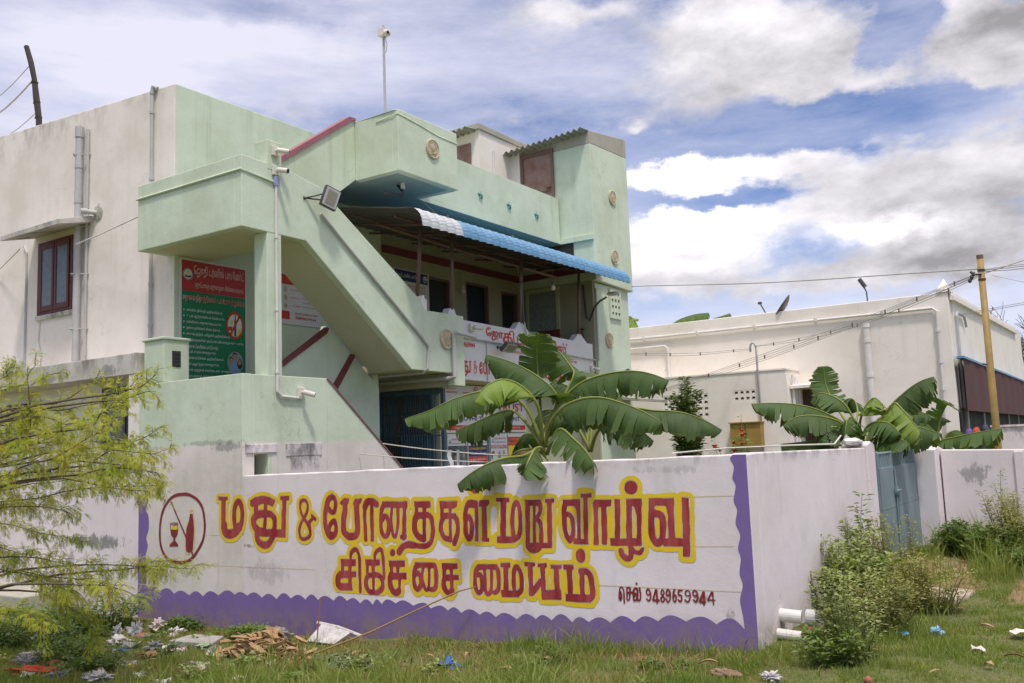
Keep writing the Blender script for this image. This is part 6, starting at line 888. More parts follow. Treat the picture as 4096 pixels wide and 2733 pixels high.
cctv((8.33, 8.945, 2.52), (0, -1, 0), (.72, -.66, -.28), 'white security camera at the end of the long conduit on the low stair wall')
cctv((12.32, 9.09, 3.74), (0, -1, 0), (.85, -.5, -.1), 'white security camera on the parapet left of the red title')
cctv((16.45, 9.09, 3.25), (0, -1, 0), (.6, -.7, -.3), 'small white security camera at the right end of the lettered parapet', .09)
o = thing('street_lamp', (16.40, 9.0, 4.35), 'lamp on a bent dark arm reaching out from the veranda post', 'lamp')
m = MB(); m.tube([(16.60, 9.3, 5.05), (16.62, 9.25, 4.35), (16.66, 9.2, 4.28), (16.62, 9.05, 4.55), (16.66, 8.95, 4.66), (16.70, 8.80, 4.74)], .020, 8); m.build('arm', DKMETAL, o)
m = MB(); m.ball((16.74, 8.66, 4.80), (.12, .14, .045), 12, 8); m.build('lamp_head', PVC, o)
for x, y, z, lb in ((14.9, 9.0, 4.74, 'bare white bulb hanging from the canopy edge between the two right posts'), (14.5, 10.86, 4.85, 'white bulb on the wall beside the navy door of the veranda')):
    o = thing('light_bulb', (x, y, z), lb, 'bulb'); m = MB(); m.ball((x, y, z), (.045, .045, .055), 12, 8); m.build('bulb', CAMW, o); m = MB(); m.tube([(x, y, z+.05), (x, y, z+.12)], .025, 8); m.tube([(x, y, z+.12), (x, y, z+.36)], .005, 5); m.build('holder', BROWNP if y < 10 else CAMW, o)
for x, y, lb in ((10.95, 9.35, 'small lamp fitting under the jutting balcony box'), (13.05, 10.1, 'small lamp fitting under the roof slab above the white end of the canopy'), (15.2, 10.1, 'small lamp fitting under the roof slab near the tower')):
    m = MB(); m.tube([(x, y, 6.0), (x, y, 5.90)], .035, 10); tag(m.build('soffit_lamp', CAMW), lb, 'lamp', 'small lamps under the roof slab')
o = thing('wooden_stool', (15.9, 9.6, 2.96), 'small brown wooden board standing behind the veranda parapet', 'board'); m = MB(); m.box(15.75, 15.79, 9.40, 9.95, 2.96, 4.05); m.build('board', WOODR, o)
o.name = 'wooden_board'
o = thing('fire_extinguisher', (16.5, 9.45, 3.5), 'red fire extinguisher on the veranda end wall', 'extinguisher'); m = MB(); m.tube([(16.56, 9.42, 3.62), (16.56, 9.42, 4.02), (16.56, 9.42, 4.08)], [.06, .06, .025], 12); m.build('cylinder', TXTR, o); m = MB(); m.tube([(16.56, 9.42, 4.07), (16.56, 9.42, 4.13), (16.56, 9.30, 4.10)], .016, 6); m.tube([(16.56, 9.38, 4.1), (16.56, 9.32, 4.0), (16.56, 9.33, 3.7)], .010, 6); m.build('nozzle', BLACKP, o)
o = thing('camera_mast', (11.21, 9.92, 6.98), 'thin steel mast with a white camera on top, rising above the balcony box', 'mast')
m = MB(); m.tube([(11.21, 9.92, 6.12), (11.21, 9.92, 8.92)], .022, 8); m.build('pole', PVC, o); m = MB(); m.box(11.13, 11.26, 9.86, 9.98, 8.72, 8.85); m.ball((11.20, 9.84, 8.76), (.07, .07, .06), 10, 8); m.build('camera', CAMW, o); m = MB(); m.ball((11.17, 9.785, 8.755), (.03, .02, .03), 8, 6); m.build('lens', BLACKP, o); m = MB(); m.tube([(11.23, 9.9, 8.72), (11.27, 9.9, 8.6), (11.25, 9.9, 8.48), (11.23, 9.9, 8.44)], .007, 5); m.build('cable', PVC, o)
m = MB(); m.tube([(11.0, 9.5, 6.0), (10.95, 9.35, 5.85), (10.75, 9.2, 5.72), (10.3, 9.2, 5.66)], .024, 7); tag(m.build('hanging_cable', BLACKP), 'thick black cable hanging under the balcony box', 'cable')
m = MB(); m.tube([(11.95, 9.78, 6.0), (12.0, 9.5, 5.7), (12.05, 9.2, 5.45), (12.15, 9.0, 5.33)], .006, 5); tag(m.build('strung_wire', ROPE), 'thin pale wire from the roof slab to the white end of the canopy', 'wire')
BK = paint('weathered_timber', (.05, .042, .034), .9, .3, 8)
o = thing('timber_pole', (8.5, 15.7, 7.3), 'dark crooked timber pole leaning above the white wall', 'pole'); m = MB(); pp_ = [(8.5, 15.73, 7.3), (8.5, 15.78, 7.9), (8.5, 15.88, 8.3), (8.5, 15.97, 8.7), (8.5, 16.10, 9.05), (8.5, 16.27, 9.40)]
m.tube(pp_, [.055, .052, .056, .046, .05, .045], 9); [m.tube([(8.5, y+.02, z-.03), (8.5, y-.01, z+.03)], .060, 9) for y, z in ((15.86, 8.22), (15.95, 8.62), (15.79, 7.92))]; m.build('pole', BK, o)
for z0, y0, y1, z1, r, lb in ((9.02, 16.08, 18.8, 8.75, .009, 'top one of three thin wires running left from the timber pole'), (8.70, 15.97, 18.6, 8.45, .016, 'thickest wire running left from the timber pole'), (8.05, 15.82, 18.5, 8.05, .009, 'lowest of three wires running left from the timber pole')):
    m = MB(); m.tube([(8.5, y0+(y1-y0)*s, z0+(z1-z0)*s-.30*math.sin(PI*s)*.8) for s in np.linspace(0, 1, 9)], r, 5); tag(m.build('overhead_wire', WIREM), lb, 'wire', 'wires on the timber pole')
# ------------------------------------------------------------------ white building on the right
H = thing('white_building', (22, 3.1, 0), 'long white single-storey building with pipes along its wall behind the banana plants on the right', 'building')
m = MB(); m.box(22.0, 22.4, 3.12, 16, -.2, 4.77); m.build('wall', WHITE2, H, bevel=.015)
m = MB(); m.prism([(22.403, -.2), (38, -.2), (38, 5.25), (22.403, 4.77)], 'y', 3.10, 3.4); m.box(37.7, 38, 3.4, 16, -.2, 5.2); m.box(22.4, 37.7, 3.4, 16, 4.45, 4.55); m.build('end_wall', WHITE2, H)
m = MB(); m.prism([(22.1, 4.60), (36, 4.98), (36, 5.10), (22.1, 4.70)], 'y', 3.02, 3.10); m.prism([(22.1, 4.71), (36, 5.12), (36, 5.20), (22.1, 4.775)], 'y', 3.06, 3.10); m.build('cornice', WHITE2, H)
m = MB(); m.box(21.97, 22.38, 3.06, 3.34, 4.773, 4.84); m.add([(21.98, 3.07, 4.84), (22.36, 3.07, 4.84), (22.36, 3.33, 4.84), (21.98, 3.33, 4.84), (22.17, 3.2, 5.10)], [(0, 1, 4), (1, 2, 4), (2, 3, 4), (3, 0, 4), (0, 3, 2, 1)]); m.build('finial', WHITE2, H)
m = MB(); m.tube([(21.94, 15, 4.46), (21.94, 3.45, 4.44), (21.94, 3.36, 4.36), (21.94, 3.37, 1.2)], .035, 8); [m.tube([(21.94, y, 4.42), (21.94, y, 4.49)], .05, 8) for y in (4.5, 6, 7.5, 9, 10.5)]; [m.tube([(21.94, 3.37, z), (21.94, 3.37, z+.08)], .05, 8) for z in (3.9, 3.2, 2.6)]
m.tube([(21.94, 15, 4.20), (21.94, 9.92, 4.19), (21.94, 9.85, 4.12), (21.94, 9.85, 3.2)], .035, 8); m.build('wall_pipe', PVCW, H)
m = MB(); m.tube([(21.93, 4.88, 4.25), (21.93, 4.88, 1.0)], .075, 12); [m.tube([(21.93, 4.88, z), (21.93, 4.88, z+.09)], .088, 12) for z in (4.15, 3.8, 3.0, 2.4)]; m.build('drain_pipe', PVCW, H)
AN = MB(); AN.wall('x', 21.0, 21.2, 6.52, 14, -.2, 3.26, [(8.43, 9.63, 2.24, 2.84), (7.25, 7.80, 2.58, 2.86)]); AN.box(21.2, 22.0, 6.52, 6.70, -.2, 3.26); AN.box(20.98, 22, 6.50, 14, 3.263, 3.30)
AN.build('annex', WHITE2, H)
def breezeB(h0, z0, nx, nz, cw, ch):
    return breeze(H, h0, z0, nx, nz, cw, ch, mat=WHITE2, ax='x', a=21.03)
breezeB(8.43, 2.24, 8, 4, .15, .15); breezeB(7.25, 2.58, 4, 2, .1375, .14)
m = MB(); [m.tube([(21.3+.2*k, 6.46, 1.0), (21.3+.2*k, 6.46, 3.15-.05*k)], .035, 8) for k in range(3)]; m.build('riser_pipe', PVCW, H)
m = MB(); m.prism([(21.2, 2.82), (21.995, 2.88), (21.995, 2.98), (21.2, 2.90)], 'y', 5.75, 6.515); m.build('door_sunshade', WHITE2, H, bevel=.01)
m = MB(); m.box(21.98, 22.02, 6.0, 6.46, .2, 2.82); m.build('door', paint('brown_door', (.09, .045, .035), .5), H)
m = MB(); m.box(20.78, 20.998, 7.12, 7.86, 1.52, 2.07); cb_ = m.build('cabinet', OCHRE, H, bevel=.012); m = MB(); m.box(20.74, 20.998, 7.10, 7.88, 2.073, 2.10); m.build('lid', OCHRE, cb_)
m = MB(); m.box(20.77, 20.78, 7.485, 7.495, 1.54, 2.06); m.box(20.765, 20.78, 7.45, 7.53, 1.78, 1.84); m.build('handle', DKMETAL, cb_)
m = MB(); m.tube([(20.95, 7.16, 1.4), (20.95, 7.16, 3.72), (20.95, 7.16, 3.86), (20.95, 7.20, 3.94), (20.95, 7.27, 3.94), (20.95, 7.30, 3.86), (20.95, 7.30, 3.74)], .026, 8); m.build('service_pipe', PVC, H, smooth=True)
m = MB(); m.tube([(22.5, 3.05, 1.5), (22.5, 3.05, 4.28), (22.6, 3.05, 4.36), (23.6, 3.05, 4.38), (23.8, 3.05, 4.28), (23.9, 3.05, 4.15)], .03, 8); m.build('hooked_pipe', PVC, H)
A2 = thing('side_awning', (30, 2.9, 2.1), 'dark maroon cloth awning under a blue sheet edge on the end of the white building', 'awning')
m = MB(); m.box(21.95, 40, 2.90, 3.06, 3.28, 3.33); m.build('roof_edge', BLUESH, A2)
m = MB(); m.grid([[(21.98+.3*i, 2.93+.012*math.sin(i*1.1), z) for z in (2.14, 2.7, 3.28)] for i in range(61)]); m.build('cloth', CURT, A2, clean=False)
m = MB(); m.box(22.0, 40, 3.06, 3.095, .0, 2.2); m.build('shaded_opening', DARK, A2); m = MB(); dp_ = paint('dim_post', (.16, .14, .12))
for i in range(6): m = MB(); m.box(22.4+i*2.7, 22.65+i*2.7, 3.0, 3.06, 0, 2.2); m.build('post', dp_, A2)
o = thing('satellite_dish', (22.1, 6.9, 4.77), 'grey satellite dish seen edge-on above the white roof line, with its feed arm', 'satellite dish')
m = MB(); nrm = Vector((-.25, .80, .62)).normalized(); u_ = nrm.orthogonal().normalized(); v_ = nrm.cross(u_); c0 = Vector((22.25, 6.80, 4.86))
m.grid([[c0+nrm*(.10*(r*r)) + (u_*math.cos(t)+v_*math.sin(t))*(.33*r) for t in np.linspace(0, 2*PI, 25)] for r in (0.02, .35, .7, 1.0)]); m.build('dish', paint('brown_grey_dish', (.10, .075, .07), .5), o, clean=False, sol=.015, smooth=True)
m = MB(); m.tube([(22.2, 7.2, 4.62), (22.1, 7.36, 5.0)], .016, 6); m.ball((22.1, 7.38, 5.04), (.04, .06, .04), 8, 6); m.build('feed_arm', DKMETAL, o)
m = MB(); m.tube([(22.25, 6.85, 4.5), (22.25, 6.85, 4.85)], .02, 6); m.build('stand', DKMETAL, o)
o = thing('roof_lamp', (22.1, 4.83, 4.77), 'small lamp on a thin curved post on the white roof', 'lamp'); m = MB(); m.tube([(22.1, 4.83, 4.6), (22.1, 4.84, 5.0), (22.1, 4.90, 5.15)], .016, 7); m.build('post', DKMETAL, o); m = MB(); m.tube([(22.1, 4.86, 5.12), (22.1, 4.98, 5.32)], .05, 8); m.build('lamp_head', DKMETAL, o)
LW = thing('low_white_wall', (20, 1.9, 0), 'short white wall behind the ochre pole at the right edge', 'wall'); m = MB(); m.box(20, 20.2, -4, 2.28, -.2, 1.75); m.box(19.97, 20.23, -4, 2.30, 1.753, 1.79); m.build('wall', WALLW, LW)
# washing and buckets in the shade of the awning
for (x, y, z, c, lb) in ((21.6, 2.75, 1.62, (.45, .06, .03), 'red cloth hanging under the awning'), (21.7, 2.9, 1.60, (.12, .08, .30), 'violet plastic pot under the awning'), (22.6, 2.7, 1.68, (.05, .06, .10), 'dark bundle of washing under the awning')):
    m = MB(); m.ball((x, y, z), (.10, .09, .14), 10, 7, lambda d: 1+.18*math.sin(5*d.x+7*d.z)); tag(m.build('bundle', paint('cloth_dye', c, .8), smooth=True), lb, 'bundle')
# ------------------------------------------------------------------ pole and overhead cables
o = thing('electric_pole', (16, 1.76, 0), 'ochre painted steel pole with cable clamps, leaning left at the right edge', 'pole')
m = MB(); m.tube([(16, 1.70, 0), (16, 1.76, 1.4), (16, 1.755, 4.42)], [.060, .056, .048], 16); m.build('pole', POLEY, o, smooth=True)
m = MB(); m.tube([(16, 1.755, 4.40), (16, 1.755, 4.46)], .051, 16); m.build('cap', BROWNP, o)
m = MB(); [m.tube([(16, 1.755, z), (16, 1.755, z+.03)], .056, 14) for z in (4.05, 4.2)]; m.tube([(15.95, 1.75, 4.15), (15.92, 1.86, 4.15), (15.92, 1.9, 4.2)], .02, 6); [m.ball((15.93, 1.86+.03*k, 4.16-.05*k), (.03, .03, .04), 8, 6) for k in range(3)]; m.tube([(15.96, 1.80, 2.72), (15.90, 1.85, 2.73)], .012, 6); m.build('clamp', DKMETAL, o)
def cable(name, label, pts, sag, n=3, sep=.035, r=.006, clips=0, group=None, nseg=14):
    A_, B_ = Vector(pts[0]), Vector(pts[1]); o = thing(name, A_, label, 'cable', group); m = MB(); rr = random.Random(len(label))
    P = lambda s, k: A_.lerp(B_, s)+Vector((0, 0, -sag*4*s*(1-s)+(k-(n-1)/2)*sep*(.25+.75*math.sin(PI*min(1, max(0, s*1.0)))**.5)+.008*math.sin(s*9+k)))
    for k in range(n): m.tube([P(s, k) for s in np.linspace(0, 1, nseg)], r, 5)
    m.build('strand', WIREM, o)
    if clips:
        m = MB()
        for i in range(clips):
            s = (i+.6+rr.random()*.3)/(clips+.5); c = P(s, (n-1)/2); m.box(c.x-.014, c.x+.014, c.y-.010, c.y+.010, c.z-.035, c.z+.035)
        m.build('spacer_clip', BROWNP, o)
    return o
cable('cable_bundle', 'bundle of cables with brown clips sagging from the pole towards the green tower', ((16, 1.80, 4.16), (17.6, 8.9, 2.60)), .10, 4, .035, .0045, 12)
cable('cable_bundle', 'pair of clipped cables from the pole top to the hooked pipe on the annex', ((16, 1.80, 4.12), (20.95, 7.2, 3.86)), .20, 2, .05, .0045, 6)
cable('cable_bundle', 'clipped cables running left from the hooked pipe to the green tower', ((20.95, 7.3, 3.80), (18.3, 9.3, 3.70)), .06, 2, .05, .005, 4)
cable('overhead_wire', 'single dark wire stretched from the pole across to the green tower', ((16, 1.80, 4.24), (18.2, 8.95, 5.17)), .05, 1, 0, .009)
cable('cable_bundle', 'upper bundle of clipped cables leaving the pole towards the right edge', ((16, 1.70, 4.20), (12.5, -2.2, 3.75)), .05, 3, .05, .006, 5)
cable('overhead_wire', 'single wire rising from the pole to the right edge of the picture', ((16, 1.70, 4.16), (13.0, -2.2, 4.6)), .04, 1, 0, .007)
cable('cable_bundle', 'clipped cables from the hooked pipe on the end wall out to the right', ((22.6, 3.0, 4.30), (16, -2.2, 4.2)), .10, 2, .05, .006, 5)
m = MB(); m.tube([(15.9, 1.6, 4.1), (15.6, 1.3, 3.95), (15.2, .9, 3.75), (14.7, .5, 3.85), (14.2, 0, 3.75)], .006, 5); tag(m.build('loose_wire', ROPE), 'loose curling pale wire hanging right of the pole', 'wire')
for q, (p0, p1, lb) in enumerate((((9.86, 8.9, 1.83), (8.62, 5.66, 1.60), 'upper one of two pale ropes stretched over the yard to the banana plant'), ((9.40, 8.93, 1.70), (8.62, 5.75, 1.53), 'lower one of two pale ropes stretched over the yard to the banana plant'))):
    m = MB(); m.tube([Vector(p0).lerp(Vector(p1), s)+Vector((0, 0, -.10*s*(1-s))) for s in np.linspace(0, 1, 10)], .008, 6); tag(m.build('rope', ROPE), lb, 'rope', 'ropes over the yard')
m = MB(); m.grid([[(8.5+.01*j, 6.66-.05*j+.02*math.sin(i), 1.70-.035*i) for j in range(2)] for i in range(7)]); m.grid([[(8.52+.01*j, 6.55-.03*j, 1.70-.03*i) for j in range(2)] for i in range(8)]); tag(m.build('cloth_strip', PVCW, clean=False, sol=.004), 'white strip of cloth hanging on the ropes', 'cloth')
m = MB(); m.tube([(7.55, 3.4, 1.60), (8.6, 3.3, 1.62), (9.6, 2.9, 1.62), (10.6, 2.8, 1.61), (10.9, 2.8, 1.7)], .009, 6); tag(m.build('wall_cable', ROPE), 'pale cable lying along the top of the side wall', 'cable')
m = MB(); m.ball((11.3, 2.78, 1.62), (.26, .09, .045), 18, 10, lambda d: 1+.22*math.sin(9*d.x+3*d.y)*math.sin(7*d.z+4*d.x)); tag(m.build('white_bag', PVCW, smooth=True), 'crumpled white sheet on the side wall just left of the gate', 'sheet')

# ------------------------------------------------------------------ banana plants
LEAFA = leafmat('banana_leaf', (.036, .074, .018), (.058, .100, .024), .34, .55, 5, vein=True)
LEAFB = leafmat('young_banana_leaf', (.12, .19, .028), (.16, .225, .035), .35, .42, 5, vein=True)
RIBM = paint('banana_midrib', (.20, .225, .045), .45, .15, 5)
STEMM = paint('banana_stem', (.27, .30, .06), .5, .3, 6, c2=(.21, .19, .07), sc=(1, 1, .3))
BANANA={'L':[('A',[(8.4,5.29,1.71),(8.35,5.38,2.01),(8.3,5.48,2.19),(8.2,5.66,2.32),(8.1,5.89,2.32),(7.95,6.14,2.25),(7.85,6.38,2.14),(7.75,6.67,2.06)],0.3,0.24,75,75),('B',[(8.4,5.29,1.71),(8.3,5.24,2.0),(8.2,5.24,2.2),(8.1,5.38,2.37),(7.95,5.5,2.42),(7.8,5.6,2.34),(7.7,5.67,2.19)],0.36,0.25,45,70),('C',[(8.4,5.28,1.71),(8.5,5.29,1.94),(8.6,5.23,2.11),(8.6,5.21,2.25),(8.55,5.3,2.39),(8.5,5.51,2.55),(8.45,5.74,2.67),(8.4,6.0,2.76)],0.32,0.27,60,80),('D',[(8.4,5.29,1.71),(8.5,5.36,2.01),(8.6,5.43,2.3),(8.65,5.47,2.53),(8.6,5.44,2.75),(8.5,5.35,2.95)],0.5,0.22,-20,40),('E',[(8.4,5.27,1.71),(8.55,5.26,1.99),(8.7,5.22,2.19),(8.8,5.15,2.37),(8.85,5.12,2.5),(8.9,5.2,2.6),(8.9,5.36,2.8),(8.85,5.48,2.94)],0.38,0.24,20,60),('F',[(8.45,5.3,1.71),(8.5,5.23,1.99),(8.6,5.12,2.21),(8.6,4.88,2.37),(8.6,4.57,2.44),(8.55,4.23,2.44),(8.5,3.98,2.38),(8.5,3.83,2.31)],0.34,0.25,78,70),('G',[(8.4,5.25,1.7),(8.3,5.14,1.91),(8.2,4.92,2.08),(8.1,4.63,2.16),(8.05,4.36,2.16),(8.0,4.1,2.09),(8.0,3.87,1.99),(8.0,3.69,1.88)],0.25,0.27,75,70),('H',[(8.4,5.3,1.7),(8.4,5.45,1.92),(8.45,5.67,2.1),(8.5,5.87,2.11),(8.5,6.1,2.05),(8.5,6.32,1.98),(8.5,6.54,1.92)],0.34,0.22,70,78),('I',[(8.35,5.26,1.64),(8.1,5.2,1.66),(7.8,5.15,1.61),(7.5,5.17,1.6),(7.3,5.24,1.55),(7.2,5.36,1.47),(7.2,5.54,1.36)],0.18,0.21,72,78),('J',[(8.35,5.25,1.64),(8.0,5.06,1.69),(7.6,4.87,1.68),(7.35,4.76,1.62),(7.25,4.75,1.53),(7.25,4.78,1.46)],0.38,0.19,55,60),('K',[(8.5,5.34,1.67),(8.7,5.52,1.79),(8.9,5.78,1.85),(9.0,5.97,1.81),(9.0,6.06,1.66),(9.0,6.09,1.54)],0.25,0.2,60,60),('L',[(8.4,5.24,1.62),(8.3,5.08,1.81),(8.1,4.86,1.87),(7.7,4.49,1.76),(7.35,4.17,1.65),(7.2,4.0,1.53)],0.22,0.2,60,75),('M',[(8.6,5.38,1.71),(8.8,5.52,1.92),(9.1,5.74,2.1),(9.4,5.78,2.13),(9.5,5.69,2.03),(9.5,5.53,1.9)],0.3,0.24,60,70)],'L2':[('A',[(8.9,4.99,1.63),(8.9,5.08,1.81),(8.9,5.23,1.99),(8.9,5.42,2.06),(8.9,5.6,2.01),(8.9,5.74,1.9)],0.35,0.22,60,75),('B',[(8.9,4.98,1.63),(8.85,4.87,1.82),(8.8,4.71,1.92),(8.75,4.49,1.92),(8.7,4.29,1.85),(8.7,4.12,1.71)],0.28,0.24,70,75),('C',[(8.9,4.99,1.63),(9.0,5.0,1.9),(9.2,4.94,2.06),(9.4,4.73,2.1),(9.6,4.52,2.06),(9.7,4.25,2.03),(9.8,4.03,1.94),(9.9,3.84,1.81)],0.3,0.26,70,80),('D',[(8.9,4.99,1.63),(9.0,5.09,1.9),(9.2,5.23,2.17),(9.3,5.39,2.35),(9.4,5.61,2.44),(9.5,5.78,2.52)],0.4,0.22,50,60),('E',[(8.9,4.98,1.63),(9.0,5.05,1.87),(9.2,5.1,2.12),(9.4,5.07,2.25),(9.6,4.95,2.3)],0.45,0.2,60,60)],'R':[('A',[(13.4,3.22,1.57),(13.4,3.34,1.82),(13.2,3.54,2.0),(13.0,3.77,2.12),(12.8,4.07,2.18),(12.6,4.43,2.19)],0.22,0.26,70,75),('B',[(13.4,3.19,1.57),(13.2,3.31,1.82),(13.0,3.47,1.94),(12.8,3.69,1.99),(12.7,3.88,1.96),(12.6,4.0,1.86)],0.25,0.26,70,75),('C',[(13.4,3.2,1.57),(13.6,3.41,1.9),(13.8,3.61,2.19),(13.9,3.73,2.46),(13.9,3.74,2.74)],0.4,0.2,10,40),('D',[(13.4,3.19,1.57),(13.4,3.24,1.89),(13.4,3.36,2.14),(13.4,3.55,2.28),(13.4,3.72,2.31),(13.4,3.83,2.19)],0.3,0.26,65,65),('E',[(13.4,3.12,1.56),(13.4,2.97,1.78),(13.4,2.76,2.06),(13.4,2.51,2.28),(13.4,2.33,2.39),(13.4,2.16,2.44)],0.3,0.28,60,75),('F',[(13.4,3.16,1.56),(13.2,3.12,1.86),(13.1,3.01,2.07),(13.1,2.89,2.19),(13.0,2.78,2.12)],0.35,0.24,50,60),('G',[(13.4,3.1,1.56),(13.2,2.87,1.82),(13.1,2.65,2.09),(13.0,2.54,2.04),(12.9,2.37,1.82),(12.8,2.2,1.61)],0.3,0.26,60,70),('H',[(13.4,3.12,1.56),(13.2,2.88,1.77),(13.0,2.6,1.83),(12.9,2.31,1.77),(12.8,2.03,1.67)],0.22,0.26,70,70),('I',[(13.4,3.15,1.56),(13.6,3.05,1.83),(13.7,2.83,1.99),(13.8,2.56,2.03),(13.9,2.32,1.92)],0.3,0.26,65,70),('J',[(13.4,3.27,1.54),(13.1,3.45,1.58),(12.9,3.65,1.63),(12.8,3.89,1.62),(12.8,4.11,1.61)],0.2,0.22,60,70),('L',[(13.4,3.22,1.57),(13.1,3.29,1.74),(12.9,3.4,1.82),(12.8,3.55,1.76),(12.8,3.63,1.61)],0.25,0.24,55,65),('M',[(13.4,3.15,1.56),(13.1,3.04,1.76),(12.9,2.85,1.86),(12.8,2.65,1.83),(12.7,2.51,1.69)],0.25,0.25,60,65),('N',[(13.4,3.12,1.56),(13.6,2.92,1.73),(13.7,2.65,1.86),(13.8,2.44,1.85),(13.8,2.27,1.7)],0.22,0.25,60,70),('O',[(13.4,3.19,1.57),(13.6,3.27,1.84),(13.8,3.28,2.04),(13.9,3.34,2.2),(13.9,3.43,2.23),(13.9,3.54,2.16)],0.4,0.22,50,60),('P',[(13.4,3.15,1.56),(13.0,2.84,1.66),(12.8,2.58,1.64),(12.7,2.4,1.55)],0.2,0.22,60,65),('K',[(13.4,3.17,1.57),(13.1,3.13,1.78),(12.9,3.14,1.93),(12.7,3.16,1.9),(12.6,3.18,1.72)],0.35,0.25,50,60)],'R2':[('A',[(15.6,2.57,1.4),(15.6,2.53,1.67),(15.6,2.48,1.91),(15.6,2.38,2.1),(15.6,2.32,2.15)],0.25,0.22,45,50),('B',[(15.6,2.57,1.4),(15.4,2.45,1.56),(15.3,2.23,1.61),(15.1,1.91,1.67),(15.0,1.58,1.71)],0.15,0.26,65,80),('C',[(15.6,2.59,1.4),(15.3,2.63,1.51),(15.1,2.85,1.56),(15.0,3.1,1.57),(14.9,3.33,1.55)],0.12,0.25,60,70),('D',[(15.6,2.57,1.4),(15.8,2.6,1.72),(15.9,2.73,1.93),(16.0,2.92,2.02)],0.35,0.22,60,60),('E',[(15.6,2.57,1.4),(15.8,2.45,1.64),(15.9,2.31,1.71),(16.0,2.21,1.63)],0.3,0.22,60,60)],'F':[('A',[(26.0,13.2,4.72),(26.0,13.04,5.33),(26.0,12.93,5.71),(26.0,12.72,5.52),(26.0,12.61,5.28)],0.3,0.35,50,60),('B',[(26.0,12.05,4.62),(26.0,11.72,5.13),(26.0,11.24,5.41),(26.0,10.71,5.52),(26.0,10.26,5.52)],0.3,0.4,60,60),('C',[(26.0,11.06,4.53),(26.0,10.68,5.08),(26.0,10.22,5.3),(26.0,9.88,5.37),(26.0,9.6,5.43)],0.4,0.35,60,60)]}
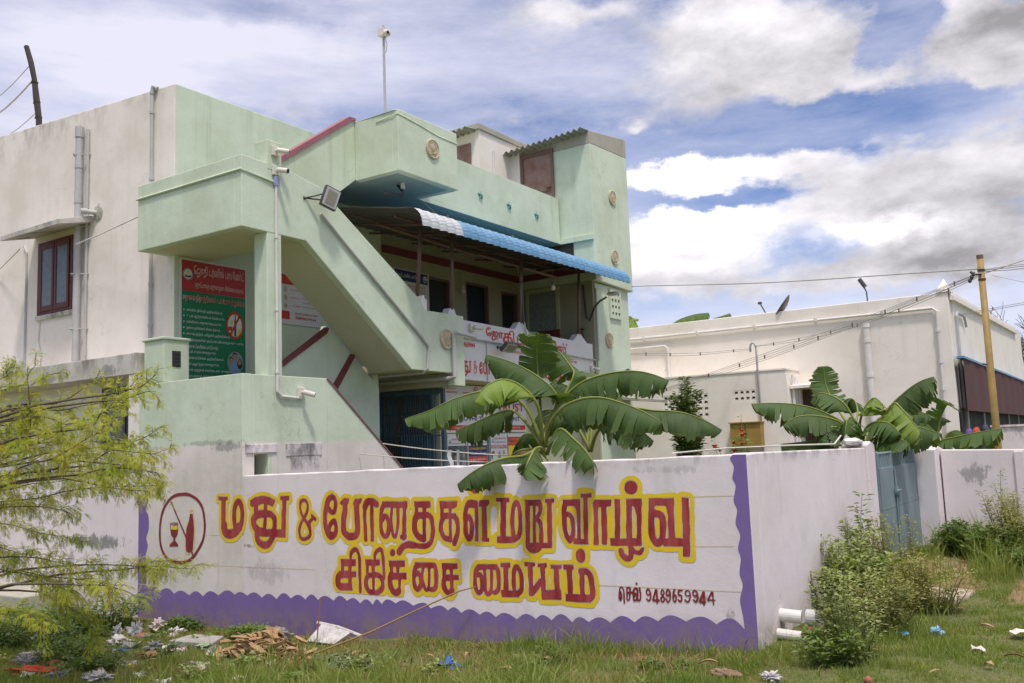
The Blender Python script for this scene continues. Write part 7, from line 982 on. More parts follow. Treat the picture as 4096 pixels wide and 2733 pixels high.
BRANCH=[[(4.16,8.61,1.53),(4.21,8.2,1.63),(4.25,7.94,1.7),(4.29,7.65,1.76),(4.34,7.34,1.84),(4.38,7.1,1.92),(4.4,6.97,1.98),(4.41,6.87,2.02)],[(4.66,9.68,2.03),(4.7,9.31,2.03),(4.74,8.96,2.05),(4.78,8.62,2.06),(4.83,8.28,2.03),(4.87,7.98,1.99),(4.89,7.79,2.03)],[(5.16,10.73,2.34),(5.2,10.31,2.33),(5.26,9.75,2.29),(5.31,9.26,2.26),(5.35,8.95,2.29),(5.4,8.58,2.32),(5.42,8.4,2.39),(5.45,8.17,2.53),(5.46,8.07,2.56)],[(4.48,8.55,2.13),(4.52,8.27,2.15),(4.54,8.1,2.11),(4.57,7.92,2.05),(4.61,7.63,2.09),(4.65,7.37,2.09),(4.67,7.21,2.08),(4.69,7.11,2.09)],[(4.92,10.0,1.33),(5.02,9.18,1.38),(5.06,8.84,1.43),(5.1,8.5,1.46),(5.15,8.12,1.48),(5.19,7.82,1.47),(5.24,7.5,1.47),(5.25,7.38,1.44)],[(4.29,7.65,1.65),(4.33,7.37,1.71),(4.38,7.1,1.7),(4.42,6.84,1.69),(4.45,6.66,1.68),(4.46,6.58,1.69)],[(4.86,8.02,1.68),(4.88,7.88,1.75),(4.9,7.76,1.81),(4.92,7.59,1.8),(4.95,7.41,1.78),(4.97,7.23,1.77),(5.0,7.06,1.8),(5.03,6.87,1.82)],[(5.39,8.58,1.86),(5.42,8.39,1.86),(5.44,8.2,1.9),(5.46,8.06,1.94),(5.47,7.96,1.97),(5.49,7.84,2.01),(5.5,7.75,2.05)],[(4.51,8.35,1.83),(4.5,8.39,2.12),(4.5,8.42,2.38),(4.51,8.39,2.55),(4.52,8.32,2.66)],[(5.0,9.36,2.53),(5.03,9.16,2.58),(5.04,9.01,2.61),(5.07,8.82,2.62)],[(4.16,8.66,2.37),(4.2,8.34,2.41),(4.23,8.12,2.4),(4.25,7.95,2.41)],[(4.68,9.48,2.55),(4.71,9.28,2.6),(4.72,9.2,2.64),(4.74,9.0,2.69)],[(5.3,9.35,2.34),(5.32,9.18,2.4),(5.35,8.98,2.47),(5.36,8.87,2.51),(5.38,8.69,2.6)],[(4.64,7.4,2.29),(4.67,7.21,2.32),(4.7,7.05,2.34),(4.72,6.9,2.37),(4.74,6.78,2.46)],[(5.17,8.02,2.3),(5.2,7.8,2.34),(5.22,7.65,2.35),(5.23,7.57,2.36)],[(4.16,8.62,1.68),(4.2,8.3,1.75),(4.23,8.06,1.82),(4.27,7.83,1.89),(4.29,7.65,1.95),(4.32,7.47,2.05)],[(4.66,9.66,1.81),(4.7,9.3,1.88),(4.73,9.05,1.92),(4.76,8.8,1.87),(4.79,8.53,1.89),(4.82,8.35,1.92)],[(5.16,10.68,1.54),(5.2,10.27,1.58),(5.25,9.8,1.61),(5.29,9.41,1.61),(5.33,9.07,1.63),(5.38,8.65,1.61),(5.43,8.26,1.6),(5.47,8.01,1.56),(5.49,7.84,1.48)],[(4.57,7.91,1.58),(4.6,7.67,1.55),(4.64,7.39,1.49),(4.68,7.17,1.47),(4.71,6.95,1.46),(4.73,6.81,1.43)],[(4.91,10.16,1.43),(4.97,9.62,1.48),(5.0,9.33,1.52),(5.05,8.91,1.53),(5.1,8.51,1.57)],[(4.35,7.26,1.61),(4.38,7.05,1.64),(4.42,6.84,1.66),(4.45,6.64,1.64),(4.48,6.46,1.6)],[(4.78,8.61,1.74),(4.82,8.35,1.77),(4.85,8.1,1.78),(4.89,7.79,1.73),(4.93,7.5,1.67)],[(5.16,10.72,2.19),(5.2,10.3,2.16),(5.23,9.98,2.18),(5.27,9.64,2.16)],[(4.41,9.15,1.93),(4.47,8.68,1.94),(4.5,8.42,1.97),(4.55,8.04,1.98)],[(5.05,8.92,1.93),(5.08,8.65,1.9),(5.12,8.39,1.92),(5.15,8.13,1.88),(5.17,7.96,1.88)],[(4.34,7.32,1.99),(4.37,7.16,2.03),(4.39,7.01,2.12),(4.41,6.89,2.16),(4.43,6.77,2.15)],[(4.66,9.63,1.26),(4.72,9.13,1.31),(4.76,8.79,1.31),(4.8,8.46,1.28),(4.83,8.23,1.23)],[(5.16,10.66,1.11),(5.22,10.09,1.07),(5.27,9.59,1.0),(5.32,9.18,0.95),(5.36,8.84,0.91)],[(4.42,9.01,0.78),(4.47,8.62,0.76),(4.51,8.3,0.7),(4.55,7.99,0.66),(4.58,7.76,0.6)],[(4.98,9.43,0.66),(5.03,9.01,0.61),(5.08,8.61,0.6),(5.13,8.22,0.57),(5.17,7.98,0.5)],[(4.33,7.34,0.72),(4.38,7.02,0.71),(4.43,6.72,0.66),(4.45,6.62,0.58)],[(4.85,8.07,0.78),(4.9,7.71,0.78),(4.95,7.37,0.78),(4.99,7.09,0.76)],[(5.43,8.24,0.66),(5.48,7.87,0.7),(5.52,7.57,0.69),(5.55,7.42,0.68)],[(4.47,8.62,0.88),(4.52,8.24,0.88),(4.57,7.88,0.83),(4.6,7.65,0.83)],[(4.92,10.05,0.91),(4.97,9.59,0.85),(5.0,9.3,0.8)],[(4.17,8.48,0.43),(4.25,7.88,0.42),(4.28,7.65,0.32)],[(4.77,8.69,0.52),(4.82,8.3,0.42),(4.86,7.99,0.27),(4.87,7.93,0.11)]]
def banana_leaf(parent, pts, pet, hw, dl, dr, mat, seed, side=None, tear=.5):
    rng = random.Random(seed); N = 60; path = crom(pts, N); i0 = int(pet*N); m = MB(); uv = []
    L = sum((path[i+1]-path[i]).length for i in range(i0, N-1))
    def wid(s): return hw*min(1, (s/.14+.02)**.65)*min(1, ((1.0-s)/.26+.0)**.62 if s < 1 else 0)
    prev = [None]
    fr = []
    for i in range(N):
        t = (path[min(i+1, N-1)]-path[max(i-1, 0)]).normalized(); b = t.cross(Vector((0, 0, 1)))
        if b.length < .25: b = (side or Vector((RT.x, RT.y, 0)))-t*t.dot(side or Vector((RT.x, RT.y, 0)))
        b.normalize()
        if prev[0] is not None and b.dot(prev[0]) < 0: b = -b
        if prev[0] is not None: b = (b*.5+prev[0]*.5).normalized()
        prev[0] = b; nn_ = b.cross(t).normalized()
        if nn_.z < 0 and abs(t.z) < .8: nn_ = -nn_
        fr.append((path[i], t, b, nn_))
    def at(s):
        x = i0+s*(N-1-i0); i = min(int(x), N-2); f = x-i; a, c = fr[i], fr[i+1]
        return a[0].lerp(c[0], f), a[1].lerp(c[1], f), a[2].lerp(c[2], f), a[3].lerp(c[3], f)
    for sd, dr_ in ((1, dl), (-1, dr)):
        cuts = [0.0]; s = 0
        while s < .97:
            s += rng.uniform(.03, .15) if tear > .3 else rng.uniform(.2, .5); cuts.append(min(s, 1.0))
        if cuts[-1] < 1: cuts.append(1.0)
        for a, c in zip(cuts[:-1], cuts[1:]):
            ns = max(3, int((c-a)*50)); dd = rng.uniform(-20, 16)*(tear+.3); gp = (rng.uniform(.15, .40) if rng.random() < .22 else rng.uniform(0, .08))*tear; sh = rng.uniform(.85, 1.04); rows = []; mid = (a+c)/2
            for i in range(ns+1):
                s0 = a+(c-a)*i/ns; row = []
                for j in range(6):
                    v = j/5; s1 = s0+(mid-s0)*gp*v*v; p, t, b, nn_ = at(min(s1, .999)); w = wid(s0)*sh
                    ang = math.radians((dr_+dd*v)*(.55+.45*v)); w = w*(1+.05*math.sin(s0*83+seed*3)+.04*math.sin(s0*191+seed)) if j == 5 else w; x = w*v*math.cos(ang*.9); z = -w*v*math.sin(ang)*1.0
                    q = p+b*(sd*x)+nn_*z+t*(.18*w*v)
                    q = q+nn_*(.010*math.sin(s0*L*38+seed)*v+.012*math.sin(s0*L*11+seed*2)*v*v)+t*.0
                    row.append(q); uv.append((s0, sd*v))
                rows.append(row)
            m.grid(rows)
    m.uv = uv
    o = m.build('leaf', mat, parent, clean=False, smooth=True)
    r = MB(); idx = list(range(0, N, 3))+[N-1]; rad = [.021*(1-i/(N-1))**1.1+.0028 for i in idx]
    r.tube([path[i]+fr[i][3]*(.004 if i > i0 else 0) for i in idx], rad, 7); r.build('midrib', RIBM, o, smooth=True)
    return o
def banana(name_label, loc, key, stems, young=(), tear=.5, scale=1.0, group=None):
    o = thing('banana_plant', loc, name_label, 'banana plant', group)
    for (p, rad) in stems:
        m = MB(); m.tube(p, rad, 12); m.build('pseudostem', STEMM, o, smooth=True)
    for i, (nm, pts, pet, hw, dl, dr) in enumerate(BANANA[key]):
        banana_leaf(o, pts, pet, hw*scale, dl, dr, LEAFB if nm in young else LEAFA, i*7+len(key)*31, tear=tear)
    return o
DEADB = leafmat('dead_banana_leaf', (.20, .13, .06), (.27, .18, .085), .25, .8, 6)
bana1 = banana('large banana plant rising behind the lettered wall, its leaves hanging over the top', (8.4, 5.1, -.1), 'L', [([(8.42, 5.10, -.1), (8.42, 5.10, .6), (8.40, 5.02, 1.45)], [.13, .11, .085])], ('B',), .7, 1.14)
banana_leaf(bana1, [(8.4, 5.0, 1.35), (8.2, 4.8, 1.5), (7.95, 4.62, 1.42), (7.85, 4.55, 1.1), (7.85, 4.5, .7)], .25, .12, 70, 75, DEADB, 901, tear=1.0)
banana_leaf(bana1, [(8.45, 5.1, 1.3), (8.5, 5.35, 1.62), (8.4, 5.6, 1.66), (8.3, 5.8, 1.45), (8.25, 5.85, 1.1)], .3, .12, 70, 75, DEADB, 902, tear=1.0)
banana('smaller banana plant right beside the large one behind the lettered wall', (8.9, 4.25, -.1), 'L2', [([(8.9, 4.22, -.1), (8.9, 4.20, .7), (8.9, 4.16, 1.45)], [.10, .08, .06])], (), .7, 1.12)
banana('banana plant with a tall rolled leaf behind the side wall, left of the gate', (13.4, 4.3, 0), 'R', [([(13.4, 4.25, 0), (13.4, 4.2, .8), (13.4, 4.05, 1.5)], [.14, .12, .09])], ('F', 'G'), 1.0, 1.2)
banana('banana plant with a ragged upright leaf just behind the gate pillar', (15.6, 2.95, 0), 'R2', [([(15.6, 3.0, 0), (15.6, 3.0, 1.3)], [.12, .09])], (), 1.0, 1.2)
banana('distant banana plant showing its leaf tips above the white roof beside the tower', (26, 13, 0), 'F', [([(26, 12.6, 0), (26, 12.6, 3.5)], [.16, .1])], ('A',), .7)
# ------------------------------------------------------------------ other plants
def inview(x, y):
    d = Vector((x, y, -.1-1.7)); f = d.dot(FW); a = d.dot(RT)/f
    return f > 5.5 and -.62 < a < .60
def leafcloud(mb, pts, ln, wd, rng, up=.3, fold=.25):
    for p, d in pts:
        d = Vector(d).normalized(); s = d.cross(Vector((rng.uniform(-.4, .4), rng.uniform(-.4, .4), 1))); s = s.normalized() if s.length > 1e-4 else Vector((1, 0, 0)); n_ = s.cross(d)
        l = ln*rng.uniform(.65, 1.25); w = wd*rng.uniform(.7, 1.2); p = Vector(p)
        mb.add([p, p+d*l*.45+s*w+n_*w*fold, p+d*l-n_*l*.12, p+d*l*.45-s*w+n_*w*fold], [(0, 1, 2), (0, 2, 3)])
def bush(name, label, cat, base, n, h, spread, ln, wd, per, mat, smat, seed, lean=(0, 0), start=.12, group=None, flowers=None, droop=.0):
    rng = random.Random(seed); o = thing(name, base, label, cat, group); st = MB(); lf = MB(); fl = MB(); B0 = Vector(base)
    for i in range(n):
        a = rng.uniform(0, 2*PI); r = spread*math.sqrt(rng.random()); hh = h*rng.uniform(.55, 1.05)*(1-.35*(r/spread)**2)
        tip = B0+Vector((math.cos(a)*r+lean[0], math.sin(a)*r+lean[1], hh)); b0 = B0+Vector((math.cos(a)*r*.35, math.sin(a)*r*.35, -.05))
        mid = b0.lerp(tip, .5)+Vector((rng.uniform(-.06, .06), rng.uniform(-.06, .06), hh*.08)); c = crom([b0, mid, tip], 9); st.tube(c, [.0055*(1-k/9.5)+.0010 for k in range(9)], 5, cap=False)
        pts = []
        for k in range(int(per*1.55)):
            s = start+(1-start)*k/(per*1.55); x = s*8; q = c[min(int(x), 7)].lerp(c[min(int(x)+1, 8)], x-int(x)); an = rng.uniform(0, 2*PI)
            d = Vector((math.cos(an), math.sin(an), rng.uniform(-.15, .75)-droop)); off = rng.uniform(0, .05+.04*(1-s)); pts.append((q+d*off, d))
        leafcloud(lf, pts, ln, wd, rng)
        if flowers and rng.random() < flowers[0]: leafcloud(fl, [(tip+Vector((rng.uniform(-.03, .03),)*2+(rng.uniform(0, .04),)), Vector((rng.uniform(-1, 1), rng.uniform(-1, 1), .5))) for _ in range(16)], .05, .020, rng)
    st.build('stem', smat, o, clean=False); lf.build('foliage', mat, o, clean=False)
    if flowers and fl.v: fl.build('flower', flowers[1], o, clean=False)
    return o
WEED1 = leafmat('grey_green_weed_leaf', (.24, .285, .105), (.31, .345, .14), .25, .6, 6)
WEED2 = leafmat('fresh_weed_leaf', (.125, .185, .045), (.18, .24, .06), .3, .5, 6)
WEED3 = leafmat('olive_seed_leaf', (.24, .25, .075), (.30, .28, .11), .25, .7, 8)
WEED4 = leafmat('low_creeper_leaf', (.075, .135, .03), (.12, .18, .038), .3, .5, 5)
TREEL = leafmat('thorn_tree_leaflet', (.26, .315, .035), (.41, .41, .05), .42, .5, 2.5)
TREEY = leafmat('yellowing_leaflet', (.36, .25, .035), (.42, .33, .04), .35, .5, 4)
GREENST = paint('green_stem', (.17, .19, .06), .8, .3, 9)
REDFL = paint('red_flower', (.62, .045, .015), .6, .2, 9)
FERN = leafmat('small_tree_leaf', (.085, .135, .032), (.13, .18, .045), .25, .5, 5)
bush('weed_bush', 'tall feathery grey-green weed in front of the right end of the gate', 'weed', (10.2, 2.2, .03), 46, .88, .36, .045, .010, 46, WEED3, GREENST, 3)
bush('weed_bush', 'grey-green leafy weed against the side wall, left of the feathery one', 'weed', (9.5, 2.38, .02), 40, .88, .40, .060, .017, 44, WEED1, GREENST, 4)
bush('weed_bush', 'tall thin leafy weed standing up from the middle of the weeds by the side wall', 'weed', (10.3, 2.50, .02), 7, 1.12, .16, .09, .024, 26, WEED2, GREENST, 5)
bush('weed_bush', 'dense green weed by the white pipe at the foot of the side wall', 'weed', (8.95, 2.34, .0), 28, .70, .30, .055, .017, 46, WEED1, GREENST, 6)
bush('weed_bush', 'fresh green weed with drooping branches between the pipe and the tall weeds', 'weed', (9.2, 2.15, .0), 16, .66, .36, .075, .022, 34, WEED2, GREENST, 8)
bush('weed_bush', 'bushy weed nearest the viewer, growing alone out of the lawn on the right', 'weed', (7.6, 1.98, .0), 26, .72, .32, .044, .012, 42, WEED1, GREENST, 7)
bush('weed_bush', 'feathery olive weed between the lone bush and the tall weeds', 'weed', (8.6, 1.98, .0), 34, .60, .38, .040, .009, 46, WEED3, GREENST, 71)
bush('weed_bush', 'pale leafy weed in front of the concrete slab', 'weed', (9.6, 1.75, .0), 40, .55, .42, .042, .010, 44, WEED3, GREENST, 72)
bush('weed_bush', 'low dark weed at the foot of the lone bush on the lawn', 'weed', (7.35, 2.1, .0), 18, .26, .30, .06, .016, 26, WEED2, GREENST, 17)
bush('weed_bush', 'olive weed with thin upright spikes in front of the right boundary wall', 'weed', (13.0, 1.25, .12), 60, 1.0, .58, .05, .011, 48, WEED3, GREENST, 9)
bush('weed_bush', 'second olive spiky weed at the right edge, nearer the viewer', 'weed', (12.6, .55, .12), 64, .98, .60, .05, .011, 48, WEED3, GREENST, 10)
bush('weed_bush', 'tallest thin spike of weed against the right boundary wall', 'weed', (13.6, 1.45, .12), 5, 1.30, .10, .05, .012, 50, WEED1, GREENST, 19)
bush('weed_bush', 'tall thin leaning spike of weed at the right edge', 'weed', (13.3, .85, .12), 6, 1.25, .14, .05, .012, 46, WEED1, GREENST, 20)
for i, (x, y, r, hh, lb) in enumerate(((13.2, 1.95, .42, .46, 'mound of creeper against the gate pillar on the right'), (12.6, 1.45, .45, .46, 'mound of creeper in front of the olive weeds'), (12.1, .95, .5, .36, 'mound of creeper nearest the red soil'), (13.0, .4, .6, .50, 'mound of creeper at the right edge'))):
    bush('creeper', lb, 'creeper', (x, y, .11), 60, hh, r, .065, .026, 16, WEED4, GREENST, 30+i, start=.3)
for i, (x, y, r, hh, lb) in enumerate(((6.75, 10.7, .50, .50, 'leafy weed at the left end of the purple border'), (6.3, 11.6, .55, .40, 'leafy weed under the stained part of the left wall'), (7.05, 9.7, .26, .16, 'low weed at the wall foot below the round symbol'), (7.1, 8.5, .24, .14, 'low weed at the wall foot right of the white bags'), (5.6, 11.0, .55, .36, 'broad low weed at the far left'))):
    bush('weed_clump', lb, 'weed', (x, y, gz(x, y)), 44, hh, r, .055, .018, 20, WEED2 if i % 2 else WEED4, GREENST, 50+i, start=.15)
bush('small_tree', 'slender dark young tree in front of the pierced grille of the annex', 'tree', (18.0, 7.75, .1), 26, 3.35, .34, .13, .034, 80, FERN, BARK, 61, start=.38)
bush('flowering_shrub', 'shrub with red blossoms in front of the ochre cabinet', 'shrub', (14.2, 5.22, .6), 16, 1.55, .16, .10, .024, 14, WEED2, GREENST, 62, flowers=(.6, REDFL))
bush('flowering_shrub', 'single red blossom showing above the wall left of the ochre cabinet', 'shrub', (14.0, 5.55, .9), 4, .92, .06, .06, .018, 8, WEED2, GREENST, 63, flowers=(1.0, REDFL))
rng = random.Random(123); k_ = 0
while k_ < 26:
    x, y = rng.uniform(4.8, 7.3), rng.uniform(2.9, 11)
    if not inview(x, y): continue
    k_ += 1
    bush('ground_weed', 'small broad-leaved weed growing in the rough grass', 'weed', (x, y, gz(x, y)), rng.randint(5, 11), rng.uniform(.07, .20), rng.uniform(.07, .16), rng.uniform(.04, .07), rng.uniform(.014, .022), 9, (WEED2, WEED4, WEED1)[k_ % 3], GREENST, 200+k_, start=.1, group='small weeds in the rough grass')
for i, (x, y, h_, lb) in enumerate(((5.9, 10.35, .34, 'dark leafy weed under the lowest fronds of the thorn tree, farthest left'), (5.65, 9.55, .26, 'dark leafy weed among the white bags under the thorn tree'), (5.35, 8.75, .22, 'dark leafy weed nearest the viewer under the thorn tree'), (6.4, 11.0, .36, 'dark leafy weed behind the pointed clear bag'))):
    bush('weed_clump', lb, 'weed', (x, y, gz(x, y)), 40, h_, .42, .05, .014, 18, WEED4, GREENST, 300+i, start=.15)
# bare tree at the far right
o = thing('bare_tree', (40, 2.4, 0), 'leafless grey tree beyond the white building at the right edge', 'tree'); m = MB(); rng = random.Random(5)
def limb(p, d, l, r, k):
    q = p+d*l; m.tube([p, p.lerp(q, .5)+Vector((rng.uniform(-.05, .05),)*3)*l, q], [r, r*.85, r*.65], 5, cap=False)
    if k == 0: return
    for _ in range(3 if k > 1 else 4): limb(q if rng.random() < .6 else p.lerp(q, .7), (d+Vector((rng.uniform(-.8, .8), rng.uniform(-.8, .8), rng.uniform(-.2, .6)))).normalized(), l*rng.uniform(.6, .85), r*.6, k-1)
limb(Vector((40, 2.0, 0)), Vector((0, .12, 1)).normalized(), 2.2, .14, 5); m.build('branches', BARK, o, clean=False)
# thorn tree whose trunk stands outside the left edge
TR = thing('thorn_tree', (4.2, 10.2, -.28), 'feathery yellow-green thorn tree reaching in from the left edge over the rubbish', 'tree')
rng = random.Random(11); tw = MB(); lfm = MB(); lfy = MB(); nleaf = 0
def pinna(mb, p, d, l, w):
    d = d.normalized(); s = d.cross(Vector((0, 0, 1)))
    s = s.normalized() if s.length > 1e-3 else Vector((1, 0, 0))
    s = (s+Vector((rng.uniform(-.4, .4), rng.uniform(-.4, .4), rng.uniform(-1.3, 1.3)))); s = (s-d*s.dot(d)).normalized()
    k = 7; vs = []; fs = []; q = Vector(p); dd = d.copy()
    for i in range(k):
        f = (i+.3)/k; ww = w*(1-.55*abs(2*f-1)**2); b = len(vs)
        e = q+dd*(l/k*.62); vs += [q, q+s*ww+dd*(l/k*.35), e, q-s*ww+dd*(l/k*.35)]; fs += [(b, b+1, b+2), (b, b+2, b+3)]
        q = q+dd*(l/k); dd = (dd+Vector((0, 0, -.13))).normalized()
    mb.add(vs, fs)
def bip(p, d):
    yel = rng.random() < .06; mb = lfy if yel else lfm; d = d.normalized(); s = d.cross(Vector((0, 0, 1))); s = s.normalized() if s.length > 1e-3 else Vector((1, 0, 0))
    e = p+d*.022; L = rng.uniform(.05, .098); n_ = rng.choice((2, 3, 4, 4)); sp = rng.uniform(.35, .7)
    for i in range(n_):
        f = (i/(n_-1)-.5)*2*sp if n_ > 1 else 0; pinna(mb, e, d*math.cos(f)+s*math.sin(f)+Vector((0, 0, rng.uniform(-.35, .05))), L*rng.uniform(.8, 1.1), .0105)
def twig(c, r0, dens, sub):
    n_ = len(c)
    for i in range(n_-1):
        seg = c[i+1]-c[i]; t = seg.normalized(); k = max(1, int(seg.length/dens))
        for q in range(k):
            p = c[i].lerp(c[i+1], (q+rng.random())/k); a = rng.uniform(0, 2*PI); u = t.orthogonal().normalized(); v = t.cross(u); d = t*.7+(u*math.cos(a)+v*math.sin(a))*.8+Vector((0, 0, -.05)); bip(p, d)
            if sub and rng.random() < sub:
                dd = (t*.9+(u*math.cos(a)+v*math.sin(a))*.75+Vector((0, 0, .08))).normalized(); l = rng.uniform(.07, .20); e = p+dd*l; cc = crom([p, p.lerp(e, .5)+Vector((0, 0, .02)), e+Vector((0, 0, -.03))], 5); tw.tube(cc, [.0032, .0028, .0024, .002, .0014], 4, cap=False); twig(cc, .003, .014, 0)
for b in BRANCH:
    c = crom([Vector(p)+Vector((rng.uniform(-.03, .03), rng.uniform(-.03, .03), rng.uniform(-.01, .01))) for p in b], len(b)*4)
    c = c[:max(4, int(len(c)*.95))]; n_ = len(c); tw.tube(c, [.0062*(1-i/(n_-1))+.0020 for i in range(n_)], 5, cap=False); twig(c, .01, .020, .38)
for b in BRANCH:                                     # limbs joining the twigs to the trunk outside the picture
    p = Vector(b[0]); q = Vector((4.2, 10.3, min(max(p.z-.5, .2), 1.9)))
    if (p-q).length < 4: tw.tube(crom([q, p.lerp(q, .4)+Vector((0, 0, .12)), p], 6), [.020, .017, .014, .012, .010, .0085], 6, cap=False)
m = MB(); m.tube([(4.2, 10.3, -.35), (4.22, 10.32, .6), (4.2, 10.3, 1.6), (4.15, 10.35, 2.6)], [.13, .11, .09, .05], 10); m.build('trunk', BARK, TR)
tw.build('twig', BARK, TR, clean=False); lfm.build('crown', TREEL, TR, clean=False); lfy.build('yellowed_leaf', TREEY, TR, clean=False)
# ------------------------------------------------------------------ grass
GR1 = leafmat('meadow_grass', (.165, .235, .045), (.25, .28, .075), .3, .6, 2.0)
GR2 = leafmat('dry_grass', (.34, .255, .11), (.25, .21, .08), .25, .75, 3.0)
def blades(name, n, region, hfun, wid_, mat, label, seed, bend=.5):
    r = np.random.default_rng(seed); X = []; k = 0
    x0, x1, y0, y1 = region; px_ = r.uniform(x0, x1, n*3); py_ = r.uniform(y0, y1, n*3)
    keep = np.zeros(n*3, bool); hh = np.zeros(n*3)
    for i in range(n*3):
        h = hfun(px_[i], py_[i], r)
        if h > 0: keep[i] = True; hh[i] = h
    ids = np.nonzero(keep)[0][:n]; px_, py_, hh = px_[ids], py_[ids], hh[ids]; n = len(ids)
    gzv = np.array([gz(a, b)+bumpz(a, b) for a, b in zip(px_, py_)])-.01
    an = r.uniform(0, 2*PI, n); ln = r.uniform(.1, 1, n)*bend*hh; ba = r.uniform(0, 2*PI, n); w = wid_*r.uniform(.6, 1.2, n)
    dx, dy = np.cos(an)*w, np.sin(an)*w; lx, ly = np.cos(ba)*ln, np.sin(ba)*ln
    V = np.zeros((n, 5, 3)); base = np.stack([px_, py_, gzv], 1)
    for q, (s, side) in enumerate(((0, -1), (0, 1), (.55, .8), (.55, -.8), (1, 0))):
        V[:, q, 0] = base[:, 0]+lx*s*s+dx*side; V[:, q, 1] = base[:, 1]+ly*s*s+dy*side; V[:, q, 2] = base[:, 2]+hh*s*(1-.25*s*(ln/np.maximum(hh, 1e-3)))
    idx = np.arange(n)[:, None]*5; F = np.concatenate([idx+np.array([0, 1, 2]), idx+np.array([0, 2, 3]), idx+np.array([3, 2, 4])], 0)
    me = bpy.data.meshes.new(name); me.from_pydata(V.reshape(-1, 3).tolist(), [], F.tolist()); me.materials.append(mat)
    o = bpy.data.objects.new(name, me); COL.objects.link(o); tag(o, label, 'grass', kind='stuff'); return o
def free(x, y): return not (x > 7.38 and y > 2.66) and not (x > 14.3) and inview(x, y)
def pn(x, y): return .5+.5*math.sin(x*3.1+1.3*math.sin(y*2.3))*math.sin(y*2.9+1.7*math.sin(x*1.9+1))
BAREP = ((10.9, .75, 1.0, .42), (12.1, 2.05, .6, .35), (10.6, 1.75, .7, .2), (6.3, 6.6, .35, .6), (6.25, 7.4, .45, .4), (6.0, 9.0, .35, .6), (6.9, 3.4, .3, .5), (6.5, 5.3, .3, .5), (5.4, 8.6, .3, .5), (8.3, .6, .4, .2))
def bare(x, y): return any(((x-a)/c)**2+((y-b)/d)**2 < .45+1.3*pn(x*2.7+a, y*3.1) for a, b, c, d in BAREP)
def h_lawn(x, y, r):
    if not free(x, y) or y > 2.9 or (bare(x, y) and r.random() < .93): return 0
    return 0 if pn(x*2.3+1, y*2.1) > .80 and r.random() < .8 else r.uniform(.012, .05)*(.5+1.7*pn(x*1.5, y*1.5))
def h_mid(x, y, r):
    if not free(x, y) or y < 2.5: return 0
    if bare(x, y) and r.random() < .85: return 0
    if pn(x, y) < .30 and r.random() < .75: return 0
    return r.uniform(.03, .10)*(.6+pn(x*1.3, y))*(.55 if x > 6.5 and y > 5 else 1)
def h_tall(x, y, r):
    if not free(x, y) or bare(x, y): return 0
    k = 0
    if 6.95 < x < 7.4 and y > 2.4: k = (.22*(.25+pn(x*2, y*2.2)) if y < 5 else (.10 if pn(x*2, y*2.2) > .7 else 0))
    if x < 6.35 and 3.4 < y < 7.6 and pn(x*2, y*1.7) > .5: k = max(k, .30)
    if 8.4 < x < 11.5 and 1.55 < y < 2.1: k = max(k, .14*pn(x*2, y*2)+.05)
    if 11.2 < x < 14.2 and .0 < y < 2.3: k = max(k, .42*(.3+pn(x*2.2, y*2.6)))
    if y < 2.2 and pn(x*1.7+4, y*1.9) > .80: k = max(k, .08)
    return k*r.uniform(.5, 1.3) if k > .04 else 0
def h_dry(x, y, r):
    if not free(x, y) or not (4.8 < x < 7.3 and 3.0 < y < 11): return 0
    return r.uniform(.02, .10) if pn(x*1.2+2, y*1.2) > .35 else 0
blades('lawn_grass', 46000, (6.2, 14.2, -1.5, 3.0), h_lawn, .0045, GR1, 'short green grass on the right side of the open ground', 1)
blades('rough_grass', 42000, (3.8, 7.4, 2.4, 12.5), h_mid, .005, GR1, 'rough green grass between the litter along the lettered wall', 2)
blades('tall_grass', 20000, (4.5, 14.2, 0, 11), h_tall, .0050, GR1, 'taller grass blades along the foot of the wall and in the foreground', 3, .8)
blades('dry_grass', 15000, (4.8, 7.3, 3.0, 11), h_dry, .0045, GR2, 'dry straw-coloured grass and stalks around the heap of dead leaves', 4, 1.2)
# ------------------------------------------------------------------ litter
def plastic(name, col, tr=.0, rough=.25):
    m, t, bs = newmat(name); p = nn(t, 'ShaderNodeNewGeometry').outputs['Position']; c = mixc(t, ramp(t, noise(t, p, 14, 4, .6), .35, .7), (*col, 1), (*[i*.7 for i in col], 1))
    t.links.new(c, bs.inputs['Base Color']); bs.inputs['Roughness'].default_value = rough; bump(t, bs, noise(t, p, 38, 5, .65), .9, .012)
    if tr:
        x = nn(t, 'ShaderNodeBsdfTransparent'); mx = nn(t, 'ShaderNodeMixShader'); mx.inputs[0].default_value = tr; t.links.new(bs.outputs[0], mx.inputs[1]); t.links.new(x.outputs[0], mx.inputs[2])
        t.links.new(mx.outputs[0], [n for n in t.nodes if n.type == 'OUTPUT_MATERIAL'][0].inputs[0])
    return m
PLW = plastic('white_plastic_film', (.62, .58, .57)); PLC = plastic('clear_plastic_film', (.42, .42, .44), .45, .15); PLB = plastic('blue_plastic_film', (.02, .12, .42)); PLR = plastic('red_cloth', (.48, .055, .025), 0, .8)
PLP = plastic('pinkish_plastic_film', (.62, .50, .48)); PLG = plastic('printed_wrapper', (.30, .45, .25)); BRICK = paint('broken_brick', (.30, .115, .06), .9, .3, 9, bmp=.6); BRL = paint('dry_brown_leaf', (.44, .285, .15), .8, .35, 12, c2=(.24, .135, .065), bmp=.4); BRD = paint('rotting_leaf', (.16, .09, .05), .9, .35, 10); PAPER = paint('paper_scrap', (.62, .55, .50), .8, .15, 9)
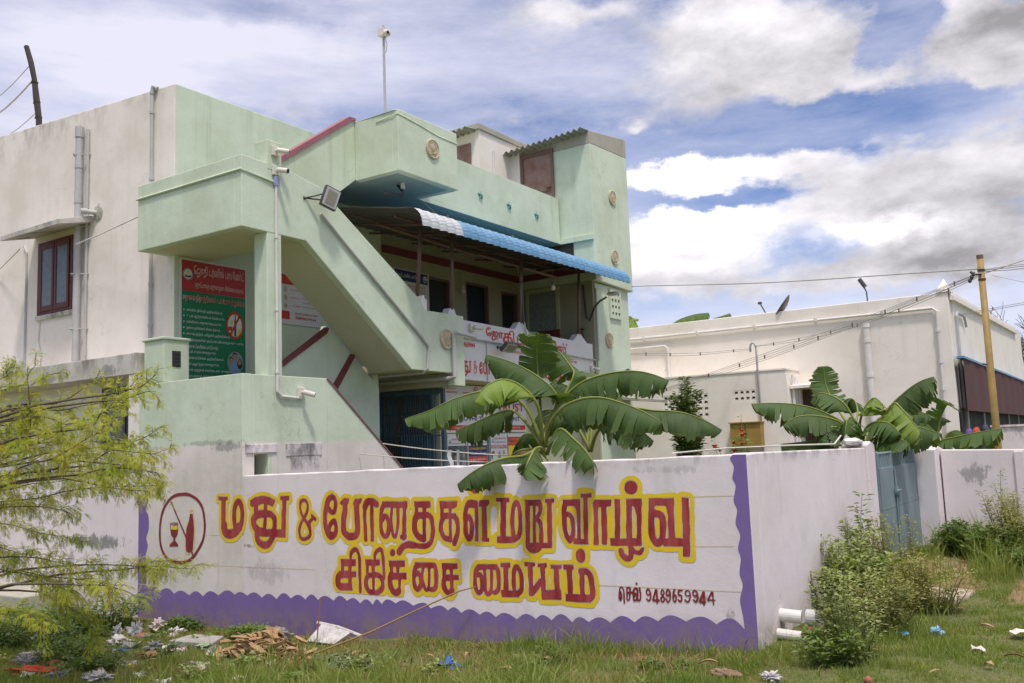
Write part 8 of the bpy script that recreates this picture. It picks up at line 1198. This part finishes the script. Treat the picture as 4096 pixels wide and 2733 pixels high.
def lump(name, label, cat, x, y, s, mat, seed, z=None, group='litter on the open ground', nu=44, nv=26, rough=.35, rot=0):
    rng = random.Random(seed); ks = [(Vector((rng.gauss(0, 1), rng.gauss(0, 1), rng.gauss(0, 1)))*rng.uniform(1.6, 7.5), rng.uniform(0, 6), rng.uniform(.3, 1)) for _ in range(8)]
    def fn(d): return 1+rough*sum(a*(.55-abs(math.sin(d.dot(k)+p)))*1.25/(.8+.10*k.length) for k, p, a in ks)
    s = tuple(q*.82 for q in s) if group == 'litter on the open ground' else s
    m = MB(); m.ball((0, 0, 0), s, nu, nv, fn); c_, s_ = math.cos(rot), math.sin(rot); zz = (gz(x, y) if z is None else z)+s[2]*.62
    m.v = [(x+a*c_-b*s_, y+a*s_+b*c_, zz+c) for a, b, c in m.v]
    o = m.build(name, mat, smooth=True); return tag(o, label, cat, group)
lump('plastic_bag', 'crumpled pinkish-white bag left of the half brick', 'bag', 5.45, 9.88, (.20, .15, .09), PLP, 1, rough=.6)
lump('plastic_bag', 'large clear bag beside the red cloth at the bottom left', 'bag', 5.25, 9.75, (.13, .17, .085), PLC, 2, rough=.5)
lump('cloth_heap', 'orange-red cloth lying at the bottom left corner', 'cloth', 5.0, 9.15, (.11, .36, .075), PLR, 3, rough=.3, rot=.5)
lump('plastic_bag', 'glossy white bag at the bottom edge under the thorn tree', 'bag', 5.10, 8.15, (.13, .17, .075), PLW, 4, rough=.6)
lump('plastic_bag', 'white bag with a blue scrap in front of it', 'bag', 6.31, 9.75, (.12, .20, .075), PLW, 5, rough=.6)
lump('plastic_bag', 'small upright clear bag behind the white ones', 'bag', 6.5, 10.08, (.07, .08, .12), PLC, 6, rough=.5)
lump('plastic_bag', 'pointed clear bag next to the small upright one', 'bag', 6.65, 9.95, (.08, .08, .13), PLC, 7, rough=.6)
lump('plastic_bag', 'rounded white bag against the purple border, behind its neighbour', 'bag', 7.02, 10.05, (.12, .14, .10), PLP, 8, rough=.45)
lump('plastic_bag', 'crumpled white bag below the round no-drinking symbol', 'bag', 6.9, 9.6, (.12, .15, .085), PLW, 9, rough=.6)
lump('plastic_bag', 'small clear bag between the brick and the foam board', 'bag', 6.35, 9.15, (.09, .12, .07), PLC, 10, rough=.6)
lump('plastic_bag', 'low crushed white bag in front of the foam board', 'bag', 6.2, 8.5, (.11, .14, .06), PLP, 12, rough=.6)
lump('plastic_bag', 'grey clear bag behind the red cloth', 'bag', 5.02, 8.75, (.11, .14, .07), PLC, 13, rough=.6)
lump('plastic_bag', 'white scraps at the far left edge', 'bag', 5.86, 11.2, (.12, .16, .07), PLW, 14, rough=.6)
lump('plastic_bag', 'clear puffed bag behind the heap of dead leaves', 'bag', 7.05, 7.95, (.12, .20, .11), PLC, 15, rough=.4)
lump('plastic_bag', 'bright blue plastic bag in the grass in front of the border', 'bag', 6.33, 5.02, (.08, .12, .06), PLB, 16, rough=.6)
lump('plastic_scrap', 'small blue scrap under the white bag', 'scrap', 6.12, 9.4, (.04, .12, .022), PLB, 17, rough=.6)
lump('plastic_bag', 'white crumpled bag at the bottom edge left of the lone weed', 'bag', 6.64, 2.33, (.05, .085, .04), PLW, 18, rough=.7)
lump('plastic_scrap', 'blue and white wrapper with a brown leaf on the lawn', 'scrap', 8.6, 1.55, (.05, .06, .045), plastic('pale_blue_wrapper', (.25, .45, .62)), 19, rough=.6)
lump('plastic_scrap', 'tiny blue wrapper on the lawn left of the bigger one', 'scrap', 8.45, 1.78, (.03, .045, .025), plastic('sky_blue_wrapper', (.12, .40, .58)), 20, rough=.6)
lump('plastic_scrap', 'yellow scrap in the grass under the thorn tree', 'scrap', 5.6, 8.46, (.03, .04, .03), plastic('yellow_wrapper', (.62, .48, .05)), 21, rough=.6)
lump('plastic_scrap', 'white strip of foil in front of the heap of dead leaves', 'scrap', 5.85, 7.75, (.05, .24, .03), PLW, 22, rough=.8, rot=.3)
lump('plastic_cup', 'white crushed cup at the left end of the heap of dead leaves', 'cup', 6.16, 7.95, (.06, .08, .055), PLW, 23, rough=.5)
lump('plastic_scrap', 'green and white wrapper on the edge of the foam board', 'scrap', 6.38, 8.35, (.09, .11, .022), PLG, 24, z=-.26, rough=.4)
lump('dark_heap', 'heap of dark rotting rubbish behind the half brick', 'rubbish', 5.75, 9.4, (.14, .2, .08), BRD, 25, rough=.7)
for x, y, sx_, sy_, lb, q in ((5.38, 9.44, .06, .10, 'half brick on the grass under the thorn tree', 1), (6.69, 9.86, .08, .14, 'broken brick behind the white bags', 2), (6.79, 1.69, .03, .045, 'piece of brick at the bottom edge right of the lone weed', 3), (8.35, 2.55, .06, .07, 'brick rubble under the white drain pipe', 4), (8.5, 2.45, .05, .06, 'small brick chip right of the drain pipe rubble', 5)):
    lump('brick', lb, 'brick', x, y, (sx_, sy_, .045), BRICK, 40+q, rough=.22, nu=10, nv=6, rot=q)
o = thing('foam_board', (6.5, 8.66, -.25), 'flat grey-white foam board lying by the purple border', 'board'); m = MB(); m.prism([(6.35, 8.90), (6.70, 8.96), (6.78, 8.52), (6.45, 8.30)], 'z', -.31, -.24); m.build('board', plastic('foam', (.38, .36, .33), 0, .8), o, bevel=.01)
o = thing('foam_tray', (7.12, 7.3, -.25), 'broken white foam tray leaning at the wall foot', 'tray'); m = MB(); m.add([(7.05, 7.5, -.27), (7.05, 7.1, -.27), (7.2, 7.0, -.17), (7.2, 7.42, -.11)], [(0, 1, 2, 3)]); m.build('tray', PLW, o, sol=.03); m = MB(); m.tube([(7.2, 7.50, -.10), (7.22, 7.2, -.13), (7.2, 6.85, -.19)], .02, 8); m.build('rim', PLW, o)
rng = random.Random(31)
for i in range(46):
    x, y = rng.uniform(4.9, 6.9), rng.uniform(6.4, 11.2); k = rng.uniform(.018, .055)
    if not inview(x, y): continue
    m = MB(); a = rng.uniform(0, 6.3); c = Vector((x, y, gz(x, y)+bumpz(x, y)+.035)); e = Vector((math.cos(a), math.sin(a), 0)); f = Vector((-e.y, e.x, 0))
    m.grid([[c+e*(k*(q-2)*rng.uniform(.7, 1.1))+f*(k*(r-1.5)*rng.uniform(.5, 1.1))+Vector((0, 0, rng.uniform(-.6, .9)*k)) for r in range(4)] for q in range(5)])
    tag(m.build('litter_scrap', (PLW, PLC, PAPER, PLP, BRL, PLC)[i % 6], clean=False, sol=.002), 'small crumpled scrap of litter trodden into the grass', 'scrap', 'small scraps trodden into the grass')
# heap of dead banana leaves
rng = random.Random(77); m = MB()
for i in range(190):
    s = rng.random(); c = Vector((6.32+rng.gauss(0, .12), 7.75-s*.95+rng.gauss(0, .05), -.29+.24*math.sin(PI*min(s*1.1, 1))*rng.random()+.03)); a = rng.gauss(2.2, .7); l = rng.uniform(.07, .22); w = rng.uniform(.02, .05); d = Vector((math.cos(a)*.6, math.sin(a), rng.uniform(-.3, .6))).normalized(); sd_ = d.cross(Vector((rng.gauss(0, .3), rng.gauss(0, .3), 1))).normalized(); n_ = sd_.cross(d); cv = rng.uniform(-1.6, 2.4); rows = []
    for k in range(5):
        f = k/4; p = c+d*(l*(f-.5))+n_*(l*cv*.35*(f-.5)**2*4*.3); ww = w*(1-.5*abs(2*f-1)); rows.append([p-sd_*ww+n_*ww*.7, p, p+sd_*ww+n_*ww*.7])
    m.grid(rows)
tag(m.build('dead_leaf_heap', [BRL], clean=False, sol=.006), 'heap of curled brown dead banana leaves in the middle of the litter', 'leaf heap')
m = MB()
for i in range(60):
    c = Vector((6.3+rng.gauss(0, .1), 6.95+rng.gauss(0, .16), -.25)); d = Vector((rng.gauss(0, .5), rng.gauss(0, .5), 1)).normalized(); l = rng.uniform(.08, .24); sd_ = d.orthogonal().normalized(); m.grid([[c+d*(l*f)+Vector((0, 0, -.1*f*f))+sd_*(q*.02*(1-.6*f)) for q in (-1, 1)] for f in (0, .5, 1)])
tag(m.build('dead_stalk_heap', [BRD], clean=False, sol=.006), 'darker heap of rotten stalks right of the curled brown leaves', 'leaf heap')
rng = random.Random(5)
SC_ = [(6.45, 5.93), (6.63, 5.49), (6.55, 6.3), (6.4, 5.6), (6.7, 5.1), (6.2, 6.6), (6.8, 4.6), (6.6, 4.2), (6.3, 4.4), (5.9, 6.2), (5.8, 8.4), (5.5, 8.0), (6.0, 8.9), (5.3, 8.5), (7.5, 1.02), (7.82, .89), (7.1, 1.3), (8.9, 1.2), (7.0, .4), (9.0, .7), (6.9, 2.9), (7.9, .3), (8.1, 2.3), (9.6, 1.5)]
for i, (x, y) in enumerate(SC_):
    m = MB(); a = rng.uniform(0, 6.3); l = rng.uniform(.03, .07); w = rng.uniform(.012, .035); d = Vector((math.cos(a), math.sin(a), 0)); s = Vector((-d.y, d.x, 0)); c = Vector((x, y, gz(x, y)+bumpz(x, y)+.03)); cv = rng.uniform(.2, .9)
    m.grid([[c+d*(l*(f-.5)*2)+s*(q*w*(1-.7*abs(2*f-1)))+Vector((0, 0, abs(q)*w*cv+.02*math.sin(f*3))) for q in (-1, 0, 1)] for f in (0, .25, .5, .75, 1)])
    tag(m.build('dead_leaf', BRL if i % 3 else BRD, clean=False, sol=.004), 'small curled brown leaf lying in the grass', 'leaf', 'dead leaves scattered in the grass')
for x, y, l, lb in ((7.96, 1.15, .035, 'white paper scrap on the lawn'), (8.64, .93, .045, 'white paper scrap at the right edge of the lawn'), (5.4, 6.6, .035, 'white paper scrap in the grass in front of the dry stalks'), (10.0, .9, .03, 'tiny white scrap on the lawn near the red soil')):
    m = MB(); c = Vector((x, y, gz(x, y)+.05)); m.grid([[c+Vector((l*(i-1.5)*rng.uniform(.6, 1.1), l*(j-1.5)*rng.uniform(.5, 1.1), rng.uniform(-.4, .8)*l)) for j in range(4)] for i in range(4)]); tag(m.build('paper_scrap', PAPER, clean=False, sol=.003), lb, 'scrap', 'paper scraps')
m = MB(); m.tube([(6.45, 6.75, -.20), (6.75, 6.3, -.02), (7.0, 5.95, .16), (7.25, 5.6, .33), (7.33, 5.45, .37)], [.011, .010, .009, .008, .005], 6); tag(m.build('dry_stick', paint('dry_stick', (.30, .19, .075), .8)), 'long dry stick leaning against the purple border', 'stick')
m = MB(); m.tube([(6.95, 7.25, -.22), (6.98, 7.22, .22)], .008, 6); tag(m.build('dry_stalk', paint('dry_stalk', (.30, .15, .06), .8)), 'thin upright dry stalk in front of the foam tray', 'stick')
rng = random.Random(9); m = MB()
for i in range(70): x, y = 6.24+rng.gauss(0, .12), 6.1+rng.gauss(0, .2); m.tube([(x, y, gz(x, y)), (x+rng.gauss(0, .04), y+rng.gauss(0, .04), gz(x, y)+.05+rng.random()*.03), (x+rng.gauss(0, .09), y+rng.gauss(0, .09), gz(x, y)+.02)], .010, 4)
tag(m.build('vegetable_scraps', paint('wilted_green', (.13, .17, .08), .7)), 'wilted green vegetable trimmings in front of the dry stick', 'scraps', None, 'stuff')
# drain pipes in the foot of the side wall, slabs by the gate
o = thing('drain_outlet', (8.0, 2.66, .18), 'white plastic drain pipe sticking out of the foot of the side wall', 'pipe'); m = MB(); m.tube([(7.97, 2.75, .19), (8.01, 2.50, .17)], .056, 18); m.build('pipe', PVCW, o); m = MB(); m.tube([(8.01, 2.46, .17), (8.02, 2.38, .167)], .072, 18, cap=False); [m.box(8.02+.062*math.cos(t)-.006, 8.02+.062*math.cos(t)+.006, 2.33, 2.40, .165+.062*math.sin(t)-.008, .165+.062*math.sin(t)+.008) for t in np.linspace(0, 2*PI, 11)[:-1]]; m.build('grating', PVC, o)
o = thing('drain_outlet', (7.9, 2.66, .05), 'short white pipe end in the grass below the drain pipe', 'pipe'); m = MB(); m.tube([(7.87, 2.72, .05), (7.9, 2.48, .03)], .045, 14); m.build('pipe', PVCW, o)
o = thing('step_slab', (10.3, 1.85, 0), 'flat pale concrete slab in the grass in front of the gate', 'slab'); m = MB(); m.prism([(9.95, 2.2), (10.3, 2.24), (10.6, 2.1), (10.72, 1.75), (10.6, 1.5), (10.25, 1.52), (10.0, 1.62), (9.9, 1.95)], 'z', -.05, .075); m.build('slab', plaster('pale_concrete', (.42, .34, .28), .7, .4), o, bevel=.02)
lump('earth_mound', 'smooth mound of pale earth at the foot of the gate', 'mound', 12.5, 2.1, (.75, .42, .085), paint('pale_earth', (.29, .205, .145), .95, .5, 5, bmp=1.0), 90, z=-.02, rough=.16, group=None)
lump('stone', 'rounded stone in the grass at the foot of the purple border', 'stone', 6.6, 2.65, (.07, .12, .035), paint('brown_stone', (.26, .16, .11), .9, .5, 9, bmp=.8), 91, rough=.25, group=None)
o = thing('concrete_ledge', (6.6, 12.2, -.3), 'old concrete ledge at the far left foot of the wall', 'ledge'); m = MB(); m.box(6.6, 7.39, 12.4, 16, -.4, -.02); m.build('ledge', CONC, o, bevel=.02)
